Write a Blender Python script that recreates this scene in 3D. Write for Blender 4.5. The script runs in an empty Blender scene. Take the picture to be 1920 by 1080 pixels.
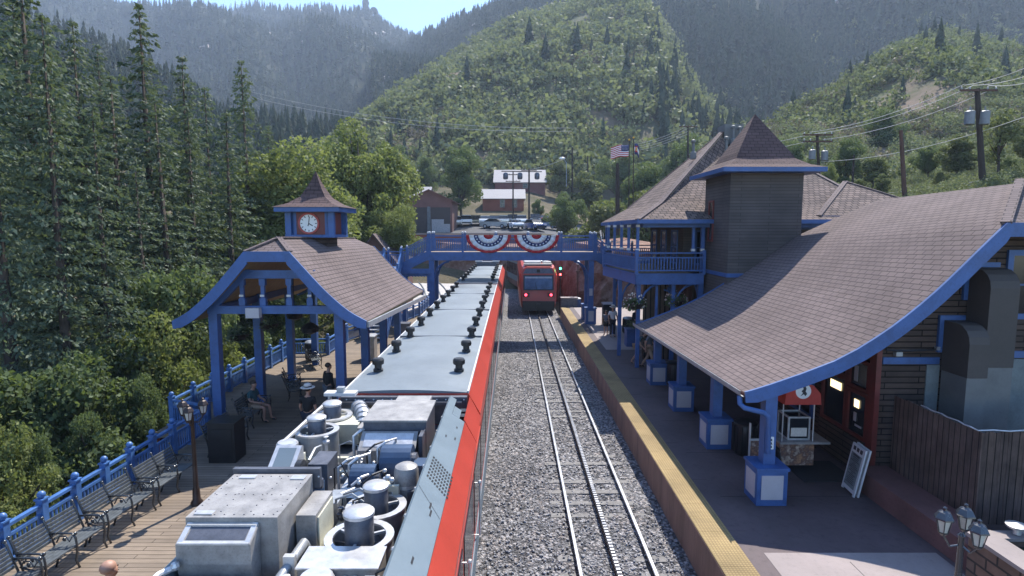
import bpy, math, random
import numpy as np
from mathutils import Vector, Matrix

random.seed(7)
RNG = np.random.default_rng(11)
C = bpy.context.scene.collection
PI = math.pi

# ------------------------------------------------------------------ camera model
F = 1080.0                       # focal length in photo pixels (1920 wide)
PITCH = math.atan(112 / F)
H = 6.85                         # camera height above rail top
CP, SP = math.cos(PITCH), math.sin(PITCH)

def at(u, v, Y):
    """point on the photo ray u,v at distance Y along the track"""
    x = (u - 960) / F; y = (540 - v) / F
    t = Y / (CP + y * SP)
    return Vector((x * t, Y, H + (-SP + y * CP) * t))

def on(u, v, z):
    x = (u - 960) / F; y = (540 - v) / F
    t = (z - H) / (-SP + y * CP)
    return Vector((x * t, (CP + y * SP) * t, z))

sc = bpy.context.scene
cam = bpy.data.cameras.new("camera"); co = bpy.data.objects.new("camera", cam); C.objects.link(co)
co.location = (0, 0, H); co.rotation_euler = (PI / 2 - PITCH, 0, 0)
cam.sensor_width = 36; cam.lens = 36 * F / 1920; cam.clip_start = 0.1; cam.clip_end = 6000
sc.camera = co

# sun: shadows fall towards the camera and slightly left
SX, SY = 0.29, 0.66
ELEV = math.atan(1 / math.hypot(SX, SY)); AZ = math.atan2(SX, SY)     # AZ right of +Y
w = bpy.data.worlds.new("World"); sc.world = w; w.use_nodes = True
nt = w.node_tree; bg = nt.nodes["Background"]
sky = nt.nodes.new("ShaderNodeTexSky"); sky.sky_type = 'NISHITA'; sky.sun_disc = False
sky.sun_elevation = ELEV; sky.sun_rotation = AZ; sky.altitude = 2000; sky.air_density = 1.0; sky.dust_density = 0.0; sky.ozone_density = 5.0
nt.links.new(sky.outputs[0], bg.inputs[0]); bg.inputs[1].default_value = 0.14
sl = bpy.data.lights.new("sun", 'SUN'); so = bpy.data.objects.new("sun", sl); C.objects.link(so)
sl.energy = 3.5; sl.angle = math.radians(0.5); sl.color = (1.0, 0.95, 0.87)
so.rotation_euler = Vector((-SX, -SY, -1)).to_track_quat('-Z', 'Y').to_euler()
so.location = (60, 180, 290)
sc.view_settings.view_transform = 'Standard'; sc.view_settings.look = 'None'
sc.view_settings.exposure = 1.5; sc.view_settings.gamma = 1
sc.render.engine = 'CYCLES'
cy = sc.cycles
cy.use_denoising = True; cy.max_bounces = 6; cy.diffuse_bounces = 3; cy.glossy_bounces = 3
cy.transmission_bounces = 4; cy.volume_bounces = 0; cy.transparent_max_bounces = 6
cy.sample_clamp_indirect = 6; cy.caustics_reflective = False; cy.caustics_refractive = False

# ------------------------------------------------------------------ materials
MATS = {}
def _new(name):
    m = bpy.data.materials.new(name); m.use_nodes = True
    n = m.node_tree.nodes; l = m.node_tree.links
    MATS[name] = m
    return m, n, l, n["Principled BSDF"]

def _mixc(n, l, fac, a, b):
    x = n.new("ShaderNodeMix"); x.data_type = 'RGBA'
    if isinstance(fac, (int, float)): x.inputs[0].default_value = fac
    else: l.new(fac, x.inputs[0])
    for v, i in ((a, 6), (b, 7)):
        if isinstance(v, tuple): x.inputs[i].default_value = (*v, 1) if len(v) == 3 else v
        else: l.new(v, x.inputs[i])
    return x.outputs[2]

def _noise(n, l, scale, detail=4, vec=None, rough=0.6):
    t = n.new("ShaderNodeTexNoise"); t.inputs["Scale"].default_value = scale
    t.inputs["Detail"].default_value = detail; t.inputs["Roughness"].default_value = rough
    if vec is not None: l.new(vec, t.inputs["Vector"])
    return t

def _ramp(n, l, fac, stops):
    r = n.new("ShaderNodeValToRGB"); e = r.color_ramp.elements
    while len(e) < len(stops): e.new(0.5)
    for k, (p, c) in enumerate(stops):
        e[k].position = p; e[k].color = (*c, 1) if len(c) == 3 else c
    l.new(fac, r.inputs[0]); return r.outputs[0]

def _bump(n, l, bs, height, strength=0.5, dist=0.02):
    b = n.new("ShaderNodeBump"); b.inputs["Strength"].default_value = strength; b.inputs["Distance"].default_value = dist
    l.new(height, b.inputs["Height"]); l.new(b.outputs[0], bs.inputs["Normal"]); return b

def _coord(n, kind="Object"):
    return n.new("ShaderNodeTexCoord").outputs[kind]

def sc3(c, k): return tuple(min(1.0, x * k) for x in c)

def plain(name, col, rough=0.55, metal=0.0, var=0.18, scale=3.0, bump=0.0, bscale=40, spec=0.5, streak=False):
    """paint / metal / plastic with worn, uneven tone"""
    m, n, l, b = _new(name)
    g = n.new("ShaderNodeNewGeometry").outputs["Position"]
    if streak:
        mp = n.new("ShaderNodeMapping"); mp.inputs["Scale"].default_value = (1, 1, 0.15); l.new(g, mp.inputs[0]); g = mp.outputs[0]
    t = _noise(n, l, scale, 5, g)
    c = _ramp(n, l, t.outputs[0], [(0.3, sc3(col, 1 - var)), (0.5, col), (0.72, sc3(col, 1 + var))])
    t2 = _noise(n, l, scale * 7.3 + 2, 6, g, 0.75)
    gm = _ramp(n, l, t2.outputs[0], [(0.30, (1 - 1.1 * min(var, 0.4),) * 3), (0.46, (1.0,) * 3), (0.75, (1.0 + 0.35 * var,) * 3)])
    mu = n.new("ShaderNodeMix"); mu.data_type = 'RGBA'; mu.blend_type = 'MULTIPLY'; mu.inputs[0].default_value = 1
    l.new(c, mu.inputs[6]); l.new(gm, mu.inputs[7])
    l.new(mu.outputs[2], b.inputs["Base Color"])
    rr = n.new("ShaderNodeMapRange"); l.new(t.outputs[0], rr.inputs[0])
    rr.inputs[3].default_value = max(0.03, rough - 0.1); rr.inputs[4].default_value = min(1, rough + 0.1)
    l.new(rr.outputs[0], b.inputs["Roughness"])
    b.inputs["Metallic"].default_value = metal; b.inputs["Specular IOR Level"].default_value = spec
    if bump: _bump(n, l, b, _noise(n, l, bscale, 3, g).outputs[0], bump, 0.01)
    return m

def rows(name, c1, c2, mortar, bw, rh, ms, rough=0.8, bump=0.5, swap=False, offset=0.5, dirt=0.25, dist=0.015, noise=1.2, squash=1.0, grain=0.0):
    """boards, shingles, bricks: brick texture on the metric UVs"""
    m, n, l, b = _new(name)
    uv = n.new("ShaderNodeUVMap").outputs[0]
    vec = uv
    if swap:
        mp = n.new("ShaderNodeMapping"); mp.inputs["Rotation"].default_value = (0, 0, PI / 2); l.new(uv, mp.inputs[0]); vec = mp.outputs[0]
    t = n.new("ShaderNodeTexBrick"); l.new(vec, t.inputs["Vector"])
    t.inputs["Scale"].default_value = 1; t.inputs["Brick Width"].default_value = bw; t.inputs["Row Height"].default_value = rh
    t.inputs["Mortar Size"].default_value = ms; t.inputs["Mortar Smooth"].default_value = 0.2; t.inputs["Bias"].default_value = 0.0
    t.offset = offset
    t.inputs["Color1"].default_value = (*c1, 1); t.inputs["Color2"].default_value = (*c2, 1); t.inputs["Mortar"].default_value = (*mortar, 1)
    pos = n.new("ShaderNodeNewGeometry").outputs["Position"]
    nz = _noise(n, l, noise, 6, pos)
    dk = _ramp(n, l, nz.outputs[0], [(0.3, (1 - dirt,) * 3), (0.7, (1 + 0,) * 3)])
    mu = n.new("ShaderNodeMix"); mu.data_type = 'RGBA'; mu.blend_type = 'MULTIPLY'; mu.inputs[0].default_value = 1
    l.new(t.outputs[0], mu.inputs[6]); l.new(dk, mu.inputs[7])
    out = mu.outputs[2]
    if grain:
        mp2 = n.new("ShaderNodeMapping"); mp2.inputs["Scale"].default_value = (2, 60, 1) if not swap else (60, 2, 1); l.new(uv, mp2.inputs[0])
        gz = _noise(n, l, 1.0, 4, mp2.outputs[0])
        gd = _ramp(n, l, gz.outputs[0], [(0.3, (1 - grain,) * 3), (0.7, (1.0,) * 3)])
        m2 = n.new("ShaderNodeMix"); m2.data_type = 'RGBA'; m2.blend_type = 'MULTIPLY'; m2.inputs[0].default_value = 1
        l.new(out, m2.inputs[6]); l.new(gd, m2.inputs[7]); out = m2.outputs[2]
    l.new(out, b.inputs["Base Color"]); b.inputs["Roughness"].default_value = rough
    b.inputs["Specular IOR Level"].default_value = 0.25
    inv = n.new("ShaderNodeMath"); inv.operation = 'SUBTRACT'; inv.inputs[0].default_value = 1; l.new(t.outputs["Fac"], inv.inputs[1])
    _bump(n, l, b, inv.outputs[0], bump, dist)
    return m

def leafmat(name, dark, light, trans=0.35, spec=0.2):
    m, n, l, b = _new(name)
    g = n.new("ShaderNodeNewGeometry")
    oi = n.new("ShaderNodeObjectInfo")
    nz = _noise(n, l, 0.55, 3, g.outputs["Position"])
    ad = n.new("ShaderNodeMath"); ad.operation = 'MULTIPLY_ADD'; l.new(g.outputs["Random Per Island"], ad.inputs[0]); ad.inputs[1].default_value = 0.55
    l.new(nz.outputs[0], ad.inputs[2])
    ad2 = n.new("ShaderNodeMath"); ad2.operation = 'MULTIPLY_ADD'; l.new(oi.outputs["Random"], ad2.inputs[0]); ad2.inputs[1].default_value = 0.25
    l.new(ad.outputs[0], ad2.inputs[2])
    c = _ramp(n, l, ad2.outputs[0], [(0.45, dark), (1.05 if False else 0.98, light)])
    l.new(c, b.inputs["Base Color"]); b.inputs["Roughness"].default_value = 0.6; b.inputs["Specular IOR Level"].default_value = spec
    tr = n.new("ShaderNodeBsdfTranslucent")
    cc = _mixc(n, l, 0.35, c, (0.25, 0.32, 0.03)); l.new(cc, tr.inputs[0])
    mx = n.new("ShaderNodeMixShader"); mx.inputs[0].default_value = trans
    l.new(b.outputs[0], mx.inputs[1]); l.new(tr.outputs[0], mx.inputs[2])
    l.new(mx.outputs[0], n["Material Output"].inputs[0])
    return m

def gravelmat(name, dark, mid, light, scale=16):
    m, n, l, b = _new(name)
    p = n.new("ShaderNodeNewGeometry").outputs["Position"]
    v = n.new("ShaderNodeTexVoronoi"); v.inputs["Scale"].default_value = scale; l.new(p, v.inputs["Vector"])
    v2 = n.new("ShaderNodeTexVoronoi"); v2.inputs["Scale"].default_value = scale * 1.9; l.new(p, v2.inputs["Vector"])
    bw = n.new("ShaderNodeRGBToBW"); l.new(v.outputs["Color"], bw.inputs[0])
    c = _ramp(n, l, bw.outputs[0], [(0.15, dark), (0.5, mid), (0.85, light)])
    edge = _ramp(n, l, v.outputs["Distance"], [(0.35, (1, 1, 1)), (0.75, (0.35, 0.35, 0.36))])
    mu = n.new("ShaderNodeMix"); mu.data_type = 'RGBA'; mu.blend_type = 'MULTIPLY'; mu.inputs[0].default_value = 1
    l.new(c, mu.inputs[6]); l.new(edge, mu.inputs[7])
    nz = _noise(n, l, 0.35, 5, p)
    dk = _ramp(n, l, nz.outputs[0], [(0.3, (0.72, 0.7, 0.7)), (0.65, (1.05, 1.05, 1.05))])
    m2 = n.new("ShaderNodeMix"); m2.data_type = 'RGBA'; m2.blend_type = 'MULTIPLY'; m2.inputs[0].default_value = 1
    l.new(mu.outputs[2], m2.inputs[6]); l.new(dk, m2.inputs[7])
    sp = n.new("ShaderNodeSeparateColor"); l.new(v.outputs["Color"], sp.inputs[0])
    bf = _ramp(n, l, sp.outputs[1], [(0.78, (0, 0, 0)), (0.86, (0.4, 0.4, 0.4))])
    bw2 = n.new("ShaderNodeRGBToBW"); l.new(bf, bw2.inputs[0])
    br_ = _mixc(n, l, bw2.outputs[0], m2.outputs[2], (0.21, 0.155, 0.115))
    l.new(br_, b.inputs["Base Color"]); b.inputs["Roughness"].default_value = 0.85
    ad = n.new("ShaderNodeMath"); ad.operation = 'ADD'; l.new(v.outputs["Distance"], ad.inputs[0]); l.new(v2.outputs["Distance"], ad.inputs[1])
    inv = n.new("ShaderNodeMath"); inv.operation = 'SUBTRACT'; inv.inputs[0].default_value = 1; l.new(ad.outputs[0], inv.inputs[1])
    _bump(n, l, b, inv.outputs[0], 1.0, 0.06)
    return m

def groundmat(name, cols, scale=0.05, bump=0.6, rough=0.95, fine=3.0):
    m, n, l, b = _new(name)
    p = n.new("ShaderNodeNewGeometry").outputs["Position"]
    t = _noise(n, l, scale, 8, p, 0.65); t2 = _noise(n, l, fine, 5, p, 0.7)
    ad = n.new("ShaderNodeMath"); ad.operation = 'MULTIPLY_ADD'; l.new(t2.outputs[0], ad.inputs[0]); ad.inputs[1].default_value = 0.45
    l.new(t.outputs[0], ad.inputs[2])
    k = len(cols); c = _ramp(n, l, ad.outputs[0], [(0.42 + 0.6 * i / (k - 1), cc) for i, cc in enumerate(cols)])
    l.new(c, b.inputs["Base Color"]); b.inputs["Roughness"].default_value = rough; b.inputs["Specular IOR Level"].default_value = 0.15
    _bump(n, l, b, t2.outputs[0], bump, 0.3)
    return m

def emis(name, col, strength, base=(0.3, 0.3, 0.3)):
    m, n, l, b = _new(name)
    b.inputs["Base Color"].default_value = (*base, 1)
    b.inputs["Emission Color"].default_value = (*col, 1); b.inputs["Emission Strength"].default_value = strength
    return m

M = {}
M['blue'] = plain('blue_paint', (0.037, 0.093, 0.25), 0.5, var=0.22, scale=2.5, bump=0.12, bscale=30)
M['blue2'] = plain('sunlit_blue_paint', (0.065, 0.155, 0.36), 0.4, var=0.25, scale=4, bump=0.1)  # lighter copy of the blue: sun on the railings is put into the colour
M['red'] = plain('red_paint', (0.46, 0.055, 0.034), 0.35, var=0.10, scale=1.2)
M['darkred'] = plain('dark_red_paint', (0.13, 0.022, 0.018), 0.5, var=0.25)
M['roofgrey'] = plain('grey_roof_paint', (0.16, 0.185, 0.20), 0.5, var=0.14, scale=0.9)
M['panelgrey'] = plain('blue_grey_panel', (0.135, 0.175, 0.20), 0.42, var=0.06, scale=2)
M['steel'] = plain('brushed_steel', (0.30, 0.285, 0.27), 0.5, metal=0.25, var=0.28, scale=5, bump=0.05)
M['alu'] = plain('bright_aluminium', (0.58, 0.57, 0.56), 0.35, metal=0.5, var=0.15, scale=8)
M['darksteel'] = plain('dark_steel', (0.105, 0.11, 0.13), 0.45, metal=0.3, var=0.3, scale=6)
M['navy'] = plain('navy_housing', (0.035, 0.065, 0.12), 0.38, var=0.2, scale=4)
M['cream'] = plain('cream_frame_paint', (0.55, 0.53, 0.42), 0.5, var=0.15, scale=6)
M['white'] = plain('white_paint', (0.54, 0.53, 0.52), 0.5, var=0.08, scale=3)
M['black'] = plain('black_paint', (0.014, 0.014, 0.016), 0.4, var=0.35, scale=6)
M['rubber'] = plain('black_rubber', (0.02, 0.02, 0.022), 0.8, var=0.3)
M['bronze'] = plain('dark_bronze', (0.045, 0.03, 0.025), 0.45, metal=0.4, var=0.3)
M['rail'] = plain('worn_rail_steel', (0.55, 0.55, 0.56), 0.35, metal=0.7, var=0.12, scale=2)
M['railside'] = plain('rusty_rail_side', (0.05, 0.04, 0.036), 0.8, var=0.35, scale=9)
M['tie'] = plain('weathered_sleeper', (0.19, 0.18, 0.17), 0.9, var=0.35, scale=7, bump=0.4)
M['tan'] = plain('tan_soffit_wood', (0.33, 0.23, 0.13), 0.7, var=0.2, scale=4)
M['galv'] = plain('galvanised_steel', (0.32, 0.335, 0.35), 0.45, metal=0.4, var=0.2, scale=6)
M['can'] = plain('grey_transformer_paint', (0.17, 0.18, 0.19), 0.5, var=0.15, scale=4)
M['pole'] = plain('creosoted_pole', (0.035, 0.024, 0.018), 0.85, var=0.35, scale=3, streak=True)
M['redpole'] = plain('brown_pole_wood', (0.09, 0.045, 0.03), 0.85, var=0.3, scale=3, streak=True)
M['bark'] = plain('bark', (0.06, 0.045, 0.035), 0.95, var=0.4, scale=5, bump=0.8, bscale=12)
M['wire'] = plain('weathered_cable', (0.35, 0.35, 0.34), 0.5, var=0.1)
M['concrete'] = plain('concrete', (0.40, 0.37, 0.34), 0.85, var=0.18, scale=1.5, bump=0.2)
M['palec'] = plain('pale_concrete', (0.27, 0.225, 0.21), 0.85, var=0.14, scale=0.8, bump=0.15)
M['walk'] = plain('shaded_brown_concrete', (0.082, 0.058, 0.060), 0.75, var=0.3, scale=0.7, bump=0.12)  # platform tone darkened for the roof shade; sunlit areas get paler sheets
M['walkside'] = plain('stained_platform_face', (0.26, 0.16, 0.115), 0.85, var=0.3, scale=1.6, bump=0.3, bscale=10, streak=True)
M['lowwall'] = plain('red_brown_stucco', (0.15, 0.068, 0.06), 0.9, var=0.25, scale=1.5, bump=0.4, bscale=14)
M['duct'] = plain('brown_painted_duct', (0.06, 0.05, 0.045), 0.7, var=0.15, scale=2)
M['duct2'] = plain('grey_painted_duct', (0.14, 0.14, 0.135), 0.7, var=0.15, scale=2)
M['stucco'] = plain('grey_stucco', (0.15, 0.17, 0.17), 0.9, var=0.25, scale=2.5, bump=0.4, bscale=12)
M['asphalt'] = plain('asphalt', (0.07, 0.07, 0.075), 0.9, var=0.25, scale=0.3, bump=0.3, bscale=30)
M['tin'] = plain('pale_metal_roof', (0.27, 0.255, 0.255), 0.75, metal=0.0, var=0.12, scale=0.4)
M['skin'] = plain('skin', (0.40, 0.22, 0.15), 0.55, var=0.08, scale=6)
M['hair'] = plain('dark_hair', (0.03, 0.02, 0.015), 0.6, var=0.3)
M['hairgrey'] = plain('grey_hair', (0.35, 0.33, 0.31), 0.6, var=0.2)
M['straw'] = plain('pale_straw_hat', (0.60, 0.55, 0.48), 0.8, var=0.12, scale=20)
M['clothnavy'] = plain('navy_cloth', (0.016, 0.02, 0.035), 0.9, var=0.25)
M['clothwhite'] = plain('white_cloth', (0.62, 0.62, 0.62), 0.9, var=0.1)
M['clothgrey'] = plain('grey_cloth', (0.10, 0.11, 0.13), 0.9, var=0.2)
M['clothtan'] = plain('tan_cloth', (0.33, 0.23, 0.15), 0.9, var=0.15)
M['clothteal'] = plain('teal_cloth', (0.03, 0.08, 0.09), 0.9, var=0.2)
M['clothred'] = plain('red_awning_cloth', (0.42, 0.05, 0.035), 0.8, var=0.15)
M['clothblack'] = plain('black_cloth', (0.012, 0.012, 0.014), 0.9, var=0.2)
M['sheet'] = plain('pale_panel', (0.42, 0.40, 0.42), 0.6, var=0.06, scale=2)
M['flagred'] = plain('flag_red', (0.42, 0.025, 0.03), 0.8, var=0.12)
M['flagwhite'] = plain('flag_white', (0.70, 0.70, 0.70), 0.8, var=0.06)
M['flagblue'] = plain('flag_navy', (0.02, 0.03, 0.11), 0.8, var=0.15)
M['gold'] = plain('flag_gold', (0.65, 0.38, 0.04), 0.8, var=0.1)
M['glass'] = plain('dark_glass', (0.012, 0.015, 0.02), 0.12, var=0.1, spec=0.4)
M['lampglass'] = plain('frosted_lamp_glass', (0.55, 0.54, 0.48), 0.3, var=0.1)
M['clockwhite'] = plain('clock_white', (0.72, 0.72, 0.70), 0.4, var=0.05)
M['clockred'] = plain('clock_red_ring', (0.36, 0.05, 0.04), 0.5, var=0.15)
M['paperink'] = plain('printed_ink', (0.03, 0.03, 0.035), 0.7, var=0.1)
M['carblack'] = plain('black_car_paint', (0.015, 0.016, 0.02), 0.15, var=0.1, spec=0.8)
M['carwhite'] = plain('white_car_paint', (0.80, 0.81, 0.82), 0.2, var=0.05, spec=0.7)
M['carsilver'] = plain('silver_car_paint', (0.40, 0.42, 0.44), 0.22, metal=0.5, var=0.08)
M['carred'] = plain('red_car_paint', (0.35, 0.03, 0.03), 0.2, var=0.08, spec=0.7)
M['carblue'] = plain('blue_car_paint', (0.03, 0.07, 0.22), 0.2, var=0.08, spec=0.7)
M['barn'] = plain('brown_barn_paint', (0.17, 0.085, 0.07), 0.8, var=0.15, scale=1)
M['barnred'] = plain('rust_red_wall', (0.24, 0.075, 0.045), 0.85, var=0.2, scale=0.8)
M['boulder'] = plain('pale_granite', (0.42, 0.36, 0.33), 0.9, var=0.25, scale=0.6, bump=0.6, bscale=2)
M['shingle'] = rows('brown_asphalt_shingle', (0.195, 0.148, 0.138), (0.168, 0.127, 0.12), (0.07, 0.054, 0.05), 0.31, 0.155, 0.012, 0.9, 0.8, dirt=0.32, dist=0.02, noise=0.5)
M['capshingle'] = rows('shaded_cap_shingle', (0.135, 0.085, 0.08), (0.11, 0.07, 0.066), (0.05, 0.034, 0.032), 0.3, 0.15, 0.012, 0.9, 0.8, dirt=0.35, dist=0.02, noise=0.8)  # darker copy of the roof shingle: shade on the caps painted in
M['shake'] = rows('weathered_cedar_shake', (0.23, 0.165, 0.14), (0.13, 0.095, 0.085), (0.03, 0.022, 0.02), 0.28, 0.24, 0.02, 0.9, 1.0, dirt=0.35, dist=0.03, noise=0.9)
M['siding'] = rows('dark_brown_siding', (0.125, 0.085, 0.068), (0.085, 0.062, 0.053), (0.016, 0.012, 0.011), 1.6, 0.14, 0.014, 0.85, 0.9, dirt=0.4, dist=0.03, noise=1.6, grain=0.3)
M['siding2'] = rows('grey_brown_siding', (0.118, 0.1, 0.092), (0.095, 0.083, 0.078), (0.05, 0.043, 0.04), 2.2, 0.12, 0.008, 0.8, 0.6, dirt=0.3, dist=0.02, noise=0.8)
M['deckwood'] = rows('weathered_deck_boards', (0.32, 0.25, 0.185), (0.235, 0.185, 0.14), (0.06, 0.045, 0.035), 4.8, 0.14, 0.008, 0.8, 0.5, dirt=0.25, dist=0.01, noise=1.0, grain=0.35)
M['fencewood'] = rows('brown_fence_boards', (0.20, 0.135, 0.11), (0.15, 0.105, 0.09), (0.02, 0.015, 0.013), 3.2, 0.15, 0.010, 0.9, 0.8, swap=True, offset=0.3, dirt=0.5, dist=0.02, noise=2.0, grain=0.45)
M['boardwall'] = rows('vertical_brown_boards', (0.20, 0.14, 0.10), (0.12, 0.085, 0.065), (0.02, 0.015, 0.012), 5, 0.22, 0.03, 0.9, 0.8, swap=True, dirt=0.4, noise=1.5, grain=0.4)
M['stone'] = rows('brown_block_stone', (0.24, 0.15, 0.11), (0.16, 0.11, 0.085), (0.06, 0.05, 0.045), 0.42, 0.2, 0.02, 0.9, 1.0, dirt=0.4, dist=0.04, noise=3)
M['tactile'] = rows('yellow_tactile_tile', (0.44, 0.31, 0.135), (0.41, 0.29, 0.12), (0.28, 0.195, 0.085), 0.06, 0.06, 0.012, 0.7, 0.7, offset=0.0, dirt=0.42, dist=0.01, noise=0.9)
M['gravel'] = gravelmat('grey_ballast', (0.07, 0.07, 0.075), (0.27, 0.265, 0.27), (0.62, 0.60, 0.60), 13)
M['rockcut'] = groundmat('red_rock', [(0.085, 0.042, 0.032), (0.19, 0.10, 0.072), (0.30, 0.20, 0.155), (0.20, 0.13, 0.10)], 0.5, 0.9, fine=2.2)
M['soil'] = groundmat('valley_soil', [(0.045, 0.05, 0.022), (0.10, 0.085, 0.05), (0.20, 0.155, 0.11)], 0.15, 0.5)
M['hillsoil'] = groundmat('scrub_hill_soil', [(0.035, 0.05, 0.016), (0.065, 0.075, 0.03), (0.16, 0.12, 0.085), (0.24, 0.17, 0.13)], 0.03, 0.6, fine=0.5)
M['forestsoil'] = groundmat('forest_floor', [(0.014, 0.022, 0.013), (0.022, 0.032, 0.018), (0.05, 0.05, 0.038)], 0.012, 0.6, fine=0.12)
M['needle'] = leafmat('fir_needles', (0.03, 0.05, 0.036), (0.13, 0.165, 0.105), 0.28)
M['leafbright'] = leafmat('bright_leaves', (0.06, 0.085, 0.026), (0.25, 0.275, 0.10), 0.42)
M['leafmid'] = leafmat('mid_green_leaves', (0.03, 0.056, 0.028), (0.135, 0.18, 0.08), 0.38)
M['leafolive'] = leafmat('olive_leaves', (0.05, 0.068, 0.028), (0.17, 0.185, 0.085), 0.35)
M['scrub'] = leafmat('scrub_oak_leaves', (0.022, 0.036, 0.018), (0.205, 0.22, 0.12), 0.32, 0.08)
M['dryscrub'] = leafmat('dry_scrub_twigs', (0.06, 0.045, 0.036), (0.22, 0.17, 0.135), 0.2, 0.08)
M['farneedle'] = leafmat('far_conifer_needles', (0.018, 0.030, 0.022), (0.07, 0.088, 0.06), 0.1, 0.03)
M['pinklt'] = emis('lit_tail_lamp', (1.0, 0.06, 0.10), 2.0, (0.5, 0.05, 0.05))
M['greenlt'] = emis('lit_green_signal', (0.05, 1.0, 0.35), 5)
M['redlt'] = emis('lit_red_signal', (1.0, 0.05, 0.05), 5)
M['warm'] = emis('lit_shop_lamp', (1.0, 0.78, 0.42), 0.9, (0.6, 0.5, 0.4))
M['flowers'] = leafmat('flower_petals', (0.5, 0.2, 0.2), (0.8, 0.7, 0.6), 0.2)

# ------------------------------------------------------------------ mesh builder
class MB:
    def __init__(s): s.v = []; s.f = []; s.mi = []; s.uv = []
    def poly(s, pts, m=0, uv=None):
        i = len(s.v); s.v += [tuple(p) for p in pts]; s.f.append(list(range(i, i + len(pts)))); s.mi.append(m); s.uv.append(uv)
        return s
    def box(s, x0, x1, y0, y1, z0, z1, m=0, T=None):
        P = [Vector((x, y, z)) for z in (z0, z1) for y in (y0, y1) for x in (x0, x1)]
        if T is not None: P = [T @ p for p in P]
        for q in ((0, 2, 3, 1), (4, 5, 7, 6), (0, 1, 5, 4), (2, 6, 7, 3), (0, 4, 6, 2), (1, 3, 7, 5)):
            s.poly([P[k] for k in q], m)
        return s
    def cbox(s, c, size, rz=0, m=0, rx=0, ry=0):
        T = Matrix.Translation(c) @ Matrix.Rotation(rz, 4, 'Z') @ Matrix.Rotation(ry, 4, 'Y') @ Matrix.Rotation(rx, 4, 'X')
        a, b, c2 = size[0] / 2, size[1] / 2, size[2] / 2
        return s.box(-a, a, -b, b, -c2, c2, m, T)
    def beam(s, p, q, w, h, m=0, up=(0, 0, 1)):
        p = Vector(p); q = Vector(q); d = (q - p)
        if d.length < 1e-6: return s
        d.normalize(); u = Vector(up)
        if abs(d.dot(u)) > 0.99: u = Vector((0, 1, 0))
        x = d.cross(u).normalized(); z = x.cross(d)
        R = []
        for c in (p, q):
            R += [c - x * w / 2 - z * h / 2, c + x * w / 2 - z * h / 2, c + x * w / 2 + z * h / 2, c - x * w / 2 + z * h / 2]
        for k in range(4):
            j = (k + 1) % 4; s.poly([R[k], R[j], R[4 + j], R[4 + k]], m)
        s.poly([R[3], R[2], R[1], R[0]], m); s.poly(R[4:8], m)
        return s
    def path(s, pts, r, n=8, m=0, caps=True, rs=None):
        pts = [Vector(p) for p in pts]; rings = []
        x = None
        for k, p in enumerate(pts):
            d = (pts[min(k + 1, len(pts) - 1)] - pts[max(k - 1, 0)]).normalized()
            if x is None:
                a = Vector((0, 0, 1)) if abs(d.z) < 0.9 else Vector((1, 0, 0))
                x = d.cross(a).normalized()
            else:
                x = (x - d * x.dot(d)).normalized()
            y = d.cross(x); rr = r if rs is None else rs[k]
            i = len(s.v)
            s.v += [tuple(p + (x * math.cos(2 * PI * j / n) + y * math.sin(2 * PI * j / n)) * rr) for j in range(n)]
            rings.append(i)
        for a, b in zip(rings, rings[1:]):
            for j in range(n):
                k2 = (j + 1) % n; s.f.append([a + j, a + k2, b + k2, b + j]); s.mi.append(m); s.uv.append(None)
        if caps:
            s.f.append([rings[0] + j for j in reversed(range(n))]); s.mi.append(m); s.uv.append(None)
            s.f.append([rings[-1] + j for j in range(n)]); s.mi.append(m); s.uv.append(None)
        return s
    def tube(s, p, q, r, n=8, r2=None, m=0):
        return s.path([p, q], r, n, m, rs=[r, r if r2 is None else r2])
    def lathe(s, c, prof, n=12, m=0, T=None, cap=True):
        c = Vector(c); rings = []
        for r, z in prof:
            i = len(s.v)
            for j in range(n):
                p = Vector((r * math.cos(2 * PI * j / n), r * math.sin(2 * PI * j / n), z))
                if T is not None: p = T @ p
                s.v.append(tuple(c + p))
            rings.append(i)
        for a, b in zip(rings, rings[1:]):
            for j in range(n):
                k2 = (j + 1) % n; s.f.append([a + j, a + k2, b + k2, b + j]); s.mi.append(m); s.uv.append(None)
        if cap:
            if prof[0][0] > 1e-4: s.f.append([rings[0] + j for j in reversed(range(n))]); s.mi.append(m); s.uv.append(None)
            if prof[-1][0] > 1e-4: s.f.append([rings[-1] + j for j in range(n)]); s.mi.append(m); s.uv.append(None)
        return s
    def ball(s, c, r, n=10, m=0, sq=(1, 1, 1)):
        k = max(4, n // 2); T = Matrix.Diagonal((*sq, 1))
        return s.lathe(c, [(max(1e-5, r * math.sin(PI * i / k)), -r * math.cos(PI * i / k)) for i in range(k + 1)], n, m, T)
    def extr(s, poly, a0, a1, axis='y', m=0):
        """closed polygon in the plane across `axis`, extruded from a0 to a1; y: (x,z), x: (y,z), z: (x,y)"""
        def P(p, a): return {'y': (p[0], a, p[1]), 'x': (a, p[0], p[1]), 'z': (p[0], p[1], a)}[axis]
        n = len(poly)
        s.poly([P(p, a0) for p in poly], m); s.poly([P(p, a1) for p in reversed(poly)], m)
        for k in range(n):
            j = (k + 1) % n
            s.poly([P(poly[k], a0), P(poly[k], a1), P(poly[j], a1), P(poly[j], a0)], m)
        return s
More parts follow.
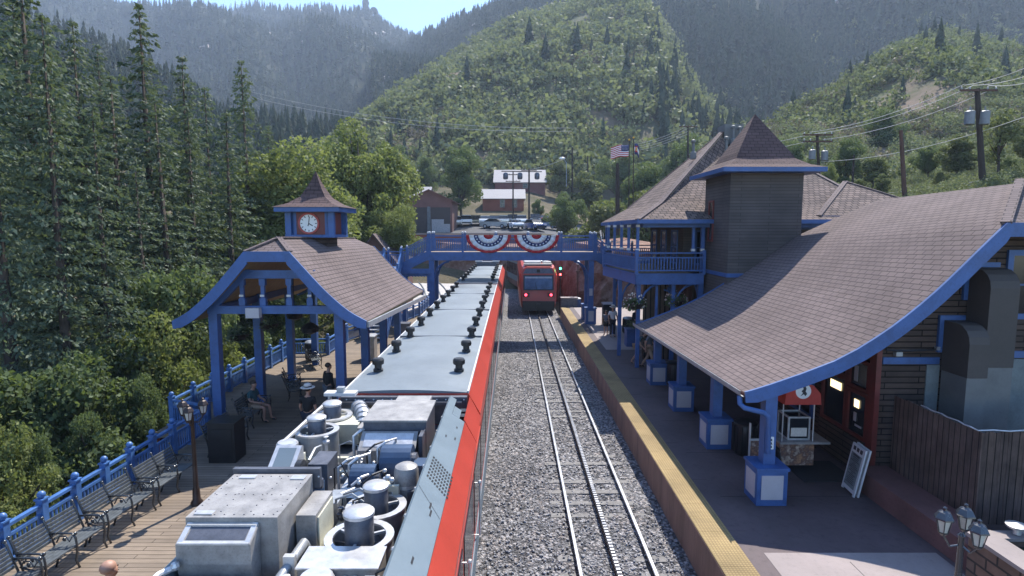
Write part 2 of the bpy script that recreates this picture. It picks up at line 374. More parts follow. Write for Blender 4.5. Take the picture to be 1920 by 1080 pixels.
    def grid(s, G, m=0, uvs=None, flip=False):
        R = len(G); K = len(G[0]); i = len(s.v)
        for row in G: s.v += [tuple(p) for p in row]
        for a in range(R - 1):
            for b in range(K - 1):
                q = [i + a * K + b, i + a * K + b + 1, i + (a + 1) * K + b + 1, i + (a + 1) * K + b]
                uq = None if uvs is None else [uvs[a][b], uvs[a][b + 1], uvs[a + 1][b + 1], uvs[a + 1][b]]
                if flip: q.reverse(); uq = uq[::-1] if uq else None
                s.f.append(q); s.mi.append(m); s.uv.append(uq)
        return s
    def build(s, name, mats, parent=None, smooth=False, bevel=0, solid=None, keep=False):
        if not isinstance(mats, (list, tuple)): mats = [mats]
        off = Vector((0, 0, 0)); p = parent
        while p is not None and not keep: off += p.location; p = p.parent
        me = bpy.data.meshes.new(name)
        V = np.array(s.v, dtype=np.float64).reshape(-1, 3)
        me.from_pydata([tuple(x) for x in (V - np.array(off))], [], s.f)
        for mm in mats: me.materials.append(mm)
        me.polygons.foreach_set("material_index", s.mi)
        uvl = me.uv_layers.new(name="UVMap")
        uvd = []
        for face, u in zip(s.f, s.uv):
            if u is not None: uvd += [c for q in u for c in q]; continue
            P = V[face]
            nrm = np.zeros(3)
            for k in range(len(P)):
                a = P[k]; b = P[(k + 1) % len(P)]; nrm += np.cross(a, b)
            L = np.linalg.norm(nrm); nrm = nrm / L if L > 1e-12 else np.array([0, 0, 1.0])
            if abs(nrm[2]) > 0.98: uvd += [c for q in P for c in (q[0], q[1])]
            else:
                t = np.cross([0, 0, 1.0], nrm); t /= np.linalg.norm(t); q2 = np.cross(nrm, t)
                uvd += [c for q in P for c in (float(q @ t), float(q @ q2))]
        uvl.data.foreach_set("uv", uvd)
        if smooth:
            me.polygons.foreach_set("use_smooth", [True] * len(me.polygons))
        me.update()
        o = bpy.data.objects.new(name, me); C.objects.link(o)
        if parent is not None: o.parent = parent
        if solid:
            md = o.modifiers.new("thickness", 'SOLIDIFY'); md.thickness = solid[0]; md.offset = -1
            md.material_offset = solid[1]; md.material_offset_rim = solid[1]
        if bevel:
            bv = o.modifiers.new("bevel", 'BEVEL'); bv.width = bevel; bv.segments = 2; bv.limit_method = 'ANGLE'
        if smooth and not smooth == 'all':
            es = o.modifiers.new("split", 'EDGE_SPLIT'); es.split_angle = math.radians(38)
        return o

def thing(name, label, cat, loc=(0, 0, 0), group=None, rz=0):
    o = bpy.data.objects.new(name, None); C.objects.link(o); o.empty_display_size = 0.3
    o.location = loc; o.rotation_euler = (0, 0, rz)
    return tag(o, label, cat, group)

def tag(o, label=None, cat=None, group=None, kind=None):
    if label: o['label'] = label
    if cat: o['category'] = cat
    if group: o['group'] = group
    if kind: o['kind'] = kind
    return o

def rebase(o, loc):
    """move the origin of a one-mesh thing to loc"""
    loc = Vector(loc)
    me = o.data
    me.transform(Matrix.Translation(-loc)); o.location = loc
    return o

def struct(o): o['kind'] = 'structure'; return o

def dup(root, loc, rz=0.0, label=None, scale=None):
    r = root.copy(); C.objects.link(r); r.location = loc; r.rotation_euler = (0, 0, rz)
    if label: r['label'] = label
    if scale is not None: r.scale = scale if isinstance(scale, tuple) else (scale,) * 3
    def rec(a, b):
        for ch in list(a.children):
            c = ch.copy(); C.objects.link(c); c.parent = b; rec(ch, c)
    rec(root, r)
    return r

def npmesh(name, V, Fq, mat, parent=None, smooth=False):
    me = bpy.data.meshes.new(name)
    n = len(V); k = Fq.shape[1]; m = len(Fq)
    me.vertices.add(n); me.vertices.foreach_set("co", V.astype(np.float32).ravel())
    me.loops.add(m * k); me.loops.foreach_set("vertex_index", Fq.astype(np.int32).ravel())
    me.polygons.add(m); me.polygons.foreach_set("loop_start", np.arange(0, m * k, k, dtype=np.int32))
    if smooth: me.polygons.foreach_set("use_smooth", np.ones(m, dtype=bool))
    me.materials.append(mat); me.update(calc_edges=True); me.validate()
    o = bpy.data.objects.new(name, me); C.objects.link(o)
    if parent is not None: o.parent = parent
    return o

# ================================================================== THE SETTING
def smooth(t): t = max(0.0, min(1.0, t)); return t * t * (3 - 2 * t)
def lerp(a, b, t): return a + (b - a) * t
def pl(x, pts):
    """piecewise-linear lookup"""
    if x <= pts[0][0]: return pts[0][1]
    for (x0, y0), (x1, y1) in zip(pts, pts[1:]):
        if x <= x1: return y0 + (y1 - y0) * (x - x0) / (x1 - x0)
    return pts[-1][1]

RAMP = [(66, 0), (84, 6.1), (92, 7.0), (106, 8.4), (125, 12.0), (150, 18.5), (260, 40), (800, 120), (3000, 160)]
def gz(x, y):
    z = -0.35
    ramp = pl(y - max(0, x - 4) * 0.9 if x < 22 else y - 16, RAMP) if y > 40 else 0
    left = 0
    if x < -10.8:
        fade = smooth((62 - y) / 14)
        left = (-4.2 * smooth((-11.0 - x) / 3.5) + max(0, -17 - x) * 0.34) * fade + (1 - fade) * max(0, -20 - x) * 0.1
    right = 0
    if x > 10:
        f = smooth((y - 23) / 7)
        right = (8.5 * smooth((x - 13) / 14) + max(0, x - 26) * 0.22) * f
    return z + max(ramp, right) + left + 0.12 * math.sin(x * 0.31 + 1) * math.cos(y * 0.23) * smooth((abs(x) - 11) / 6)

xs = [-1500, -900, -500, -300, -180, -120, -90, -70, -55, -45] + [-38 + k for k in range(0, 80)] + [45, 55, 70, 90, 120, 180, 300, 500, 900, 1500]
ys = [-60, -30, -15] + [-8 + 1.5 * k for k in range(0, 90)] + [130, 140, 150, 170, 200, 260, 350, 500, 800, 1300, 2200, 3000]
g = MB(); g.grid([[(x, y, gz(x, y)) for x in xs] for y in ys], flip=True)
g.f = [list(reversed(f)) for f in g.f] if False else g.f
gr = g.build('ground', M['soil'], smooth='all')
struct(gr)
if gr.data.polygons[0].normal.z < 0: gr.data.flip_normals()

# ballast bed: gently uneven sheet between the two platforms
r_ = random.Random(3)
yy = [1 + 0.7 * k for k in range(0, 104)]; xx = [-5.9 + 0.4 * k for k in range(0, 25)] + [3.76]
def bedz(x, y):
    z = -0.15 + 0.02 * math.sin(3.1 * x + 0.7 * y) * math.cos(1.7 * y) + r_.uniform(-0.012, 0.012)
    return z - 0.10 * smooth((abs(abs(x) - 0.0) - 9) / 3)
b = MB(); b.grid([[(x, y, bedz(x, y)) for x in xx] for y in yy])
bed = struct(b.build('track_bed', M['gravel'], smooth='all'))
# loose stones lying on the ballast near the camera: no one could count them
N = 5200
cx = RNG.uniform(-0.55, 3.6, N); cyy = 9.3 + RNG.random(N) ** 1.7 * 24; sz = RNG.uniform(0.018, 0.042, N)
base = np.array([[1, 0, 0], [-1, 0, 0], [0, 1, 0], [0, -1, 0], [0, 0, 0.8], [0, 0, -0.8]], float)
tri = np.array([[0, 2, 4], [2, 1, 4], [1, 3, 4], [3, 0, 4], [2, 0, 5], [1, 2, 5], [3, 1, 5], [0, 3, 5]])
ang = RNG.uniform(0, 6.28, N); ca, sa = np.cos(ang), np.sin(ang)
jit = base[None] + RNG.uniform(-0.35, 0.35, (N, 6, 3))
V = np.stack([jit[..., 0] * ca[:, None] - jit[..., 1] * sa[:, None], jit[..., 0] * sa[:, None] + jit[..., 1] * ca[:, None], jit[..., 2]], -1) * sz[:, None, None]
V += np.stack([cx, cyy, np.full(N, -0.13)], -1)[:, None, :]
st = npmesh('ballast_stones', V.reshape(-1, 3), (tri[None] + (np.arange(N) * 6)[:, None, None]).reshape(-1, 3),
            plain('loose_stone', (0.30, 0.29, 0.29), 0.9, var=0.5, scale=25))
tag(st, 'loose grey ballast stones scattered around the sleepers', 'gravel', kind='stuff')

# ------------------------------------------------------------------ right platform and left deck
p = MB()
p.extr([(3.78, -0.6), (3.78, 0.75), (11.0, 0.75), (11.0, -0.6)], 6.2, 44.2, 'y', 0)
plat = struct(p.build('platform', [M['walk']]))
pf = MB(); pf.box(3.755, 3.777, 6.2, 44.2, -0.6, 0.74)
struct(pf.build('platform_face', M['walkside']))
ts = MB()
for k in range(63):
    y0 = 6.25 + k * 0.6
    ts.box(3.765, 4.375, y0, y0 + 0.594, 0.752, 0.766)
struct(ts.build('tactile_strip', M['tactile']))
cs = MB()
for k in range(16): cs.box(4.38, 4.75, 6.3 + k * 2.4, 6.3 + k * 2.4 + 2.39, 0.752, 0.758)
struct(cs.build('kerb_slab', M['walk']))
cs = MB()          # near apron: paler sheet paints in the sunlight beyond the roof shadow
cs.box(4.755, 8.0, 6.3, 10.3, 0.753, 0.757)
struct(cs.build('sunlit_pavement', M['palec']))
cs = MB(); cs.box(4.755, 11, 28.6, 44.1, 0.753, 0.757)  # pale overlay paints the sunlit patch on the far platform
struct(cs.build('sunlit_pavement', M['palec']))
jn = MB()
for y in (12.6, 15.2, 17.8, 20.4, 23.0, 25.6): jn.box(4.76, 8.5, y, y + 0.012, 0.7525, 0.7545)
jn.box(6.2, 6.212, 6.4, 10.0, 0.758, 0.7595)
struct(jn.build('pavement_joints', M['rubber']))

d = MB()
for (x0, x1, y0, y1) in ((-9.55, -3.82, 2.0, 17.2), (-11.0, -3.82, 17.2, 28.2), (-9.25, -3.82, 28.2, 31.2)):
    d.box(x0, x1, y0, y1, 0.42, 0.6)
d.extr([(-9.25, 31.2), (-8.0, 35.2), (-6.8, 41), (-6.8, 46), (-3.82, 46), (-3.82, 31.2)], 0.42, 0.6, 'z')
struct(d.build('deck', M['deckwood']))
d = MB(); d.box(-3.9, -3.80, 2, 46, -0.5, 0.40); d.box(-9.5, -9.42, 2, 17.2, -3.5, 0.41)
d.box(-10.95, -10.87, 17.2, 28.2, -3.5, 0.41)
struct(d.build('deck_fascia', M['darkred']))

# paved track slab curving away to the left beyond the bridge, and the bank behind it
cv = MB()
arc = [(-4.6 - 0.0115 * max(0, y - 46) ** 2.0 * 0.55, y) for y in range(46, 92, 2)]
def offc(k, d):
    a = Vector((*arc[max(k - 1, 0)], 0)); c2 = Vector((*arc[min(k + 1, len(arc) - 1)], 0)); t = (c2 - a).normalized()
    return (arc[k][0] + t.y * d, arc[k][1] - t.x * d)
cv.grid([[(*offc(k, dd), gz(*arc[k]) * 0 + 0.05 + 0.035 * max(0, arc[k][1] - 60)) for dd in (-4.5, 1.6)] for k in range(len(arc))])
sl2 = struct(cv.build('track_slab', M['concrete']))
if sl2.data.polygons[0].normal.z < 0: sl2.data.flip_normals()

# ------------------------------------------------------------------ tracks
def rail_mb(x, y0, y1, z=0.0):
    m = MB()
    m.extr([(x - 0.036, z - 0.045), (x - 0.034, z - 0.004), (x - 0.026, z), (x + 0.026, z), (x + 0.034, z - 0.004), (x + 0.036, z - 0.045)], y0, y1, 'y', 0)
    m.extr([(x - 0.075, z - 0.165), (x - 0.07, z - 0.15), (x - 0.01, z - 0.135), (x - 0.009, z - 0.048), (x + 0.009, z - 0.048), (x + 0.01, z - 0.135), (x + 0.07, z - 0.15), (x + 0.075, z - 0.165)], y0, y1, 'y', 1)
    return m
def track(name, x0, label, y0, y1, ties):
    t = thing(name, label, 'railway track', (x0, y0, -0.16))
    for s in (-0.755, 0.755): rail_mb(x0 + s, y0, y1).build('running_rail', [M['rail'], M['railside']], t)
    rk = MB()
    rk.extr([(x0 - 0.05, -0.13), (x0 - 0.05, 0.0), (x0 - 0.015, 0.012), (x0 + 0.015, 0.012), (x0 + 0.05, 0.0), (x0 + 0.05, -0.13)], y0, y1, 'y', 1)
    rk.build('rack_rail', [M['rail'], M['railside']], t)
    if ties:
        th = MB()
        for k in range(int(20 / 0.12)):
            y = y0 + 1.0 + k * 0.12
            th.box(x0 - 0.042, x0 + 0.042, y, y + 0.055, 0.013, 0.062)
        tag(th.build('rack_teeth', M['rail'], t), kind='stuff')
        k = 0; y = y0 + 0.3; rr = random.Random(5)
        while y < y1 - 0.3 and k < 74:
            s = MB(); h = rr.uniform(-0.02, 0.022); a = rr.uniform(-0.012, 0.012)
            s.cbox((x0 + rr.uniform(-0.02, 0.02), y, -0.230 + h), (2.3, 0.2, 0.16), a)
            s.build('sleeper', M['tie'], t); y += 0.62; k += 1
    return t
track('railway_track', 2.13, 'right hand cog railway track with a toothed rack rail, beside the yellow platform edge', 8.2, 62, True)
track('railway_track', -2.15, 'left hand railway track hidden underneath the long standing train', 6.0, 56, False)
t = thing('railway_track', 'curved siding with pale rails bending away to the left beyond the footbridge', 'railway track', (arc[0][0], arc[0][1], 0))
for dd in (-3.2, -1.7, -0.9):
    m = MB(); m.path([(*offc(k, dd), 0.13 + 0.035 * max(0, arc[k][1] - 60)) for k in range(len(arc))], 0.06, 4)
    m.build('running_rail', M['galv'], t)

# red rock cut and bank at the far right of the tracks
def rockwall(name, line, depth, seed, mat, amp=0.5):
    rr = random.Random(seed); m = MB(); G = []
    pts = []
    for (a, b2) in zip(line, line[1:]):
        for k in range(6): pts.append([lerp(a[i], b2[i], k / 6) for i in range(4)])
    pts.append(list(line[-1]))
    for (x, y, z0, z1) in pts:
        col = []
        for k in range(8):
            f = k / 7
            col.append((x + rr.uniform(-amp, amp) * 0.6 + f * 0.5, y + rr.uniform(-amp, amp) + f * 0.9, lerp(z0, z1, f)))
        col.append((x + depth * 0.7, y + depth, z1 + 0.3)); col.append((x + depth * 0.9, y + depth * 1.6, z0))
        G.append(col)
    m.grid(G); o = m.build(name, mat); struct(o); return o
rw = rockwall('rock_cut', [(4.3, 66, -0.4, 4.6), (4.4, 57, -0.4, 5.2), (5.2, 50.5, -0.4, 5.6), (7.2, 47.2, 0.4, 5.2), (11, 45.6, 0.6, 5.0), (15, 44.8, 0.6, 5.6)], 9, 2, M['rockcut'], 0.35)
rw2 = rockwall('bank', [(-22, 82, 0, 6.0), (-12, 74, 0, 5.2), (-4, 70, -0.3, 4.6), (4.2, 68, -0.3, 4.6)], 12, 5, M['rockcut'], 0.4)

# ------------------------------------------------------------------ hills, traced ridge by ridge at their own distances
HILLS = {}
def hill(name, ridge, base, mat, nu=60, nv=26, bulge=0.0, amp=0.0, back=0.5, seed=1, zmin=None):
    """surface lofted from a base line up to a ridge line, then down the far side; (u, v, Y) points"""
    rr = np.random.default_rng(seed)
    ru = [q[0] for q in ridge]
    us = np.linspace(ru[0], ru[-1], nu)
    R = np.array([at(u, pl(u, [(q[0], q[1]) for q in ridge]), pl(u, [(q[0], q[2]) for q in ridge])) for u in us])
    B = np.array([at(u, pl(u, [(q[0], q[1]) for q in base]), pl(u, [(q[0], q[2]) for q in base])) for u in us])
    ph = rr.uniform(0, 6.28, (6, 3)); fr = rr.uniform(0.6, 2.6, (6, 2))
    G = np.zeros((nv, nu, 3)); s = np.linspace(0, 1, nv)
    for i, f in enumerate(s):
        G[i] = B + (R - B) * f
        G[i, :, 2] += bulge * math.sin(PI * f) * (R[:, 2] - B[:, 2])
        w_ = math.sin(PI * f)
        for k in range(6):
            G[i, :, 2] += amp / (k + 1) * w_ * np.sin(fr[k, 0] * 6 * f + ph[k, 0] + fr[k, 1] * np.linspace(0, 9, nu) * (1 + k * 0.5))
    rows_ = [G]
    d_ = R - B; d_[:, 2] = 0
    b1 = R + d_ * back; b1[:, 2] = R[:, 2] - (R[:, 2] - B[:, 2]) * 0.45
    b2 = R + d_ * back * 2.2; b2[:, 2] = B[:, 2] - 5
    f0 = B - d_ * 0.03; f0[:, 2] -= 12
    A = np.concatenate([f0[None], G, b1[None], b2[None]], 0)
    n0, n1 = A.shape[:2]; idx = np.arange(n0 * n1).reshape(n0, n1)
    Fq = np.stack([idx[:-1, :-1], idx[:-1, 1:], idx[1:, 1:], idx[1:, :-1]], -1).reshape(-1, 4)
    o = npmesh(name, A.reshape(-1, 3), Fq, mat, smooth=True); struct(o)
    HILLS[name] = G; return o
def sample(G, n, rng, bias=1.0, lo=0.0, hi=1.0):
    """n points on a hill grid, spread evenly over its true area as far as the grid allows"""
    nv, nu = G.shape[:2]
    a = np.linalg.norm(np.cross(G[1:, :-1] - G[:-1, :-1], G[:-1, 1:] - G[:-1, :-1]), axis=-1)
    d = np.linalg.norm(G[:-1, :-1], axis=-1); wgt = a / d ** bias
    fr = np.linspace(0, 1, nv - 1)[:, None]; wgt = wgt * ((fr >= lo) & (fr <= hi))
    wgt = (wgt / wgt.sum()).ravel()
    c = rng.choice(len(wgt), n, p=wgt); i, j = c // (nu - 1), c % (nu - 1)
    s, t = rng.random(n)[:, None], rng.random(n)[:, None]
    return G[i, j] * (1 - s) * (1 - t) + G[i + 1, j] * s * (1 - t) + G[i, j + 1] * (1 - s) * t + G[i + 1, j + 1] * s * t, i / (nv - 1)

hill('mountain', [(-500, -67, 1150), (0, -47, 1150), (200, 5, 1150), (303, 29, 1150), (330, 25, 1150), (365, 21, 1150), (400, 22, 1150), (450, 19, 1150), (468, 15, 1150), (482, 13, 1150), (497, 19, 1150), (520, 27, 1150), (560, 28, 1150), (600, 25, 1150), (640, 30, 1150), (675, 27, 1150), (700, 35, 1150), (725, 52, 1150), (755, 69, 1150), (787, 80, 1150), (840, 108, 1150), (900, 143, 1150)],
     [(-500, 330, 420), (900, 330, 420)], M['forestsoil'], 130, 40, 0.06, 16, 0.4, 3)
hill('far_hillside', [(700, 116, 800), (760, 93, 790), (785, 78, 780), (800, 71, 770), (820, 61, 760), (850, 46, 740), (880, 36, 730), (905, 28, 720), (925, 19, 710), (960, 5, 700), (1000, -9, 690), (1100, -49, 680), (1300, -99, 660), (1600, -139, 640), (2200, -139, 620)],
     [(560, 345, 270), (2200, 345, 300)], M['forestsoil'], 110, 36, 0.05, 12, 0.4, 4)
hill('scrub_hill', [(600, 318, 185), (640, 280, 195), (700, 217, 230), (740, 192, 260), (790, 157, 290), (840, 124, 320), (900, 88, 350), (960, 55, 380), (1030, 28, 400), (1090, 11, 420), (1150, 4, 430), (1205, 11, 420), (1240, 62, 400), (1290, 162, 340), (1350, 240, 280), (1450, 290, 230)],
     [(600, 352, 150), (1450, 352, 150)], M['hillsoil'], 90, 40, 0.10, 4, 0.4, 6)
hill('right_hillside', [(1330, 318, 135), (1370, 300, 140), (1430, 258, 155), (1480, 222, 170), (1560, 178, 185), (1640, 120, 210), (1700, 82, 230), (1760, 66, 245), (1850, 82, 245), (1920, 106, 240), (2300, 190, 230)],
     [(1330, 350, 84), (2300, 350, 62)], M['hillsoil'], 70, 34, 0.05, 2.5, 0.4, 8)
hill('left_hillside', [(-700, -180, 300), (-200, -40, 300), (0, 30, 310), (200, 110, 320), (350, 190, 320), (430, 262, 300), (540, 330, 250)],
     [(-700, 440, 62), (540, 352, 150)], M['forestsoil'], 60, 26, 0.04, 4, 0.4, 9)

# ------------------------------------------------------------------ foliage on the hills: countless, so one object per hillside
def rnd_unit(n, rng):
    v = rng.normal(size=(n, 3)); return v / np.linalg.norm(v, axis=1, keepdims=True)
def leafquads(P, size, asp, rng, bias=None, bw=0.0):
    n = len(P)
    nr = rnd_unit(n, rng)
    if bias is not None: nr = nr + bias * bw; nr /= np.linalg.norm(nr, axis=1, keepdims=True)
    t = np.cross(nr, rnd_unit(n, rng)); t /= np.linalg.norm(t, axis=1, keepdims=True); b = np.cross(nr, t)
    s = np.asarray(size).reshape(-1, 1) * np.ones((n, 1))
    return np.stack([P + t * s, P + b * s * asp, P - t * s, P - b * s * asp], 1)     # n,4,3
def bush_proto(n, leaf, rng):
    k = 7; c = rnd_unit(k, rng) * rng.uniform(0.2, 0.62, (k, 1)); c[:, 2] = np.abs(c[:, 2]) * 0.8 + 0.25
    which = rng.integers(0, k, n); d = rnd_unit(n, rng); r = rng.uniform(0.22, 0.48, (n, 1))
    P = c[which] + d * r; P[:, 2] = np.maximum(P[:, 2], 0.02)
    return leafquads(P, rng.uniform(0.6, 1.3, n) * leaf, 0.7, rng, d, 0.8)
def fir_proto(tiers, per, rng, width=0.2):
    q = []
    for i in range(tiers):
        z0 = 0.08 + 0.9 * i / tiers; rad = width * (1 - z0) ** 0.8 * rng.uniform(0.75, 1.15) + 0.006
        for j in range(per):
            a = 2 * PI * (j + rng.random()) / per; rj = rad * rng.uniform(0.6, 1.25)
            dx, dy = math.cos(a), math.sin(a); wd = rad * 0.55
            q.append([(0, 0, z0 + 0.16), (dx * rj * 0.6 - dy * wd, dy * rj * 0.6 + dx * wd, z0 + 0.03), (dx * rj, dy * rj, z0 - 0.03), (dx * rj * 0.6 + dy * wd, dy * rj * 0.6 - dx * wd, z0 + 0.03)])
    return np.array(q)
def scatter(name, protos, P, S, mat, rng, label, cat, tall=None):
    pick = rng.integers(0, len(protos), len(P)); out = []
    for k, pr in enumerate(protos):
        s = np.where(pick == k)[0]
        if not len(s): continue
        a = rng.uniform(0, 6.28, len(s)); ca, sa = np.cos(a)[:, None, None], np.sin(a)[:, None, None]
        sx = S[s][:, None, None]; szz = sx * (1 if tall is None else tall[s][:, None, None])
        X = (pr[None, ..., 0] * ca - pr[None, ..., 1] * sa) * sx; Yv = (pr[None, ..., 0] * sa + pr[None, ..., 1] * ca) * sx; Zv = pr[None, ..., 2] * szz
        V = np.stack([X, Yv, Zv], -1) + P[s][:, None, None, :]
        out.append(V.reshape(-1, 3))
    V = np.concatenate(out); Fq = np.arange(len(V)).reshape(-1, 4)
    o = npmesh(name, V, Fq, mat); tag(o, label, cat, kind='stuff'); return o

rg = np.random.default_rng(21)
firs = [fir_proto(7, 5, rg, w_) for w_ in (0.17, 0.2, 0.23, 0.26)]
def patch(P, f, thr, rng):
    """clumped stands and clearings"""
    v = np.sin(P[:, 0] * f + 1.3) * np.cos(P[:, 2] * f * 1.7 + 0.4) + 0.6 * np.sin(P[:, 0] * f * 2.7 - P[:, 2] * f * 2.1)
    return v + rng.normal(0, 0.5, len(P)) > thr
P, f = sample(HILLS['mountain'], 9500, rg, 0.95, 0.0); P = P[patch(P, 0.02, -1.5, rg)]
scatter('mountain_forest', firs, P, rg.uniform(9, 20, len(P)), M['farneedle'], rg, 'dark blue green conifer forest covering the far mountain under the skyline', 'forest')
P, f = sample(HILLS['far_hillside'], 10500, rg, 0.95, 0.0); P = P[patch(P, 0.03, -1.2, rg)]
scatter('hillside_forest', firs, P, rg.uniform(8, 17, len(P)), M['farneedle'], rg, 'dark conifer forest on the high slope right of the sky notch', 'forest')
P, f = sample(HILLS['left_hillside'], 2200, rg, 1.0, 0.0)
scatter('valley_forest', firs, P, rg.uniform(9, 16, len(P)), M['farneedle'], rg, 'dark forest on the slope behind the tall firs at left', 'forest')
bush = [bush_proto(85, 0.12, rg) for _ in range(10)]
P, f = sample(HILLS['scrub_hill'], 5200, rg, 1.2); P = P[patch(P, 0.10, -0.35, rg)]
scatter('hill_scrub', bush, P - np.array([0, 0, 0.4]), 1.6 + 4.6 * rg.random(len(P)) ** 1.8 + P[:, 1] * 0.006, M['scrub'], rg, 'green scrub oak bushes dotting the sunlit central hill', 'scrub')
bush2 = [bush_proto(130, 0.105, rg) for _ in range(6)]
P, f = sample(HILLS['right_hillside'], 3000, rg, 1.1); P = P[patch(P, 0.16, -0.75, rg)]
gq = np.stack([rg.uniform(18, 120, 1000), rg.uniform(62, 125, 1000)], -1)
gq = np.array([(x, y, gz(x, y)) for x, y in gq if not (-10 < x < 19 and y < 112)])
g2 = np.stack([rg.uniform(20, 66, 1500), rg.uniform(36, 68, 1500)], -1)
g2 = np.array([(x, y, gz(x, y)) for x, y in g2 if x > 21.5])
gl = np.stack([rg.uniform(-170, -14, 1100), rg.uniform(64, 290, 1100)], -1); gl = np.array([(x, y, gz(x, y)) for x, y in gl if x < -14 - (y - 58) * 0.12])
P = np.concatenate([P, gq, gl])
Pd, _ = sample(HILLS['right_hillside'], 1500, rg, 1.1); Pd = Pd[np.sin(Pd[:, 0] * 0.09) * np.cos(Pd[:, 1] * 0.07 + 1) + rg.normal(0, 0.4, len(Pd)) > 0.05]
scatter('dry_scrub', bush2, Pd - np.array([0, 0, 0.1]), 0.9 + 2.0 * rg.random(len(Pd)), M['dryscrub'], rg, 'dry brown scrub patches on the slope behind the poles', 'scrub')
bush3 = [bush_proto(420, 0.055, rg) for _ in range(5)]
nearp = P[P[:, 1] < 112]; P = P[P[:, 1] >= 112]
scatter('bank_bushes', bush3, g2 - np.array([0, 0, 0.15]), 0.5 + 0.75 * rg.random(len(g2)), M['scrub'], rg, 'knee high scrub around the feet of the poles on the right bank', 'scrub')
scatter('bank_scrub', bush3, nearp - np.array([0, 0, 0.2]), 1.0 + 2.6 * rg.random(len(nearp)) ** 1.6, M['scrub'], rg, 'low leafy scrub on the bank right behind the station and poles', 'scrub')
scatter('slope_scrub', bush2, P - np.array([0, 0, 0.2]), 1.2 + 3.6 * rg.random(len(P)) ** 1.5, M['scrub'], rg, 'brown green scrub on the dry slope behind the utility poles', 'scrub')
P, f = sample(HILLS['far_hillside'], 2600, rg, 1.0, 0.0, 0.6); P = P[np.sin(P[:, 0] * 0.021 + 2) * np.cos(P[:, 2] * 0.05) + rg.normal(0, 0.25, len(P)) > 0.45]
scatter('aspen_stands', bush, P, rg.uniform(3, 8, len(P)), M['scrub'], rg, 'pale green leafy stands among the forest right of the scrub hill', 'trees')
# firs standing among the scrub, and rocks showing through the forest
P1, _ = sample(HILLS['scrub_hill'], 120, rg, 1.0, 0.0, 0.4); P2, _ = sample(HILLS['right_hillside'], 60, rg, 0.6, 0.3)
sel = P1[:, 0] > 40; P1 = np.concatenate([P1[sel], P1[~sel][:30]])
Gc = HILLS['scrub_hill']; k0 = int(Gc.shape[1] * 0.66)
P3, _ = sample(Gc[:, k0:], 620, rg, 0.9); P3 = P3[rg.random(len(P3)) < np.clip((P3[:, 0] / P3[:, 1] - 0.20) / 0.17, 0.03, 1)]
P4 = np.stack([rg.uniform(-170, -17, 1500), rg.uniform(58, 290, 1500)], -1); P4 = np.array([(x, y, gz(x, y)) for x, y in P4 if x < -14 - (y - 58) * 0.12])
P5 = np.stack([rg.uniform(-110, -26, 260), rg.uniform(4, 60, 260)], -1); P5 = np.array([(x, y, gz(x, y)) for x, y in P5])
P = np.concatenate([P1, P2, P3, P4, P5])
scatter('hill_pines', [fir_proto(20, 9, rg, w_) for w_ in (0.17, 0.2, 0.24)], P, (4 + 7 * rg.random(len(P)) ** 1.4) * np.clip(P[:, 1] / 170, 0.75, 1.25), M['farneedle'], rg, 'scattered dark pines standing among the hillside scrub', 'trees')
def rocks(name, G, n, smin, smax, rng, label, lo=0.2):
    P, _ = sample(G, n, rng, 0.8, lo); q = []
    for pnt in P:
        s = rng.uniform(smin, smax); V = base * s * rng.uniform(0.6, 1.3, (6, 3)); V[:, 2] *= 0.8
        for t3 in tri: q.append([V[t3[0]] + pnt, V[t3[1]] + pnt, V[t3[2]] + pnt, V[t3[2]] + pnt])
    q = np.array(q)[:, :3]
    o = npmesh(name, q.reshape(-1, 3), np.arange(len(q) * 3).reshape(-1, 3), M['boulder']); tag(o, label, 'rocks', kind='stuff')
rocks('mountain_rocks', HILLS['mountain'], 46, 3, 11, rg, 'pale granite outcrops showing through the far mountain forest', 0.35)
rocks('hillside_rocks', HILLS['far_hillside'], 30, 2, 6, rg, 'pale outcrops on the high right hand forest slope', 0.2)
rocks('scrub_rocks', HILLS['scrub_hill'], 40, 0.6, 1.8, rg, 'small pale boulders among the central hill scrub', 0.05)
Pd, _ = sample(HILLS['scrub_hill'], 1900, rg, 1.1); Pd = Pd[np.sin(Pd[:, 0] * 0.05 + 0.6) * np.cos(Pd[:, 2] * 0.08) + rg.normal(0, 0.35, len(Pd)) > 0.3]
scatter('dry_hill_scrub', bush, Pd - np.array([0, 0, 0.2]), 1.2 + 2.6 * rg.random(len(Pd)), M['dryscrub'], rg, 'pale brown dry scrub mottling the central hill', 'scrub')
# granite knob on the skyline
m = MB(); q = at(686, 16, 1148); rr = random.Random(4)
m.lathe(q - Vector((0, 0, 8)), [(9, 0), (8.2, 6), (6.2, 9), (5.4, 13), (6.2, 17), (6.0, 21), (4.2, 24), (0.01, 25)], 9)
m.v = [(x + rr.uniform(-1, 1), y + rr.uniform(-1, 1), z + rr.uniform(-0.7, 0.7)) for x, y, z in m.v]
m.lathe(q + Vector((15, 0, -8)), [(9, 0), (7, 6), (5, 9), (0.01, 11)], 8)
struct(m.build('rock_spire', M['forestsoil']))

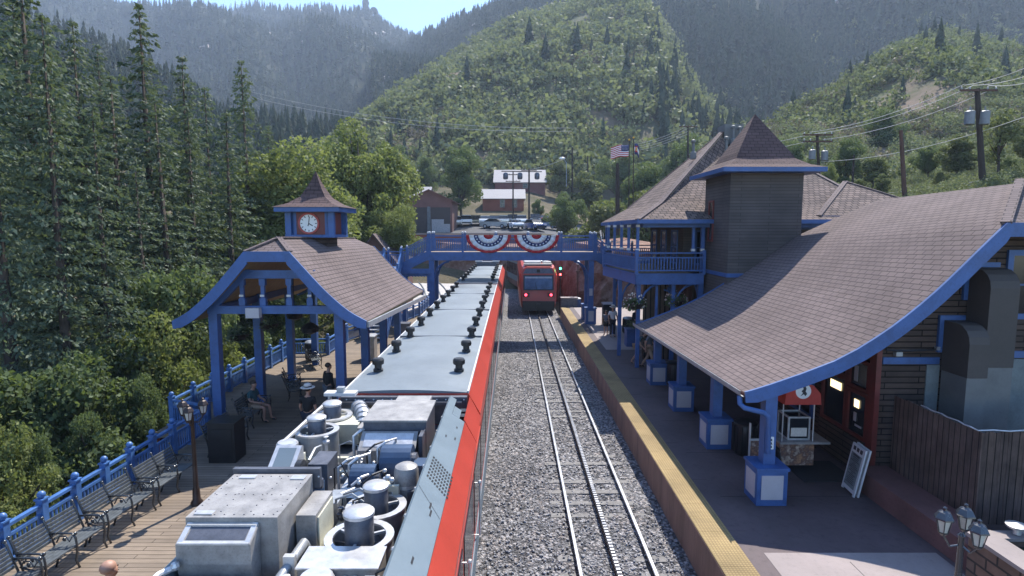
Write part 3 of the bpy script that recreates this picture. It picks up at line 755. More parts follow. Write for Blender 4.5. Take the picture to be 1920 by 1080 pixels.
# ================================================================== ROOFS
def bell_roof(name, PN, PF, ci, yn, yf, dn, df, parent, top, under, ncol=9, thick=0.15):
    """concave two-sided roof with clipped gables; PN / PF: left-hand profile (x, z) from eave to ridge at the near / far end"""
    m = MB(); n = len(PN)
    for side in (0, 1):
        G = []; U = []
        arc_ = 0
        for i in range(n):
            (xn, zn), (xf, zf) = PN[i], PF[i]
            if i: arc_ += math.hypot(xn - PN[i - 1][0], zn - PN[i - 1][1])
            k = max(0.0, (i - ci) / (n - 1 - ci))
            y0 = yn + dn * k; y1 = yf - df * k
            row = []; ur = []
            for j in range(ncol):
                t = j / (ncol - 1); tt = lerp(y0, y1, t); f = (tt - yn) / (yf - yn)
                x = lerp(xn, xf, f); z = lerp(zn, zf, f)
                if side: x = 2 * lerp(PN[-1][0], PF[-1][0], f) - x
                row.append((x, tt, z)); ur.append((tt, arc_))
            G.append(row); U.append(ur)
        m.grid(G, 0, U, flip=(side == 0))
    def R(P, y, i, s):
        x = P[i][0]
        return (2 * P[-1][0] - x if s else x, y, P[i][1])
    a, b2, c2 = R(PN, yn, ci, 0), R(PN, yn, ci, 1), (lerp(PN[-1][0], PF[-1][0], dn / (yf - yn)), yn + dn, lerp(PN[-1][1], PF[-1][1], dn / (yf - yn)))
    m.poly([a, b2, c2], 0)
    a, b2, c2 = R(PF, yf, ci, 0), R(PF, yf, ci, 1), (lerp(PN[-1][0], PF[-1][0], 1 - df / (yf - yn)), yf - df, lerp(PN[-1][1], PF[-1][1], 1 - df / (yf - yn)))
    m.poly([b2, a, c2], 0)
    return m.build(name, [top, under], parent, smooth=True, solid=(thick, 1))

def curve_pts(P, k=3):
    """Catmull-Rom through (x, z) points"""
    out = []
    for i in range(len(P) - 1):
        p0 = P[max(i - 1, 0)]; p1 = P[i]; p2 = P[i + 1]; p3 = P[min(i + 2, len(P) - 1)]
        for j in range(k):
            t = j / k
            out.append(tuple(0.5 * (2 * b_ + (c_ - a_) * t + (2 * a_ - 5 * b_ + 4 * c_ - d_) * t * t + (3 * b_ - a_ - 3 * c_ + d_) * t ** 3) for a_, b_, c_, d_ in zip(p0, p1, p2, p3)))
    out.append(tuple(P[-1])); return out

def bargeboard(name, prof, xr, zclip, y, wd, parent, mat, th=0.06, both=True, lift=0.03, closed=True):
    """board that follows the verge at plane y; prof: left side from eave to clip point"""
    up = [(x, z + lift) for x, z in prof]
    dn = []
    for i, (x, z) in enumerate(prof):
        a = prof[max(i - 1, 0)]; b2 = prof[min(i + 1, len(prof) - 1)]
        d_ = math.hypot(b2[0] - a[0], b2[1] - a[1]); nx, nz = (b2[1] - a[1]) / d_, -(b2[0] - a[0]) / d_
        dn.append((x + nx * wd, z + nz * wd + lift) if i else (x + 0.02, z - wd * 0.8 + lift))
    if closed: dn[-1] = (prof[-1][0] + 0.08, prof[-1][1] - wd + lift)
    m = MB()
    for i in range(len(prof) - 1):
        for s in ((0, 1) if both else (0,)):
            q = [up[i], up[i + 1], dn[i + 1], dn[i]]
            if s: q = [(2 * xr - x, z) for x, z in reversed(q)]
            m.extr(q, y - th, y, 'y')
    a = up[-1]
    if closed:
        m.extr([(a[0] + 0.001, a[1]), (2 * xr - a[0] - 0.001, a[1]), (2 * xr - a[0] - 0.08, a[1] - wd), (a[0] + 0.08, a[1] - wd)], y - th, y, 'y')
    return m.build(name, mat, parent)

def window(parent, name, c, w, h, axis, frame_m, fr=0.09, d=0.05, bars=(1, 1), glass=None, out=-1):
    """framed window on a wall; axis 'y' faces -Y (out=-1), axis 'x' faces -X"""
    x, y, z = c; glass = glass or M['glass']
    def bx(m, a0, a1, z0, z1, d0, d1):
        lo, hi = sorted((out * d0, out * d1))
        if axis == 'y': m.box(x + a0, x + a1, y + lo, y + hi, z + z0, z + z1)
        else: m.box(x + lo, x + hi, y + a0, y + a1, z + z0, z + z1)
    m = MB()
    bx(m, -w / 2 - fr, -w / 2, -h / 2 - fr, h / 2 + fr, 0, d); bx(m, w / 2, w / 2 + fr, -h / 2 - fr, h / 2 + fr, 0, d)
    bx(m, -w / 2, w / 2, h / 2, h / 2 + fr, 0, d); bx(m, -w / 2, w / 2, -h / 2 - fr, -h / 2, 0, d)
    f = m.build(name, frame_m, parent)
    m = MB(); bx(m, -w / 2, w / 2, -h / 2, h / 2, 0.005, 0.018); m.build('pane', glass, f)
    m = MB(); nx, nz = bars
    for k in range(1, nx + 1): a = -w / 2 + w * k / (nx + 1); bx(m, a - 0.018, a + 0.018, -h / 2, h / 2, 0.019, 0.04)
    for k in range(1, nz + 1): a = -h / 2 + h * k / (nz + 1); bx(m, -w / 2, w / 2, a - 0.022, a + 0.022, 0.019, 0.038)
    if nx + nz: m.build('glazing_bar', frame_m, f)
    return f

# ================================================================== SHOP WITH THE SWEEPING ROOF (right)
shop = thing('shop_building', 'brown sided shop with a huge sweeping shingle roof beside the right hand platform', 'building', (8.64, 13.3, 0.75))
PN = curve_pts([(5.10, 3.26), (5.65, 3.43), (7.02, 3.95), (7.89, 4.47), (8.52, 4.95), (9.09, 5.46), (9.59, 5.97), (10.04, 6.45), (10.51, 6.94), (12.67, 8.6)][:9], 2) + [(11.2, 7.33), (12.0, 7.72), (12.8, 8.05)]
PF = curve_pts([(4.93, 3.06), (5.5, 3.26), (6.9, 3.84), (7.9, 4.38), (8.6, 4.83), (9.25, 5.25), (9.85, 5.70), (10.35, 6.06), (10.85, 6.42)], 2) + [(11.5, 6.85), (12.25, 7.33), (13.0, 7.80)]
bell_roof('roof', PN, PF, 16, 12.35, 22.6, 2.3, 2.0, shop, M['shingle'], M['darkred'])
bargeboard('bargeboard', PN[:17], 12.8, PN[16][1], 12.34, 0.30, shop, M['blue'])
bargeboard('bargeboard', PF[:17], 13.0, PF[16][1], 22.68, 0.25, shop, M['blue'])
hp = MB(); hp.beam((PN[16][0], 12.33, PN[16][1] + 0.03), (12.75, 14.65, 8.07), 0.2, 0.05, 0)
hp.build('ridge_cap', M['shingle'], shop)
def roofz(x, y=13.3):
    f = (y - 12.35) / 10.25
    for (a, b2), (a2, b3) in zip(zip(PN, PN[1:]), zip(PF, PF[1:])):
        xa, xb = lerp(a[0], a2[0], f), lerp(b2[0], b3[0], f)
        if xa <= x <= xb: return lerp(lerp(a[1], a2[1], f), lerp(b2[1], b3[1], f), (x - xa) / (xb - xa))
    return 7.9
xsw = [8.64 + 0.3 * k for k in range(9)] + [11.4, 12.0]
wall = [(8.64, 0.7)] + [(17.0, 0.7)] + [(17.0, roofz(8.64) - 0.2)] + [(25.68 - x, roofz(x) - 0.2) for x in xsw] + [(x, roofz(x) - 0.2) for x in reversed(xsw)]
m = MB(); m.extr(wall, 13.3, 13.5, 'y'); m.build('gable_wall', M['siding'], shop)
m = MB(); m.box(8.64, 8.8, 13.51, 21.9, 0.7, 4.3); m.build('shopfront_wall', M['siding'], shop)
m = MB(); m.extr([(8.64, 0.7), (17.0, 0.7), (17.0, 4.3), (12.9, 7.3), (8.64, 4.2)], 21.9, 22.0, 'y'); m.build('rear_wall', M['siding'], shop)
m = MB(); m.box(16.8, 17.0, 13.51, 21.89, 0.7, 4.3); m.build('side_wall', M['siding'], shop)
m = MB(); m.box(8.52, 8.64, 13.2, 13.45, 0.76, 4.25); m.build('corner_board', M['darkred'], shop)
m = MB(); m.box(8.70, 10.02, 13.25, 13.298, 3.68, 3.84); m.box(11.3, 17, 13.25, 13.298, 3.83, 3.99); m.build('belt_board', M['blue'], shop)
m = MB(); m.box(9.75, 10.05, 13.27, 13.297, 0.9, 3.66); m.build('patch_panel', M['stucco'], shop)
m = MB(); m.box(11.25, 17, 13.27, 13.297, 0.9, 3.80); m.build('stucco_panel', M['stucco'], shop)
m = MB(); m.path([(8.72, 13.2, 4.3), (8.74, 13.22, 4.02), (9.2, 13.24, 4.0), (9.8, 13.24, 4.02), (10.04, 13.24, 4.06)], 0.022, 6)
m.build('wall_cable', M['black'], shop)
m = MB(); m.box(8.95, 9.1, 13.18, 13.295, 3.88, 3.98); m.box(9.9, 9.98, 13.2, 13.295, 4.02, 4.1); m.build('junction_box', M['galv'], shop)
window(shop, 'gable_window', (12.0, 13.3, 5.55), 0.9, 1.35, 'y', M['blue'], 0.13, 0.06, (1, 1))
# two flue ducts rising up the gable
def duct(x0, x1, y0, ztop, zmid, zbot):
    m = MB(); r = 0.42
    prof = [(13.24, zmid), (y0, zmid), (y0, ztop - r)] + [(y0 + r - r * math.cos(a), ztop - r + r * math.sin(a)) for a in (PI / 8, PI / 4, 3 * PI / 8, PI / 2)] + [(13.24, ztop)]
    m.extr(prof, x0, x1, 'x')
    o = m.build('flue_duct', M['duct'], shop, bevel=0.015)
    m = MB(); m.box(x0 + 0.004, x1 - 0.004, y0 + 0.01, 13.22, zbot, zmid - 0.004); m.build('duct_base', M['duct2'], o)
    m = MB(); m.box(x0 - 0.11, x0 - 0.01, 13.22, 13.29, ztop - 0.75, ztop + 0.12); m.box(x0 - 0.01, x1 + 0.03, 13.22, 13.29, ztop + 0.01, ztop + 0.12); m.build('duct_trim', M['blue'], o)
duct(10.55, 11.2, 12.62, 5.95, 3.75, 1.0); duct(10.05, 10.5, 12.45, 4.72, 3.55, 1.0)
# shopfront: framed glazed doors facing the platform
for (y0, y1, z0, z1) in ((13.62, 14.32, 1.75, 2.75), (14.52, 15.5, 1.75, 2.95), (13.62, 14.32, 2.95, 3.55), (14.52, 15.5, 3.12, 3.6)):
    window(shop, 'shop_window', (8.64, (y0 + y1) / 2, (z0 + z1) / 2), y1 - y0, z1 - z0, 'x', M['darkred'], 0.09, 0.07, (0, 0))
for (y0, z0) in ((16.0, 1.5), (18.2, 1.6), (20.0, 1.6)):
    window(shop, 'shop_window', (8.64, y0 + 0.75, z0 + 0.75), 1.2, 1.5, 'x', M['blue'], 0.09, 0.07, (1, 1))
m = MB(); m.box(8.55, 8.635, 13.55, 15.6, 0.78, 1.63); m.build('stall_riser', M['siding'], shop)
for (y, z, l) in ((14.95, 2.72, 0.5), (14.0, 2.5, 0.2)):
    m = MB(); m.box(8.596, 8.606, y - l / 2, y + l / 2, z - 0.1, z + 0.1); m.build('lit_sign', M['warm'], shop)
for (y, z, w_, h_) in ((14.05, 2.15, 0.10, 0.22), (13.9, 1.95, 0.26, 0.05), (14.1, 3.25, 0.14, 0.4), (15.05, 3.36, 0.62, 0.36)):
    m = MB(); m.box(8.598, 8.612, y - w_ / 2, y + w_ / 2, z - h_ / 2, z + h_ / 2); m.build('paper_notice', M['sheet'], shop)
m = MB(); m.box(7.5, 8.5, 15.5, 15.66, 0.755, 0.765); rebase(m.build('door_mat', M['rubber']), (8, 15.5, 0.755))
o = bpy.data.objects['door_mat']; tag(o, 'thin dark mat strip lying by the shop wall', 'mat')
m = MB(); m.box(7.05, 8.35, 13.35, 14.6, 0.755, 0.77); o = rebase(m.build('floor_mat', M['rubber']), (7.7, 14, 0.755)); tag(o, 'black rubber mat on the platform in front of the popcorn cart', 'mat')
# gutter and downpipe
m = MB()
gx = lambda y: lerp(PN[0][0], PF[0][0], (y - 12.35) / 10.25); gzv = lambda y: lerp(PN[0][1], PF[0][1], (y - 12.35) / 10.25)
sec = [(-0.10, 0.05), (-0.10, -0.05), (-0.06, -0.09), (0.0, -0.09), (0.0, -0.075), (-0.05, -0.075), (-0.085, -0.045), (-0.085, 0.05)]
for k in range(len(sec)):
    j = (k + 1) % len(sec)
    P0 = [(gx(y) - 0.01 + sec[i][0], y, gzv(y) + sec[i][1]) for y in (12.3, 22.7) for i in (k, j)]
    m.poly([P0[0], P0[1], P0[3], P0[2]])
m.build('gutter', M['galv'], shop)
m = MB(); m.path([(5.03, 12.42, 3.17), (5.03, 12.38, 3.0), (5.1, 12.3, 2.93), (5.5, 12.25, 2.84), (5.6, 12.25, 2.75), (5.63, 12.27, 2.45), (5.66, 12.3, 1.9)], 0.06, 8)
m.build('downpipe', M['blue'], shop, smooth=True)
# verandah posts on white panelled pedestals
for k, y in enumerate((12.48, 15.75, 19.05, 22.3)):
    x = 5.73 if k else 5.72
    m = MB(); top = roofz(x, y) - 0.16
    m.box(x - 0.13, x + 0.13, y - 0.13, y + 0.13, 1.62, top)
    m.build('verandah_post', M['blue'], shop, bevel=0.012)
    m = MB(); a = 0.335
    m.box(x - a, x + a, y - a, y + a, 0.755, 1.55); m.box(x - a - 0.03, x + a + 0.03, y - a - 0.03, y + a + 0.03, 1.552, 1.615)
    pd = m.build('pedestal', M['blue'], shop, bevel=0.01)
    m = MB()
    m.box(x - 0.24, x + 0.24, y - a - 0.012, y - a - 0.001, 0.9, 1.45); m.box(x - a - 0.012, x - a - 0.001, y - 0.24, y + 0.24, 0.9, 1.45)
    m.build('pedestal_panel', M['sheet'], pd)
    m = MB()
    for s in (-1, 1):
        pts = [(x, y + s * (0.13 + 0.62 * (1 - math.cos(t))), top - 0.75 + 0.7 * math.sin(t)) for t in (0.0, 0.4, 0.8, 1.2, 1.5)]
        if s > 0 or k: m.path(pts, 0.055, 6)
    m.build('brace', M['blue'], shop)
m = MB(); m.beam((5.72, 12.45, 3.24), (5.73, 22.4, 3.1), 0.16, 0.22); m.build('eave_beam', M['blue'], shop)
m = MB(); m.box(5.66, 5.79, 12.318, 12.348, 1.98, 2.26); sg = m.build('post_notice', M['clockwhite'], shop)
m = MB()
for z in (2.20, 2.12, 2.04):
    m.box(5.70, 5.75, 12.312, 12.317, z - 0.022, z + 0.022); m.box(5.685, 5.765, 12.313, 12.3165, z - 0.03, z - 0.024)
m.build('pictogram', M['paperink'], sg)

# ================================================================== STATION HOUSE WITH TOWER AND BALCONY
sta = thing('station_house', 'two storey brown station house with blue balcony, hipped shake roof and square tower', 'building', (8.4, 22.2, 0.75))
m = MB(); m.box(8.37, 11.16, 22.35, 25.2, 0.7, 9.05); m.build('tower_wall', M['siding2'], sta)
m = MB(); cxx, cyy2 = 9.77, 23.75
def ringq(hx, hy, z): return [(cxx - hx, cyy2 - hy, z), (cxx + hx, cyy2 - hy, z), (cxx + hx, cyy2 + hy, z), (cxx - hx, cyy2 + hy, z)]
rg_ = [ringq(1.92, 2.05, 9.12), ringq(1.5, 1.6, 9.27), ringq(1.14, 1.2, 9.53), ringq(1.02, 1.06, 9.76), ringq(0.001, 0.001, 11.42)]
for a, b2 in zip(rg_, rg_[1:]):
    for k in range(4): j = (k + 1) % 4; m.poly([a[k], a[j], b2[j], b2[k]])
m.build('tower_roof', M['capshingle'], sta)
m = MB(); m.box(cxx - 1.93, cxx + 1.93, cyy2 - 2.06, cyy2 + 2.06, 8.95, 9.115); m.build('tower_eave', M['blue'], sta)
window(sta, 'stair_window', (8.37, 24.35, 7.15), 0.42, 1.55, 'x', M['darkred'], 0.08, 0.05, (0, 1))
m = MB(); m.box(8.36, 9.9, 22.30, 22.348, 4.95, 5.1); m.box(8.32, 8.366, 22.3, 25.2, 4.95, 5.1); m.build('belt_board', M['blue'], sta)
m = MB(); m.box(8.22, 8.36, 25.0, 25.25, 0.76, 7.0); m.build('corner_post', M['blue'], sta)
# body
m = MB(); m.extr([(8.0, 27.0), (19, 27.0), (19, 41), (10.2, 41), (8.0, 33.4)], 4.85, 7.15, 'z'); m.build('upper_wall', M['siding2'], sta)
m = MB(); m.extr([(8.6, 27.3), (19, 27.3), (19, 41), (10.6, 41), (8.6, 33.6)], 0.7, 4.55, 'z'); m.build('lower_wall', M['boardwall'], sta)
m = MB(); m.box(11.2, 18, 25.3, 26.99, 0.7, 7.1); m.build('wing_wall', M['siding2'], sta)
window(sta, 'upper_window', (12.6, 25.3, 6.2), 0.8, 1.2, 'y', M['blue'], 0.1, 0.05, (1, 1))
for x in (9.0, 10.4):
    window(sta, 'upper_window', (x, 27.0, 5.95), 0.75, 1.45, 'y', M['blue'], 0.1, 0.05, (0, 1))
for y in (28.4, 30.4, 32.4):
    window(sta, 'upper_window', (8.0, y, 5.95), 0.9, 1.45, 'x', M['blue'], 0.1, 0.05, (0, 1))
for y in (28.6, 31.0):
    window(sta, 'lower_window', (8.6, y, 2.4), 1.1, 1.7, 'x', M['darkred'], 0.1, 0.05, (1, 1))
m = MB()
E_ = [(5.2, 23.95, 7.22), (17.2, 24.4, 7.22), (19.8, 42.5, 7.22), (10.0, 42.5, 7.22), (4.92, 31.9, 7.16)]
Rr = [(11.2, 31.5, 11.95), (13.2, 33.0, 11.95)]
def toward(e, r, f, zf): return (lerp(e[0], r[0], f), lerp(e[1], r[1], f), lerp(e[2], r[2], zf))
R_of = [Rr[0], Rr[1], Rr[1], Rr[0], Rr[0]]
mid = [toward(e, r, 0.22, 0.155) for e, r in zip(E_, R_of)]
for k in range(5):
    j = (k + 1) % 5
    m.poly([E_[k], E_[j], mid[j], mid[k]])
    if R_of[k] == R_of[j]: m.poly([mid[k], mid[j], R_of[k]])
    else: m.poly([mid[k], mid[j], R_of[j], R_of[k]])
m.build('roof', [M['shake'], M['tan']], sta, solid=(0.14, 1))
hp = MB(); hp.beam(mid[0], Rr[0], 0.24, 0.06); hp.beam(E_[0], mid[0], 0.24, 0.06); hp.beam(mid[4], Rr[0], 0.24, 0.06); hp.beam(Rr[0], Rr[1], 0.24, 0.08); hp.beam(mid[1], Rr[1], 0.24, 0.06)
hp.build('hip_cap', M['shingle'], sta)
m = MB()
for k in (4, 0):
    j = (k + 1) % 5; a, b2 = Vector(E_[k]), Vector(E_[j]); o_ = Vector((0, 0, 0.09))
    m.beam(a - o_, b2 - o_, 0.07, 0.17)
    a2 = a + (Vector((11, 31, 7.2)) - a).normalized() * 0.55; b3 = b2 + (Vector((11, 31, 7.2)) - b2).normalized() * 0.55
    m.beam(a2 - o_ * 2.6, b3 - o_ * 2.6, 0.06, 0.2)
m.build('eave_fascia', M['blue'], sta)
m = MB(); wc = [(13.0, 24.6, 7.38), (18.9, 24.6, 7.38), (18.9, 31, 7.38), (13.0, 31, 7.38)]; wp = (16.1, 28.2, 9.1)
for k in range(4): m.poly([wc[k], wc[(k + 1) % 4], wp])
wr = m.build('wing_roof', [M['shake'], M['blue']], sta, solid=(0.2, 1))
m = MB(); m.beam(wc[0], wp, 0.22, 0.06); m.beam(wc[1], wp, 0.22, 0.06); m.build('hip_cap', M['shingle'], wr)
m = MB(); m.box(11.3, 12.3, 31.3, 32.4, 11.3, 12.35); m.build('roof_vent_box', M['duct2'], sta)
for (u, v0, v1, Y) in ((1362, 293, 262, 30), (1375, 262, 241, 31), (1387, 262, 243, 31), (1300, 287, 268, 29.6)):
    a = at(u, v0, Y); b2 = at(u, v1, Y); m = MB(); m.tube(a, b2, 0.075, 10); m.lathe(b2, [(0.075, 0), (0.12, 0.02), (0.12, 0.13), (0.02, 0.18)], 10); m.lathe(a, [(0.17, -0.3), (0.15, 0.02), (0.08, 0.08)], 10)
    m.build('flue_pipe', M['duct2'], sta, smooth=True)
# balcony
bal = [(5.33, 24.6), (8.2, 24.6), (8.2, 33.2), (5.6, 33.2), (4.72, 29.6)]
m = MB(); m.extr(bal, 4.55, 4.82, 'z'); m.build('balcony_floor', M['tan'], sta)
m = MB()
for a, b2 in ((bal[0], bal[1]), (bal[4], bal[0]), (bal[3], bal[4])):
    m.beam((*a, 4.66), (*b2, 4.66), 0.08, 0.42); m.beam((*a, 4.90), (*b2, 4.90), 0.16, 0.05)
m.build('balcony_fascia', M['blue'], sta)
def railing(parent, p, q, z0, z1, bal_step=0.14, posts=True, name='railing', post_step=None, pm=None, bal_r=0.022, finial=False, post_w=0.13, post_up=0.12, skip=False):
    """top and bottom rail with turned balusters, and square posts as parts"""
    p = Vector((p[0], p[1], z0[0] if isinstance(z0, tuple) else z0)); q = Vector((q[0], q[1], z0[1] if isinstance(z0, tuple) else z0))
    h = z1; d_ = q - p; L = d_.length; pm = pm or M['blue']
    m = MB()
    m.beam(p + Vector((0, 0, h)), q + Vector((0, 0, h)), 0.10, 0.06); m.beam(p + Vector((0, 0, h - 0.2)), q + Vector((0, 0, h - 0.2)), 0.06, 0.06); m.beam(p + Vector((0, 0, 0.12)), q + Vector((0, 0, 0.12)), 0.06, 0.06)
    rl = m.build('hand_rail', pm, parent)
    m = MB(); n = max(2, int(L / bal_step))
    for k in range(1, n):
        c = p + d_ * (k / n); m.box(c.x - bal_r, c.x + bal_r, c.y - bal_r, c.y + bal_r, c.z + 0.13, c.z + h - 0.21)
    bo = m.build('baluster_row', pm, parent)
    if n > 100: tag(bo, kind='stuff')
    if posts:
        k = max(1, round(L / post_step)) if post_step else 1
        for i in range(1 if skip else 0, k + 1):
            c = p + d_ * (i / k); w_ = post_w / 2
            m = MB(); m.box(c.x - w_, c.x + w_, c.y - w_, c.y + w_, c.z - 0.05, c.z + h + post_up)
            if finial: m.box(c.x - w_ - 0.02, c.x + w_ + 0.02, c.y - w_ - 0.02, c.y + w_ + 0.02, c.z + h + post_up, c.z + h + post_up + 0.03)
            po = m.build('railing_post', pm, parent, bevel=0.008)
            if finial:
                m = MB(); m.ball((c.x, c.y, c.z + h + post_up + 0.10), 0.078, 10); m.build('finial', finial if not isinstance(finial, bool) else pm, po, smooth='all')
railing(sta, bal[0], bal[1], 4.93, 0.87, 0.125)
railing(sta, bal[0], bal[4], 4.93, 0.87, 0.125, skip=True)
railing(sta, bal[4], bal[3], 4.93, 0.87, 0.125, skip=True)
def balcony_post(x, y, z0=5.8, z1=7.12):
    m = MB(); m.box(x - 0.055, x + 0.055, y - 0.055, y + 0.055, z0, z1)
    o = m.build('balcony_post', M['blue'], sta)
    m = MB()
    for z in (z0 + 0.08, z1 - 0.22): m.box(x - 0.075, x + 0.075, y - 0.075, y + 0.075, z, z + 0.1)
    m.build('post_block', M['white'], o)
for x, y in ((5.36, 24.64), (7.72, 24.62), (8.14, 24.7), (5.2, 25.75), (5.08, 26.8), (4.95, 27.9), (4.84, 29.0), (5.1, 31.2)): balcony_post(x, y)
# undercroft: posts with curved braces
for (x, y) in ((5.5, 24.9), (5.15, 27.3), (5.9, 33.0), (8.15, 24.9), (7.0, 24.9)):
    m = MB(); m.box(x - 0.08, x + 0.08, y - 0.08, y + 0.08, 0.755, 4.5)
    o = m.build('undercroft_post', M['blue'], sta)
    m = MB()
    for sx, sy in ((1, 0), (0, 1)):
        pts = [(x + sx * (0.08 + 0.9 * (1 - math.cos(t))), y + sy * (0.08 + 0.9 * (1 - math.cos(t))), 3.4 + 1.05 * math.sin(t)) for t in (0.0, 0.35, 0.7, 1.05, 1.4, 1.57)]
        m.path(pts, 0.05, 6)
    m.build('curved_brace', M['blue'], o)
m = MB(); m.beam((6.3, 24.95, 0.8), (6.3, 24.95, 4.5), 0.1, 0.1)
pts = [(6.9 + 0.95 * math.cos(t), 25.4, 1.2 + 3.0 * math.sin(t)) for t in [PI / 2 * k / 8 for k in range(9)]]
m.path(pts, 0.07, 6); m.path([(x - 0.16, y, z - 0.06) for x, y, z in pts], 0.04, 6); m.build('arch_trim', M['blue'], sta)
m = MB(); m.box(6.05, 7.6, 26.3, 26.4, 0.8, 4.5); m.build('board_screen', M['boardwall'], sta)

# ================================================================== PAVILION WITH CLOCK CUPOLA (left)
pav = thing('station_pavilion', 'open blue timber pavilion with flared shingle roof on the left hand deck', 'pavilion', (-7.1, 17.3, 0.6))
half = curve_pts([(-9.97, 4.12), (-9.45, 4.42), (-8.85, 4.95), (-8.3, 5.55), (-7.78, 6.15)], 3) + [(-7.44, 6.36), (-7.12, 6.56)]
hf = [(-7.0 + (x + 7.12) * 1.03, z - 0.14) for i, (x, z) in enumerate(half)]
ci = len(half) - 3
bell_roof('roof', half, hf, ci, 16.75, 26.4, 0.9, 0.9, pav, M['shingle'], M['tan'])
bargeboard('bargeboard', half[:ci + 1], -7.12, half[ci][1], 16.74, 0.30, pav, M['blue'])
bargeboard('bargeboard', hf[:ci + 1], -7.0, hf[ci][1], 26.47, 0.3, pav, M['blue'])
hp = MB(); hp.beam((half[ci][0], 16.76, half[ci][1] + 0.03), (-7.12, 17.65, 6.58), 0.16, 0.05); hp.beam((-14.24 - half[ci][0], 16.76, half[ci][1] + 0.03), (-7.12, 17.65, 6.58), 0.16, 0.05); hp.beam((-7.12, 17.6, 6.58), (-7.0, 25.5, 6.42), 0.18, 0.05)
hp.build('ridge_cap', M['shingle'], pav)
m = MB(); m.beam((-4.25, 16.8, 4.02), (-3.98, 26.4, 3.72), 0.07, 0.16); m.build('eave_fascia', M['galv'], pav)
for y in (17.35, 20.3, 23.2, 26.05):
    for x in (-9.05, -5.25):
        m = MB(); m.box(x - 0.13, x + 0.13, y - 0.13, y + 0.13, 0.605, 4.55); m.build('post', M['blue'], pav, bevel=0.01)
for y in (17.3, 26.0):
    g_ = MB(); g_.box(-9.2, -5.1, y - 0.09, y + 0.09, 4.28, 4.52); g_.build('tie_beam', M['blue'], pav)
    g_ = MB(); g_.box(-8.3, -5.95, y - 0.07, y + 0.07, 5.35, 5.60); g_.build('collar_beam', M['blue'], pav)
    for s in (-1, 1):
        g_ = MB(); g_.extr([(-7.12 + s * 1.72, 4.525), (-7.12 + s * 1.94, 4.525), (-7.12 + s * 0.86, 5.62), (-7.12 + s * 0.66, 5.60)], y - 0.08, y + 0.08, 'y'); g_.build('rafter', M['blue'], pav)
    for x, zt in ((-8.15, 5.34), (-7.52, 5.34), (-6.72, 5.34), (-6.1, 5.34)):
        g_ = MB(); g_.box(x - 0.09, x + 0.09, y - 0.07, y + 0.07, 4.525, 4.75); g_.box(x - 0.055, x + 0.055, y - 0.05, y + 0.05, 4.75, zt - 0.15); g_.box(x - 0.09, x + 0.09, y - 0.07, y + 0.07, zt - 0.2, zt)
        o = g_.build('king_post', M['blue'], pav)
        g_ = MB(); g_.box(x - 0.065, x + 0.065, y - 0.095, y - 0.075, 4.80, 4.86); g_.build('post_block', M['white'], o)
for x in (-9.05, -5.25):
    g_ = MB(); g_.box(x - 0.08, x + 0.08, 17.45, 25.95, 4.26, 4.5); g_.build('plate_beam', M['blue'], pav)
    for y0 in (17.48, 20.43, 23.33):
        pass
g_ = MB(); g_.box(-7.95, -7.55, 17.0, 17.2, 4.18, 4.48); g_.build('speaker_box', M['sheet'], pav)
g_ = MB(); g_.box(-5.33, -5.12, 17.20, 17.215, 1.35, 1.75); o = g_.build('post_notice', M['sheet'], pav)
g_ = MB()
for k in range(3):
    for j in range(2): g_.box(-5.31 + j * 0.09, -5.235 + j * 0.09, 17.192, 17.198, 1.39 + k * 0.11, 1.46 + k * 0.11)
g_.build('pictogram', M['clockred'], o)
for (x, y, zz) in ((-6.6, 18.6, 3.7), (-8.2, 21.5, 3.7)):
    g_ = MB(); g_.tube((x, y, zz), (x, y, zz + 1.6), 0.015, 5); g_.lathe((x, y, zz - 0.3), [(0.05, 0), (0.26, 0.08), (0.3, 0.22), (0.12, 0.36), (0.02, 0.4)], 12); g_.build('pendant_lamp', M['black'], pav)
# clock cupola on the ridge
cp = MB(); cx0, cy0 = -7.08, 21.1
cp.box(cx0 - 0.52, cx0 + 0.52, cy0 - 0.6, cy0 + 0.6, 5.2, 6.52); cup = cp.build('clock_cupola', M['siding'], pav)
cp = MB()
cp.box(cx0 - 0.86, cx0 + 0.86, cy0 - 0.86, cy0 + 0.86, 6.525, 6.62); cp.box(cx0 - 0.68, cx0 + 0.68, cy0 - 0.68, cy0 + 0.68, 6.62, 7.42)
for sx in (-1, 1):
    for sy in (-1, 1): cp.box(cx0 + sx * 0.75 - 0.1, cx0 + sx * 0.75 + 0.1, cy0 + sy * 0.75 - 0.1, cy0 + sy * 0.75 + 0.1, 6.62, 7.42)
for sx in (-1, 1):
    cp.box(cx0 + sx * 0.55 - 0.05, cx0 + sx * 0.55 + 0.05, cy0 - 0.72, cy0 - 0.69, 6.62, 7.42)
cp.box(cx0 - 1.12, cx0 + 1.12, cy0 - 1.12, cy0 + 1.12, 7.42, 7.575)
cp.build('clock_housing', M['blue'], cup, bevel=0.008)
cp = MB()
cp.box(cx0 - 0.50, cx0 + 0.50, cy0 - 0.71, cy0 - 0.685, 6.63, 7.41); cp.box(cx0 + 0.685, cx0 + 0.71, cy0 - 0.5, cy0 + 0.5, 6.63, 7.41)
cp.build('clock_panel', M['darkred'], cup)
def ringc(hx, z): return [(cx0 - hx, cy0 - hx, z), (cx0 + hx, cy0 - hx, z), (cx0 + hx, cy0 + hx, z), (cx0 - hx, cy0 + hx, z)]
cp = MB(); rr_ = [ringc(1.18, 7.58), ringc(0.78, 7.72), ringc(0.45, 7.96), ringc(0.31, 8.2), ringc(0.16, 8.5), ringc(0.001, 8.9)]
for a, b2 in zip(rr_, rr_[1:]):
    for k in range(4): j = (k + 1) % 4; cp.poly([a[k], a[j], b2[j], b2[k]])
cp.poly(list(reversed(rr_[0])))
cp.build('cupola_roof', M['capshingle'], cup)
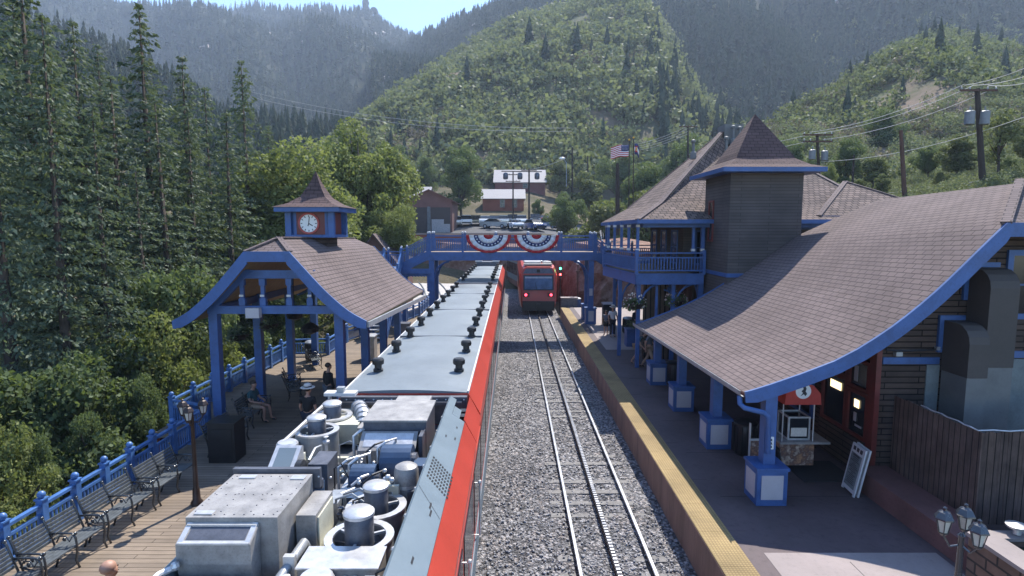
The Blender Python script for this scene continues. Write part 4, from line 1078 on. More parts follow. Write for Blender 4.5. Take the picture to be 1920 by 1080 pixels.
TY = Matrix.Rotation(PI / 2, 4, 'X')
cp = MB(); cp.lathe((cx0 - 0.06, cy0 - 0.71, 7.02), [(0.375, 0.0), (0.375, 0.05), (0.31, 0.05)], 28, 0, TY, cap=False)
cp.build('clock_rim', M['clockred'], cup)
cp = MB(); cp.lathe((cx0 - 0.06, cy0 - 0.715, 7.02), [(0.31, 0.0), (0.31, 0.02)], 28, 0, TY); cp.build('clock_face', M['clockwhite'], cup)
cp = MB()
for k in range(12):
    a = 2 * PI * k / 12; cp.cbox((cx0 - 0.06 + 0.255 * math.sin(a), cy0 - 0.74, 7.02 + 0.255 * math.cos(a)), (0.028, 0.006, 0.06), 0, 0, 0, a)
for a, L, wd in ((PI * 2 * 4.05 / 12, 0.16, 0.03), (PI * 2 * 0.6 / 12 * 0.4, 0.24, 0.024), (PI * 2 * 6.6 / 12, 0.1, 0.03)):
    cp.cbox((cx0 - 0.06 + 0.5 * L * math.sin(a), cy0 - 0.748, 7.02 + 0.5 * L * math.cos(a)), (wd, 0.008, L), 0, 0, 0, a)
cp.build('clock_hands', M['black'], cup)

# ================================================================== FOOTBRIDGE
br = thing('footbridge', 'blue wooden footbridge with railings and stairs crossing above the tracks', 'footbridge', (0, 36.6, -0.15))
m = MB(); m.box(-5.3, 5.35, 36.6, 38.5, 5.22, 5.34); m.build('bridge_deck', M['tan'], br)
for y in (36.52, 38.52):
    m = MB(); m.box(-5.35, 5.4, y - 0.08, y + 0.08, 4.82, 5.36); m.build('main_beam', M['blue'], br)
    railing(br, (-5.2, y), (5.2, y), 5.36, 1.0, 0.12, True, post_step=2.1, finial=M['white'])
for x in (-5.1, 5.03):
    for y in (36.62, 38.45):
        m = MB(); m.box(x - 0.17, x + 0.17, y - 0.14, y + 0.14, 0.2 if x < 0 else 0.76, 4.8); c_ = m.build('column', M['blue'], br, bevel=0.01)
        if x > 0:
            m = MB(); m.box(x - 0.33, x + 0.33, y - 0.33, y + 0.33, 0.755, 1.75); m.box(x - 0.37, x + 0.37, y - 0.37, y + 0.37, 1.75, 1.8); m.build('pedestal', M['blue'], c_)
            m = MB(); m.box(x - 0.17, x + 0.17, y - 0.345, y - 0.332, 0.95, 1.62); m.build('pedestal_panel', M['sheet'], c_)
        s = 1 if x < 0 else -1
        m = MB(); m.path([(x + s * (0.17 + 1.0 * (1 - math.cos(t))), y, 3.7 + 1.05 * math.sin(t)) for t in (0, 0.3, 0.6, 0.9, 1.2, 1.5)], 0.06, 6); m.build('curved_brace', M['blue'], c_)
m = MB(); m.box(4.9, 5.1, 36.24, 36.28, 2.6, 3.05); m.build('post_notice', M['sheet'], br)
def steps(p, q, wd, z0, z1, n, across):
    """flight of n steps from p (z0) to q (z1); across = unit vector across the flight"""
    m = MB(); p = Vector((*p, 0)); q = Vector((*q, 0)); a = Vector((*across, 0)) * wd / 2; d_ = (q - p) / n
    for k in range(n):
        c = p + d_ * k; z = z0 + (z1 - z0) * (k + 1) / n; e = c + d_ * 1.1
        P = [c - a, c + a, e + a, e - a]
        m.poly([(v_.x, v_.y, z) for v_ in P]); m.poly([(v_.x, v_.y, z - 0.05) for v_ in reversed(P)])
        for i in range(4): j = (i + 1) % 4; m.poly([(P[i].x, P[i].y, z - 0.05), (P[j].x, P[j].y, z - 0.05), (P[j].x, P[j].y, z), (P[i].x, P[i].y, z)])
    return m
# upper left flight down to the landing, then a flight towards the camera down to the deck
steps((-7.0, 37.5), (-5.3, 37.5), 1.7, 4.35, 5.34, 5, (0, 1)).build('stair_flight', M['tan'], br)
for y in (36.55, 38.45):
    m = MB(); m.beam((-7.05, y, 4.3), (-5.25, y, 5.2), 0.08, 0.5); m.build('stringer', M['blue'], br)
    railing(br, (-7.0, y), (-5.3, y), (4.5, 5.4), 0.95, 0.12, True, finial=M['white'])
m = MB(); m.box(-9.6, -7.0, 36.5, 38.5, 4.22, 4.34); m.box(-9.6, -5.25, 36.44, 36.52, 3.98, 4.3); m.build('landing', M['blue'], br)
railing(br, (-9.5, 36.5), (-8.1, 36.5), 4.34, 0.95, 0.12, True, post_step=1.4, finial=M['white'])
railing(br, (-9.5, 38.5), (-7.0, 38.5), 4.34, 0.95, 0.12, True, post_step=1.2, finial=M['white'])
m = MB()
for x in (-6.9, -9.4): m.box(x - 0.11, x + 0.11, 36.55, 36.77, 0.2, 3.97)
m.build('landing_post', M['blue'], br)
m = MB()
for k in range(8):
    t = k / 7; m.ball((lerp(-6.72, -5.38, t), 36.6, 3.9), 0.13, 8, 0, (1, 0.3, 1))
    if k < 6: 
        for x in (-6.76, -5.32): m.ball((x, 36.6, 3.78 - k * 0.17), 0.12, 8, 0, (1, 0.3, 1))
m.build('scalloped_trim', M['blue'], br)
steps((-7.55, 31.6), (-7.55, 36.5), 1.0, 0.6, 4.34, 20, (1, 0)).build('stair_flight', M['white'], br)
for x in (-8.08, -7.02):
    m = MB(); m.beam((x, 31.6, 0.65), (x, 36.5, 4.3), 0.07, 0.34); m.build('stringer', M['blue'], br)
    railing(br, (x, 31.7), (x, 36.4), (0.75, 4.4), 0.95, 0.14, True, post_step=1.6, finial=M['blue2'], pm=M['blue2'])
# right hand steps down to the balcony
for y in (36.55, 38.45):
    m = MB(); m.beam((5.35, y, 5.12), (6.1, y, 4.62), 0.08, 0.45); m.build('stringer', M['blue'], br)
    railing(br, (5.3, y), (6.0, y), (5.36, 4.85), 0.95, 0.12, True, finial=M['white'])
steps((6.1, 37.5), (5.35, 37.5), 1.7, 4.82, 5.34, 3, (0, 1)).build('stair_flight', M['tan'], br)
m = MB(); m.box(6.12, 9.2, 36.5, 38.5, 4.6, 4.8); m.build('landing', M['blue'], br)
railing(br, (6.2, 36.55), (9.0, 36.55), 4.82, 0.95, 0.12, True, post_step=1.4, finial=M['white'])

# patriotic bunting fans on the bridge rail
def bunting(cx, label):
    t = thing('bunting', label, 'bunting', (cx, 36.38, 6.42), 'striped half round bunting fans on the bridge')
    NR = 40
    def ringz(r0, r1, name, mat, dy):
        m = MB(); G = []
        for r in (r0, (r0 + r1) / 2, r1):
            row = []
            for k in range(NR + 1):
                a = PI * k / NR; f = 0.045 * math.cos(a * 18) * (0.3 + r)
                row.append((cx - r * 1.42 * math.cos(a), 36.36 - dy - f, 6.42 - r * 1.12 * math.sin(a)))
            G.append(row)
        m.grid(G); return m.build(name, mat, t, solid=(0.01, 0), smooth='all')
    ringz(0.0, 0.22, 'red_centre', M['flagred'], 0); ringz(0.22, 0.46, 'white_band', M['flagwhite'], 0)
    nb = ringz(0.46, 0.65, 'navy_band', M['flagblue'], 0); ringz(0.65, 0.86, 'white_band', M['flagwhite'], 0); ringz(0.86, 1.0, 'red_border', M['flagred'], 0)
    m = MB()
    for k in range(11):
        a = PI * (k + 0.5) / 11; r = 0.555; c = (cx - r * 1.42 * math.cos(a), 36.26, 6.42 - r * 1.12 * math.sin(a))
        P = []
        for i in range(10):
            q = 0.075 if i % 2 == 0 else 0.03; b2 = PI / 2 + 2 * PI * i / 10; P.append((c[0] + q * math.cos(b2), c[2] + q * math.sin(b2)))
        m.extr(P, c[1] - 0.004, c[1], 'y')
    m.build('star', M['flagwhite'], nb)
bunting(at(916, 445, 36.4).x, 'red white and blue bunting fan, the left one on the bridge rail')
bunting(at(1006, 445, 36.4).x, 'red white and blue bunting fan, the right one on the bridge rail')

# ================================================================== TRAINS
def car_shell(t, xc, y0, y1, ztop=3.55, roof=True, vents=(), side_m=None, roof_y0=None, shoulder=True, body_label=None):
    """railcar body: red sides with a dark window band, grey roof sheet with crown, red shoulders"""
    a, s0 = 1.255, 1.51
    m = MB()
    m.extr([(xc - s0, 0.95), (xc - s0, 3.12), (xc - 1.45, 3.2), (xc + 1.45, 3.2), (xc + s0, 3.12), (xc + s0, 0.95), (xc + 1.40, 0.55), (xc - 1.40, 0.55)] if roof_y0 is None else
           [(xc - s0, 0.95), (xc - s0, 2.86), (xc + s0, 2.86), (xc + s0, 0.95), (xc + 1.40, 0.55), (xc - 1.40, 0.55)], y0, y1, 'y')
    body = m.build('car_body', M['red'], t)
    ry = y0 if roof_y0 is None else roof_y0
    if roof_y0 is not None:
        m = MB(); m.extr([(xc - s0, 2.862), (xc - s0, 3.12), (xc - 1.45, 3.2), (xc + 1.45, 3.2), (xc + s0, 3.12), (xc + s0, 2.862)], ry, y1, 'y'); m.build('cant_rail', M['red'], t)
    m = MB()
    m.extr([(xc - 1.49, 3.15), (xc - 1.27, ztop - 0.02), (xc + 1.27, ztop - 0.02), (xc + 1.49, 3.15), (xc + 1.4, 3.201), (xc - 1.4, 3.201)], ry, y1, 'y')
    m.build('roof_shoulder', M['red'], t)
    n = 10; m = MB()
    P = [(xc - a + 2 * a * k / n, ztop + 0.05 * math.sin(PI * k / n)) for k in range(n + 1)]
    m.extr([(xc - a, ztop - 0.018)] + P + [(xc + a, ztop - 0.018)][:1], ry + 0.02, y1 - 0.02, 'y')
    m.build('roof_sheet', M['roofgrey'], t)
    m = MB()
    for s in (-1, 1): m.box(xc + s * 1.262 - 0.018, xc + s * 1.262 + 0.018, ry + 0.02, y1 - 0.02, ztop - 0.019, ztop + 0.03)
    m.build('drip_rail', M['white'], t)
    m = MB(); y = ry + 5.9
    while y < y1 - 1: m.box(xc - a + 0.01, xc + a - 0.01, y - 0.012, y + 0.012, ztop + 0.0, ztop + 0.056); y += 5.75
    m.build('roof_seam', M['darksteel'], t)
    # windows along both sides
    y = y0 + 1.2; k = 0
    while y < y1 - 1.6:
        for s in (-1, 1):
            m = MB(); x = xc + s * (s0 + 0.006); lo, hi = sorted((x - s * 0.004, x + s * 0.008)); m.box(lo, hi, y, y + 1.75, 1.75, 2.78); m.build('window', M['glass'], t)
        y += 2.02; k += 1
    m = MB()
    for s in (-1, 1):
        x = xc + s * (s0 + 0.02); m.box(min(x, x - s * 0.02), max(x, x - s * 0.02), y0 + 0.2, y1 - 0.2, 1.05, 1.5)
    m.build('grey_stripe', M['panelgrey'], t)
    m = MB(); m.box(xc - 1.2, xc + 1.2, y0 + 2, y1 - 2, 0.15, 0.549); m.build('underframe', M['black'], t)
    for x, yv in vents:
        vm = MB(); z = ztop + 0.03
        vm.lathe((x, yv, z), [(0.115, 0), (0.115, 0.05), (0.085, 0.07), (0.085, 0.17)], 12)
        v_ = vm.build('roof_vent', M['black'], t, smooth=True)
        vm = MB(); vm.lathe((x, yv, z + 0.165), [(0.13, 0.0), (0.14, 0.03), (0.14, 0.10), (0.11, 0.135)], 12); vm.build('vent_cap', M['black'], v_, smooth=True)
    return body

XL = -2.15
vA = [(XL + s * 0.93, 13.0 + 2.105 * k) for k in range(10) for s in (-1, 1) if k != 5 or True]
carA = thing('railcar', 'long grey roofed red railcar with exposed machinery on its near end, at the left platform', 'railcar', (XL, 2, -0.1), 'red railcars of the left hand train')
car_shell(carA, XL, 2.0, 33.75, 3.55, vents=vA, roof_y0=11.35)
carB = thing('railcar', 'red railcar coupled beyond the machinery car, half hidden under the footbridge', 'railcar', (XL, 34.3, -0.1), 'red railcars of the left hand train')
vB = [(XL + s * 0.93, 36.2 + 2.1 * k) for k in range(7) for s in (-1, 1)]
car_shell(carB, XL, 34.3, 51.8, 3.55, vents=vB)
m = MB(); m.box(XL - 1.1, XL + 1.1, 33.76, 34.29, 0.8, 3.3); m.build('gangway', M['rubber'], carB)
m = MB(); m.box(XL - 1.0, XL + 1.0, 49.9, 51.4, 3.58, 3.95); m.build('roof_unit', M['darksteel'], carB)
for x in (-2.9, -1.4): m = MB(); m.box(x - 0.3, x + 0.3, 50.1, 51.2, 3.951, 4.05); m.build('roof_unit_lid', M['alu'], carB)

# door hardware on the visible side
for y in (3.2, 5.4, 7.2, 9.6):
    m = MB(); x = -0.56; m.tube((x, y, 1.5), (x, y, 2.45), 0.018, 6); m.tube((x, y, 1.5), (x - 0.08, y, 1.5), 0.014, 5); m.tube((x, y, 2.45), (x - 0.08, y, 2.45), 0.014, 5); m.ball((x, y, 2.47), 0.035, 6)
    m.build('grab_handle', M['alu'], carA)
# machinery well: floor, bulkhead, coaming, sloping shroud
W = carA
m = MB(); m.box(-3.52, -1.20, 2.1, 11.2, 2.87, 2.93); m.build('well_floor', M['darksteel'], W)
m = MB(); m.box(-3.42, -0.9, 11.2, 11.345, 2.94, 3.50); m.box(-3.38, -1.0, 11.12, 11.2, 3.36, 3.42); m.build('bulkhead', M['darksteel'], W)
m = MB()
for k in range(14): m.ball((-3.3 + k * 0.18, 11.19, 3.45), 0.018, 6)
m.build('bolt_row', M['alu'], W)
m = MB(); m.box(-3.655, -3.56, 2.1, 11.34, 2.865, 3.30); m.build('coaming', M['panelgrey'], W)
m = MB(); m.path([(-3.6, 8.6, 3.31), (-3.6, 8.65, 3.5), (-3.58, 11.0, 3.5), (-3.58, 11.05, 3.31)], 0.035, 8); m.build('hand_rail', M['alu'], W, smooth=True)
m = MB()
yv0, yv1, yv2 = 2.1, 10.75, 9.95
m.extr([(-1.20, 3.64), (-1.17, 3.66), (-0.84, 3.44), (-0.845, 3.40)], yv0, yv1 - 0.85, 'y')
m.extr([(-1.20, 3.64), (-1.17, 3.66), (-1.06, 3.586), (-1.08, 3.56)], yv1 - 0.849, yv1, 'y'); m.extr([(-1.06, 3.58), (-1.055, 3.586), (-0.93, 3.502), (-0.945, 3.49)], yv1 - 0.849, yv1 - 0.4, 'y')
m.build('shroud_panel', M['panelgrey'], W)
m = MB(); m.extr([(-0.838, 3.40), (-0.836, 3.44), (-0.632, 3.06), (-0.645, 2.865)], yv0, 9.9, 'y'); m.build('shroud_band', M['red'], W)
m = MB(); m.extr([(-0.86, 3.46), (-0.85, 3.49), (-0.625, 3.06), (-0.65, 3.04)], 9.901, 11.3, 'y'); m.build('shroud_end', M['red'], W)
m = MB()
def shr(f, y): return (lerp(-1.17, -0.84, f), y, lerp(3.66, 3.44, f) + 0.004)
for i in range(9):
    for j in range(7):
        f = 0.16 + 0.105 * i; y = 7.0 + 0.1 * j + (8 - i) * 0.03
        q = [shr(f, y), shr(f + 0.07, y), shr(f + 0.07, y + 0.055), shr(f, y + 0.055)]; m.poly(q)
tag(m.build('grille_slots', M['black'], W), kind='stuff')
m = MB()
for (f, y, l) in ((0.75, 8.9, 0.1), (0.35, 8.8, 0.09), (0.55, 6.55, 0.14), (0.62, 6.4, 0.14), (0.5, 5.4, 0.12), (0.7, 9.4, 0.08)):
    m.poly([shr(f, y), shr(f + 0.06, y - 0.02), shr(f + 0.06, y + l - 0.02), shr(f, y + l)])
for f in (0.0,): m.poly([shr(0.02, 6.9), shr(0.98, 6.45), shr(0.98, 6.458), shr(0.02, 6.908)])
m.build('panel_latches', M['black'], W)
for y in (10.3, 10.6):
    m = MB(); m.box(-0.99, -0.87, y, y + 0.18, 3.15, 3.40); m.build('dark_bracket', M['black'], W)

# big riveted cooling box with intake scoop
m = MB(); m.extr([(-3.52, 2.95), (-3.52, 3.75), (-2.53, 3.75), (-2.53, 2.95)], 5.92, 7.02, 'y'); bx = m.build('cooling_box', M['steel'], W, bevel=0.012)
m = MB()
for k in range(9):
    for (x0, x1, y) in ((0, 0, 0),):
        m.ball((-3.45 + k * 0.107, 5.98, 3.752), 0.009, 5); m.ball((-3.45 + k * 0.107, 6.95, 3.752), 0.009, 5); m.ball((-3.45 + k * 0.107, 6.45, 3.752), 0.008, 5)
for k in range(7):
    for x in (-3.2, -2.87, -2.58, -3.48): m.ball((x, 6.05 + k * 0.14, 3.752), 0.008, 5)
tag(m.build('rivets', M['darksteel'], bx), kind='stuff')
m = MB(); m.box(-3.40, -3.2, 6.88, 6.97, 3.751, 3.765); m.box(-2.75, -2.58, 6.85, 6.96, 3.751, 3.765); m.box(-3.46, -3.26, 5.97, 6.05, 3.751, 3.765); m.build('lid_tab', M['alu'], bx)
m = MB(); m.extr([(5.68, 3.58), (5.91, 3.69), (5.91, 3.0), (5.80, 3.05), (5.71, 3.2), (5.68, 3.36)], -3.5, -2.72, 'x'); sp_ = m.build('intake_scoop', M['steel'], W, bevel=0.01)
fr = lambda x, t: (x, lerp(5.68, 5.91, t), lerp(3.58, 3.69, t) + 0.003)
m = MB(); m.poly([fr(-3.42, 0.2), fr(-2.80, 0.2), fr(-2.80, 0.82), fr(-3.42, 0.82)]); m.build('scoop_mesh', M['darksteel'], sp_)
m = MB()
for (p_, q_) in (((-3.48, 0.06), (-2.74, 0.06)), ((-3.48, 0.93), (-2.74, 0.93)), ((-3.46, 0.0), (-3.46, 1.0)), ((-2.76, 0.0), (-2.76, 1.0))): m.beam(fr(*p_), fr(*q_), 0.055, 0.02)
m.build('scoop_frame', M['alu'], sp_)
m = MB(); m.box(-3.56, -2.45, 7.06, 7.13, 3.55, 3.80); m.box(-3.56, -2.45, 7.14, 7.2, 3.5, 3.62); m.build('cross_bar', M['darksteel'], W)
m = MB()
for k in range(10): m.ball((-3.5 + k * 0.115, 7.055, 3.70), 0.014, 6)
m.build('bolt_row', M['alu'], W)
m = MB(); m.box(-2.50, -2.27, 6.35, 6.98, 2.95, 3.55); b2_ = m.build('control_box', M['steel'], W, bevel=0.01)
m = MB(); m.box(-2.268, -2.25, 6.4, 6.93, 3.0, 3.5); m.build('control_box_cover', M['cream'], b2_)
m = MB(); m.path([(-2.52, 5.3, 3.05), (-2.42, 5.55, 3.22), (-2.36, 5.85, 3.3), (-2.36, 6.2, 3.3), (-2.36, 6.28, 3.2)], 0.055, 10); m.build('coolant_pipe', M['galv'], W, smooth=True)
m = MB(); m.path([(-2.43, 5.5, 3.1), (-2.33, 5.8, 3.18), (-2.29, 6.15, 3.18)], 0.03, 8); m.build('coolant_pipe', M['darksteel'], W, smooth=True)
m = MB(); m.box(-2.42, -2.3, 5.75, 5.82, 2.95, 3.4); m.build('pipe_clamp', M['alu'], W)
# frame members
for (p_, q_, w_, mt) in (((-2.18, 5.2, 3.08), (-2.18, 11.0, 3.08), 0.09, 'cream'), ((-2.45, 7.2, 3.05), (-2.45, 11.0, 3.05), 0.07, 'alu'), ((-2.45, 6.95, 3.02), (-1.3, 6.95, 3.02), 0.07, 'cream'), ((-3.5, 8.7, 3.02), (-2.2, 8.7, 3.02), 0.08, 'cream'), ((-3.5, 9.25, 3.02), (-2.2, 9.25, 3.02), 0.08, 'cream'), ((-3.5, 10.15, 3.02), (-2.2, 10.15, 3.02), 0.08, 'cream'), ((-2.45, 5.45, 3.02), (-1.3, 5.45, 3.02), 0.07, 'alu'), ((-2.4, 5.9, 3.0), (-2.1, 5.9, 3.0), 0.05, 'alu'), ((-2.42, 6.3, 3.0), (-2.2, 6.3, 3.0), 0.05, 'alu'), ((-2.42, 7.6, 3.05), (-1.3, 7.6, 3.05), 0.06, 'galv'), ((-1.32, 5.2, 3.1), (-1.32, 10.8, 3.1), 0.06, 'darksteel')):
    m = MB(); m.beam(p_, q_, w_, 0.08); m.build('frame_member', M[mt], W)
# cooling fans: ring, shroud and motor
def fan(x, y, r, zr, rm, zm):
    m = MB(); m.lathe((x, y, 2.95), [(r, 0), (r, zr - 2.95), (r - 0.07, zr - 2.95), (r - 0.07, 0.05)], 28, cap=False); f = m.build('fan_ring', M['galv'], W, smooth=True)
    m = MB(); m.lathe((x, y, zr - 0.005), [(r + 0.012, -0.02), (r + 0.012, 0.008), (r - 0.08, 0.008), (r - 0.08, -0.02)], 28, cap=False); m.build('fan_rim', M['alu'], f, smooth=True)
    m = MB()
    for k in range(7):
        a = 2 * PI * k / 7; c_, s_ = math.cos(a), math.sin(a)
        m.poly([(x + c_ * 0.08, y + s_ * 0.08, zr - 0.13), (x + c_ * (r - 0.09) - s_ * 0.09, y + s_ * (r - 0.09) + c_ * 0.09, zr - 0.08), (x + c_ * (r - 0.09) + s_ * 0.05, y + s_ * (r - 0.09) - c_ * 0.05, zr - 0.17)])
    m.build('fan_blades', M['darksteel'], f)
    m = MB(); m.lathe((x, y, zr - 0.2), [(rm, 0), (rm, zm - zr + 0.17), (rm - 0.02, zm - zr + 0.2), (0.001, zm - zr + 0.21)], 20); mo = m.build('fan_motor', M['darksteel'], W, smooth=True)
    m = MB(); m.lathe((x, y, zm + 0.004), [(rm + 0.012, -0.035), (rm + 0.014, 0.0), (rm - 0.012, 0.022), (0.001, 0.03)], 20); m.build('motor_cap', M['alu'], mo, smooth=True)
    for k in range(3):
        m = MB(); a = 2 * PI * k / 3 + 0.5; m.beam((x + rm * math.cos(a), y + rm * math.sin(a), zr - 0.02), (x + r * math.cos(a), y + r * math.sin(a), zr - 0.02), 0.03, 0.03)
        m.build('fan_strut', M['alu'], f)
fan(-1.75, 6.28, 0.38, 3.34, 0.165, 3.63); fan(-1.73, 7.02, 0.37, 3.34, 0.15, 3.60)
fan(-3.36, 9.62, 0.36, 3.40, 0.15, 3.62); fan(-3.34, 10.42, 0.35, 3.40, 0.16, 3.62)
m = MB(); m.box(-2.22, -1.40, 5.62, 6.06, 2.95, 3.34); fb = m.build('fan_box', M['steel'], W, bevel=0.01)
m = MB(); m.box(-2.24, -1.38, 5.61, 6.03, 3.342, 3.36); m.build('fan_box_lid', M['alu'], fb)
for x in (-1.72, -1.62):
    m = MB(); m.path([(x, 5.6, 3.25), (x, 5.55, 3.12), (x + 0.04, 5.5, 2.98), (x + 0.08, 5.42, 2.95)], 0.02, 6); m.build('hose', M['rubber'], W, smooth=True)
    m = MB(); m.ball((x, 5.6, 3.26), 0.03, 8); m.build('hose_fitting', M['alu'], W)
# tank with bracket
m = MB(); m.lathe((-1.44, 7.55, 2.95), [(0.165, 0), (0.165, 0.62), (0.15, 0.68), (0.1, 0.71), (0.001, 0.72)], 22); tk = m.build('expansion_tank', M['steel'], W, smooth=True)
m = MB(); m.lathe((-1.44, 7.55, 3.36), [(0.17, 0), (0.17, 0.05)], 22, cap=False); m.build('tank_band', M['alu'], tk)
m = MB(); m.box(-1.74, -1.62, 7.36, 7.46, 2.95, 3.46); m.box(-1.74, -1.5, 7.30, 7.36, 3.38, 3.46); m.box(-1.58, -1.5, 7.3, 7.4, 2.95, 3.38); m.build('tank_bracket', M['cream'], W)
m = MB()
for (x, y, z) in ((-1.7, 7.42, 3.5), (-1.6, 7.36, 3.52), (-1.66, 7.4, 3.54)): m.ball((x, y, z), 0.04, 8)
m.build('valve_cluster', M['alu'], W)
# main air box near the bulkhead, with scoop
m = MB(); m.box(-2.42, -1.40, 9.1, 10.15, 3.05, 3.72); ab = m.build('air_box', M['darksteel'], W, bevel=0.01)
m = MB(); m.box(-2.44, -1.38, 9.06, 10.18, 3.722, 3.752); m.build('air_box_lid', M['steel'], ab, bevel=0.006)
m = MB(); m.box(-2.58, -2.43, 9.3, 9.9, 3.5, 3.54); m.build('side_shelf', M['steel'], W)
m = MB(); m.extr([(8.72, 3.02), (8.72, 3.38), (9.04, 3.58), (9.04, 3.02)], -2.42, -1.52, 'x'); sc2 = m.build('outlet_scoop', M['steel'], W, bevel=0.008)
m = MB(); m.poly([(-2.36, 8.78, 3.425), (-1.58, 8.78, 3.425), (-1.58, 9.0, 3.562), (-2.36, 9.0, 3.562)]); m.build('scoop_plate', M['alu'], sc2)
m = MB(); m.box(-1.46, -1.40, 8.7, 9.04, 3.02, 3.62); m.build('scoop_cheek', M['darksteel'], W)
m = MB(); m.box(-2.2, -1.55, 10.3, 10.9, 3.35, 3.62); m.build('rear_box', M['steel'], W)
# navy blowers
def blower(x0, x1, y, z, r):
    m = MB(); pr = [(y + r * math.cos(a), z + r * math.sin(a)) for a in [PI * k / 10 for k in range(11)]] + [(y - r, 2.95), (y + r, 2.95)]
    m.extr(pr, x0, x1, 'x'); b_ = m.build('blower_housing', M['navy'], W, bevel=0.008)
    m = MB(); m.lathe((x1, y, z), [(r * 0.55, 0), (r * 0.55, 0.06), (r * 0.3, 0.09)], 16, 0, Matrix.Rotation(PI / 2, 4, 'Y')); m.build('blower_intake', M['darksteel'], b_)
blower(-1.95, -1.5, 8.38, 3.34, 0.26); blower(-2.33, -1.98, 8.08, 3.2, 0.22)
m = MB(); m.box(-1.45, -1.25, 8.05, 8.35, 3.05, 3.42); m.build('junction_box', M['navy'], W, bevel=0.02)
m = MB(); m.box(-2.35, -2.0, 7.3, 7.6, 2.95, 3.3); m.build('junction_box', M['navy'], W, bevel=0.02)
m = MB(); m.box(-2.42, -2.25, 7.1, 7.5, 2.95, 3.32); m.build('grey_box', M['galv'], W, bevel=0.01)
m = MB()
for k in range(12):
    m.ball((-2.5 + 0.07 * k + random.uniform(-0.05, 0.05), 8.0 + random.uniform(-0.5, 0.7), 3.36 + random.uniform(-0.05, 0.1)), random.uniform(0.018, 0.04), 7)
tag(m.build('pipe_fittings', M['alu'], W), kind='stuff')
for k in range(9):
    x = -2.55 + 0.16 * (k % 4); y = 7.3 + 0.42 * (k // 2)
    m = MB(); z = 3.05 + 0.04 * k
    m.path([(x, y, 2.96), (x, y, z + 0.15), (x + 0.1, y + 0.08, z + 0.22), (x + 0.22, y + 0.3, z + 0.2), (x + 0.24, y + 0.34, 2.98)], 0.018 + 0.004 * (k % 3), 7)
    m.build('service_pipe', M['alu' if k % 3 else 'black'], W, smooth=True)
for k in range(7):
    y = 5.6 + k * 0.72; m = MB(); m.path([(-1.33, y, 3.0), (-1.27, y + 0.05, 3.35), (-1.25, y + 0.3, 3.42), (-1.27, y + 0.6, 3.2)], 0.013, 6); m.build('service_pipe', M['black' if k % 2 else 'alu'], W, smooth=True)
    m = MB(); m.ball((-1.27, y + 0.25, 3.43), 0.03, 7); m.build('valve', M['alu'], W)
rr = random.Random(12)
for k in range(46):       # small boxes, brackets, clamps and cable loops crowding the well
    x = rr.choice((rr.uniform(-2.5, -1.3), rr.uniform(-2.55, -2.0), rr.uniform(-3.5, -2.5))); y = rr.uniform(7.3, 10.9) if x < -2.3 else rr.choice((rr.uniform(5.3, 5.6), rr.uniform(7.2, 8.9), rr.uniform(10.2, 11.0), rr.uniform(6.6, 8.9)))
    c = rr.random(); mt = rr.choice(('alu', 'steel', 'cream', 'galv', 'darksteel', 'white')); z0 = 3.0 + rr.random() * 0.25
    m = MB()
    if c < 0.4: m.cbox((x, y, z0), (rr.uniform(0.05, 0.2), rr.uniform(0.05, 0.2), rr.uniform(0.06, 0.3)), rr.choice((0, 0, 0.3))); m.build('mounting_block', M[mt], W)
    elif c < 0.75:
        L = rr.uniform(0.2, 0.6); ax = rr.choice((0, 1)); e = (x + L * ax * 0.7, y + L * (1 - ax), z0 + rr.uniform(-0.1, 0.1))
        m.path([(x, y, 2.95), (x, y, z0 + 0.2), (lerp(x, e[0], 0.5), lerp(y, e[1], 0.5), z0 + 0.27), (e[0], e[1], e[2] + 0.15), (e[0], e[1], 2.96)], rr.uniform(0.009, 0.022), 6); m.build('cable_loop', M[rr.choice(('rubber', 'alu', 'galv', 'black'))], W, smooth=True)
    else: m.lathe((x, y, z0), [(0.03, -0.1), (0.03, 0.03), (0.06, 0.035), (0.06, 0.07), (0.02, 0.09), (0.02, 0.14), (0.045, 0.145), (0.001, 0.16)], 10); m.build('valve', M[mt], W, smooth=True)
# left side: slanted radiator lid, compressor, gearbox, flexible duct, white tray
m = MB(); m.extr([(7.75, 3.28), (8.32, 3.62), (8.38, 3.6), (8.38, 2.95), (7.75, 2.95)], -3.52, -3.14, 'x'); rl_ = m.build('radiator_box', M['alu'], W, bevel=0.01)
m = MB(); m.poly([(-3.46, 7.82, 3.325), (-3.20, 7.82, 3.325), (-3.20, 8.28, 3.601), (-3.46, 8.28, 3.601)]); m.build('radiator_panel', M['panelgrey'], rl_)
m = MB(); m.lathe((-3.12, 8.05, 3.3), [(0.2, 0), (0.2, 0.08), (0.12, 0.12)], 16, 0, Matrix.Rotation(PI / 2, 4, 'Y')); m.build('pulley', M['black'], W, smooth=True)
m = MB(); m.box(-2.98, -2.7, 8.1, 8.6, 2.95, 3.42); m.build('gearbox', M['darksteel'], W, bevel=0.02)
m = MB(); m.lathe((-2.78, 7.75, 3.05), [(0.001, -0.02), (0.14, 0.0), (0.15, 0.26), (0.1, 0.34), (0.001, 0.36)], 14); m.build('compressor', M['navy'], W, smooth=True)
m = MB(); m.lathe((-3.52, 8.72, 2.95), [(0.15, 0), (0.15, 0.5), (0.165, 0.51), (0.165, 0.55), (0.14, 0.58), (0.001, 0.59)], 20); m.build('filter_can', M['alu'], W, smooth=True)
m = MB(); m.box(-3.28, -3.2, 8.5, 8.62, 2.95, 3.4); m.build('bracket', M['cream'], W)
m = MB(); m.box(-3.4, -2.75, 9.98, 10.9, 3.0, 3.36); m.build('cream_box', M['cream'], W)
pts = [(-2.72, 10.2, 3.25), (-2.78, 10.5, 3.36), (-2.95, 10.8, 3.42), (-3.0, 11.0, 3.36)]
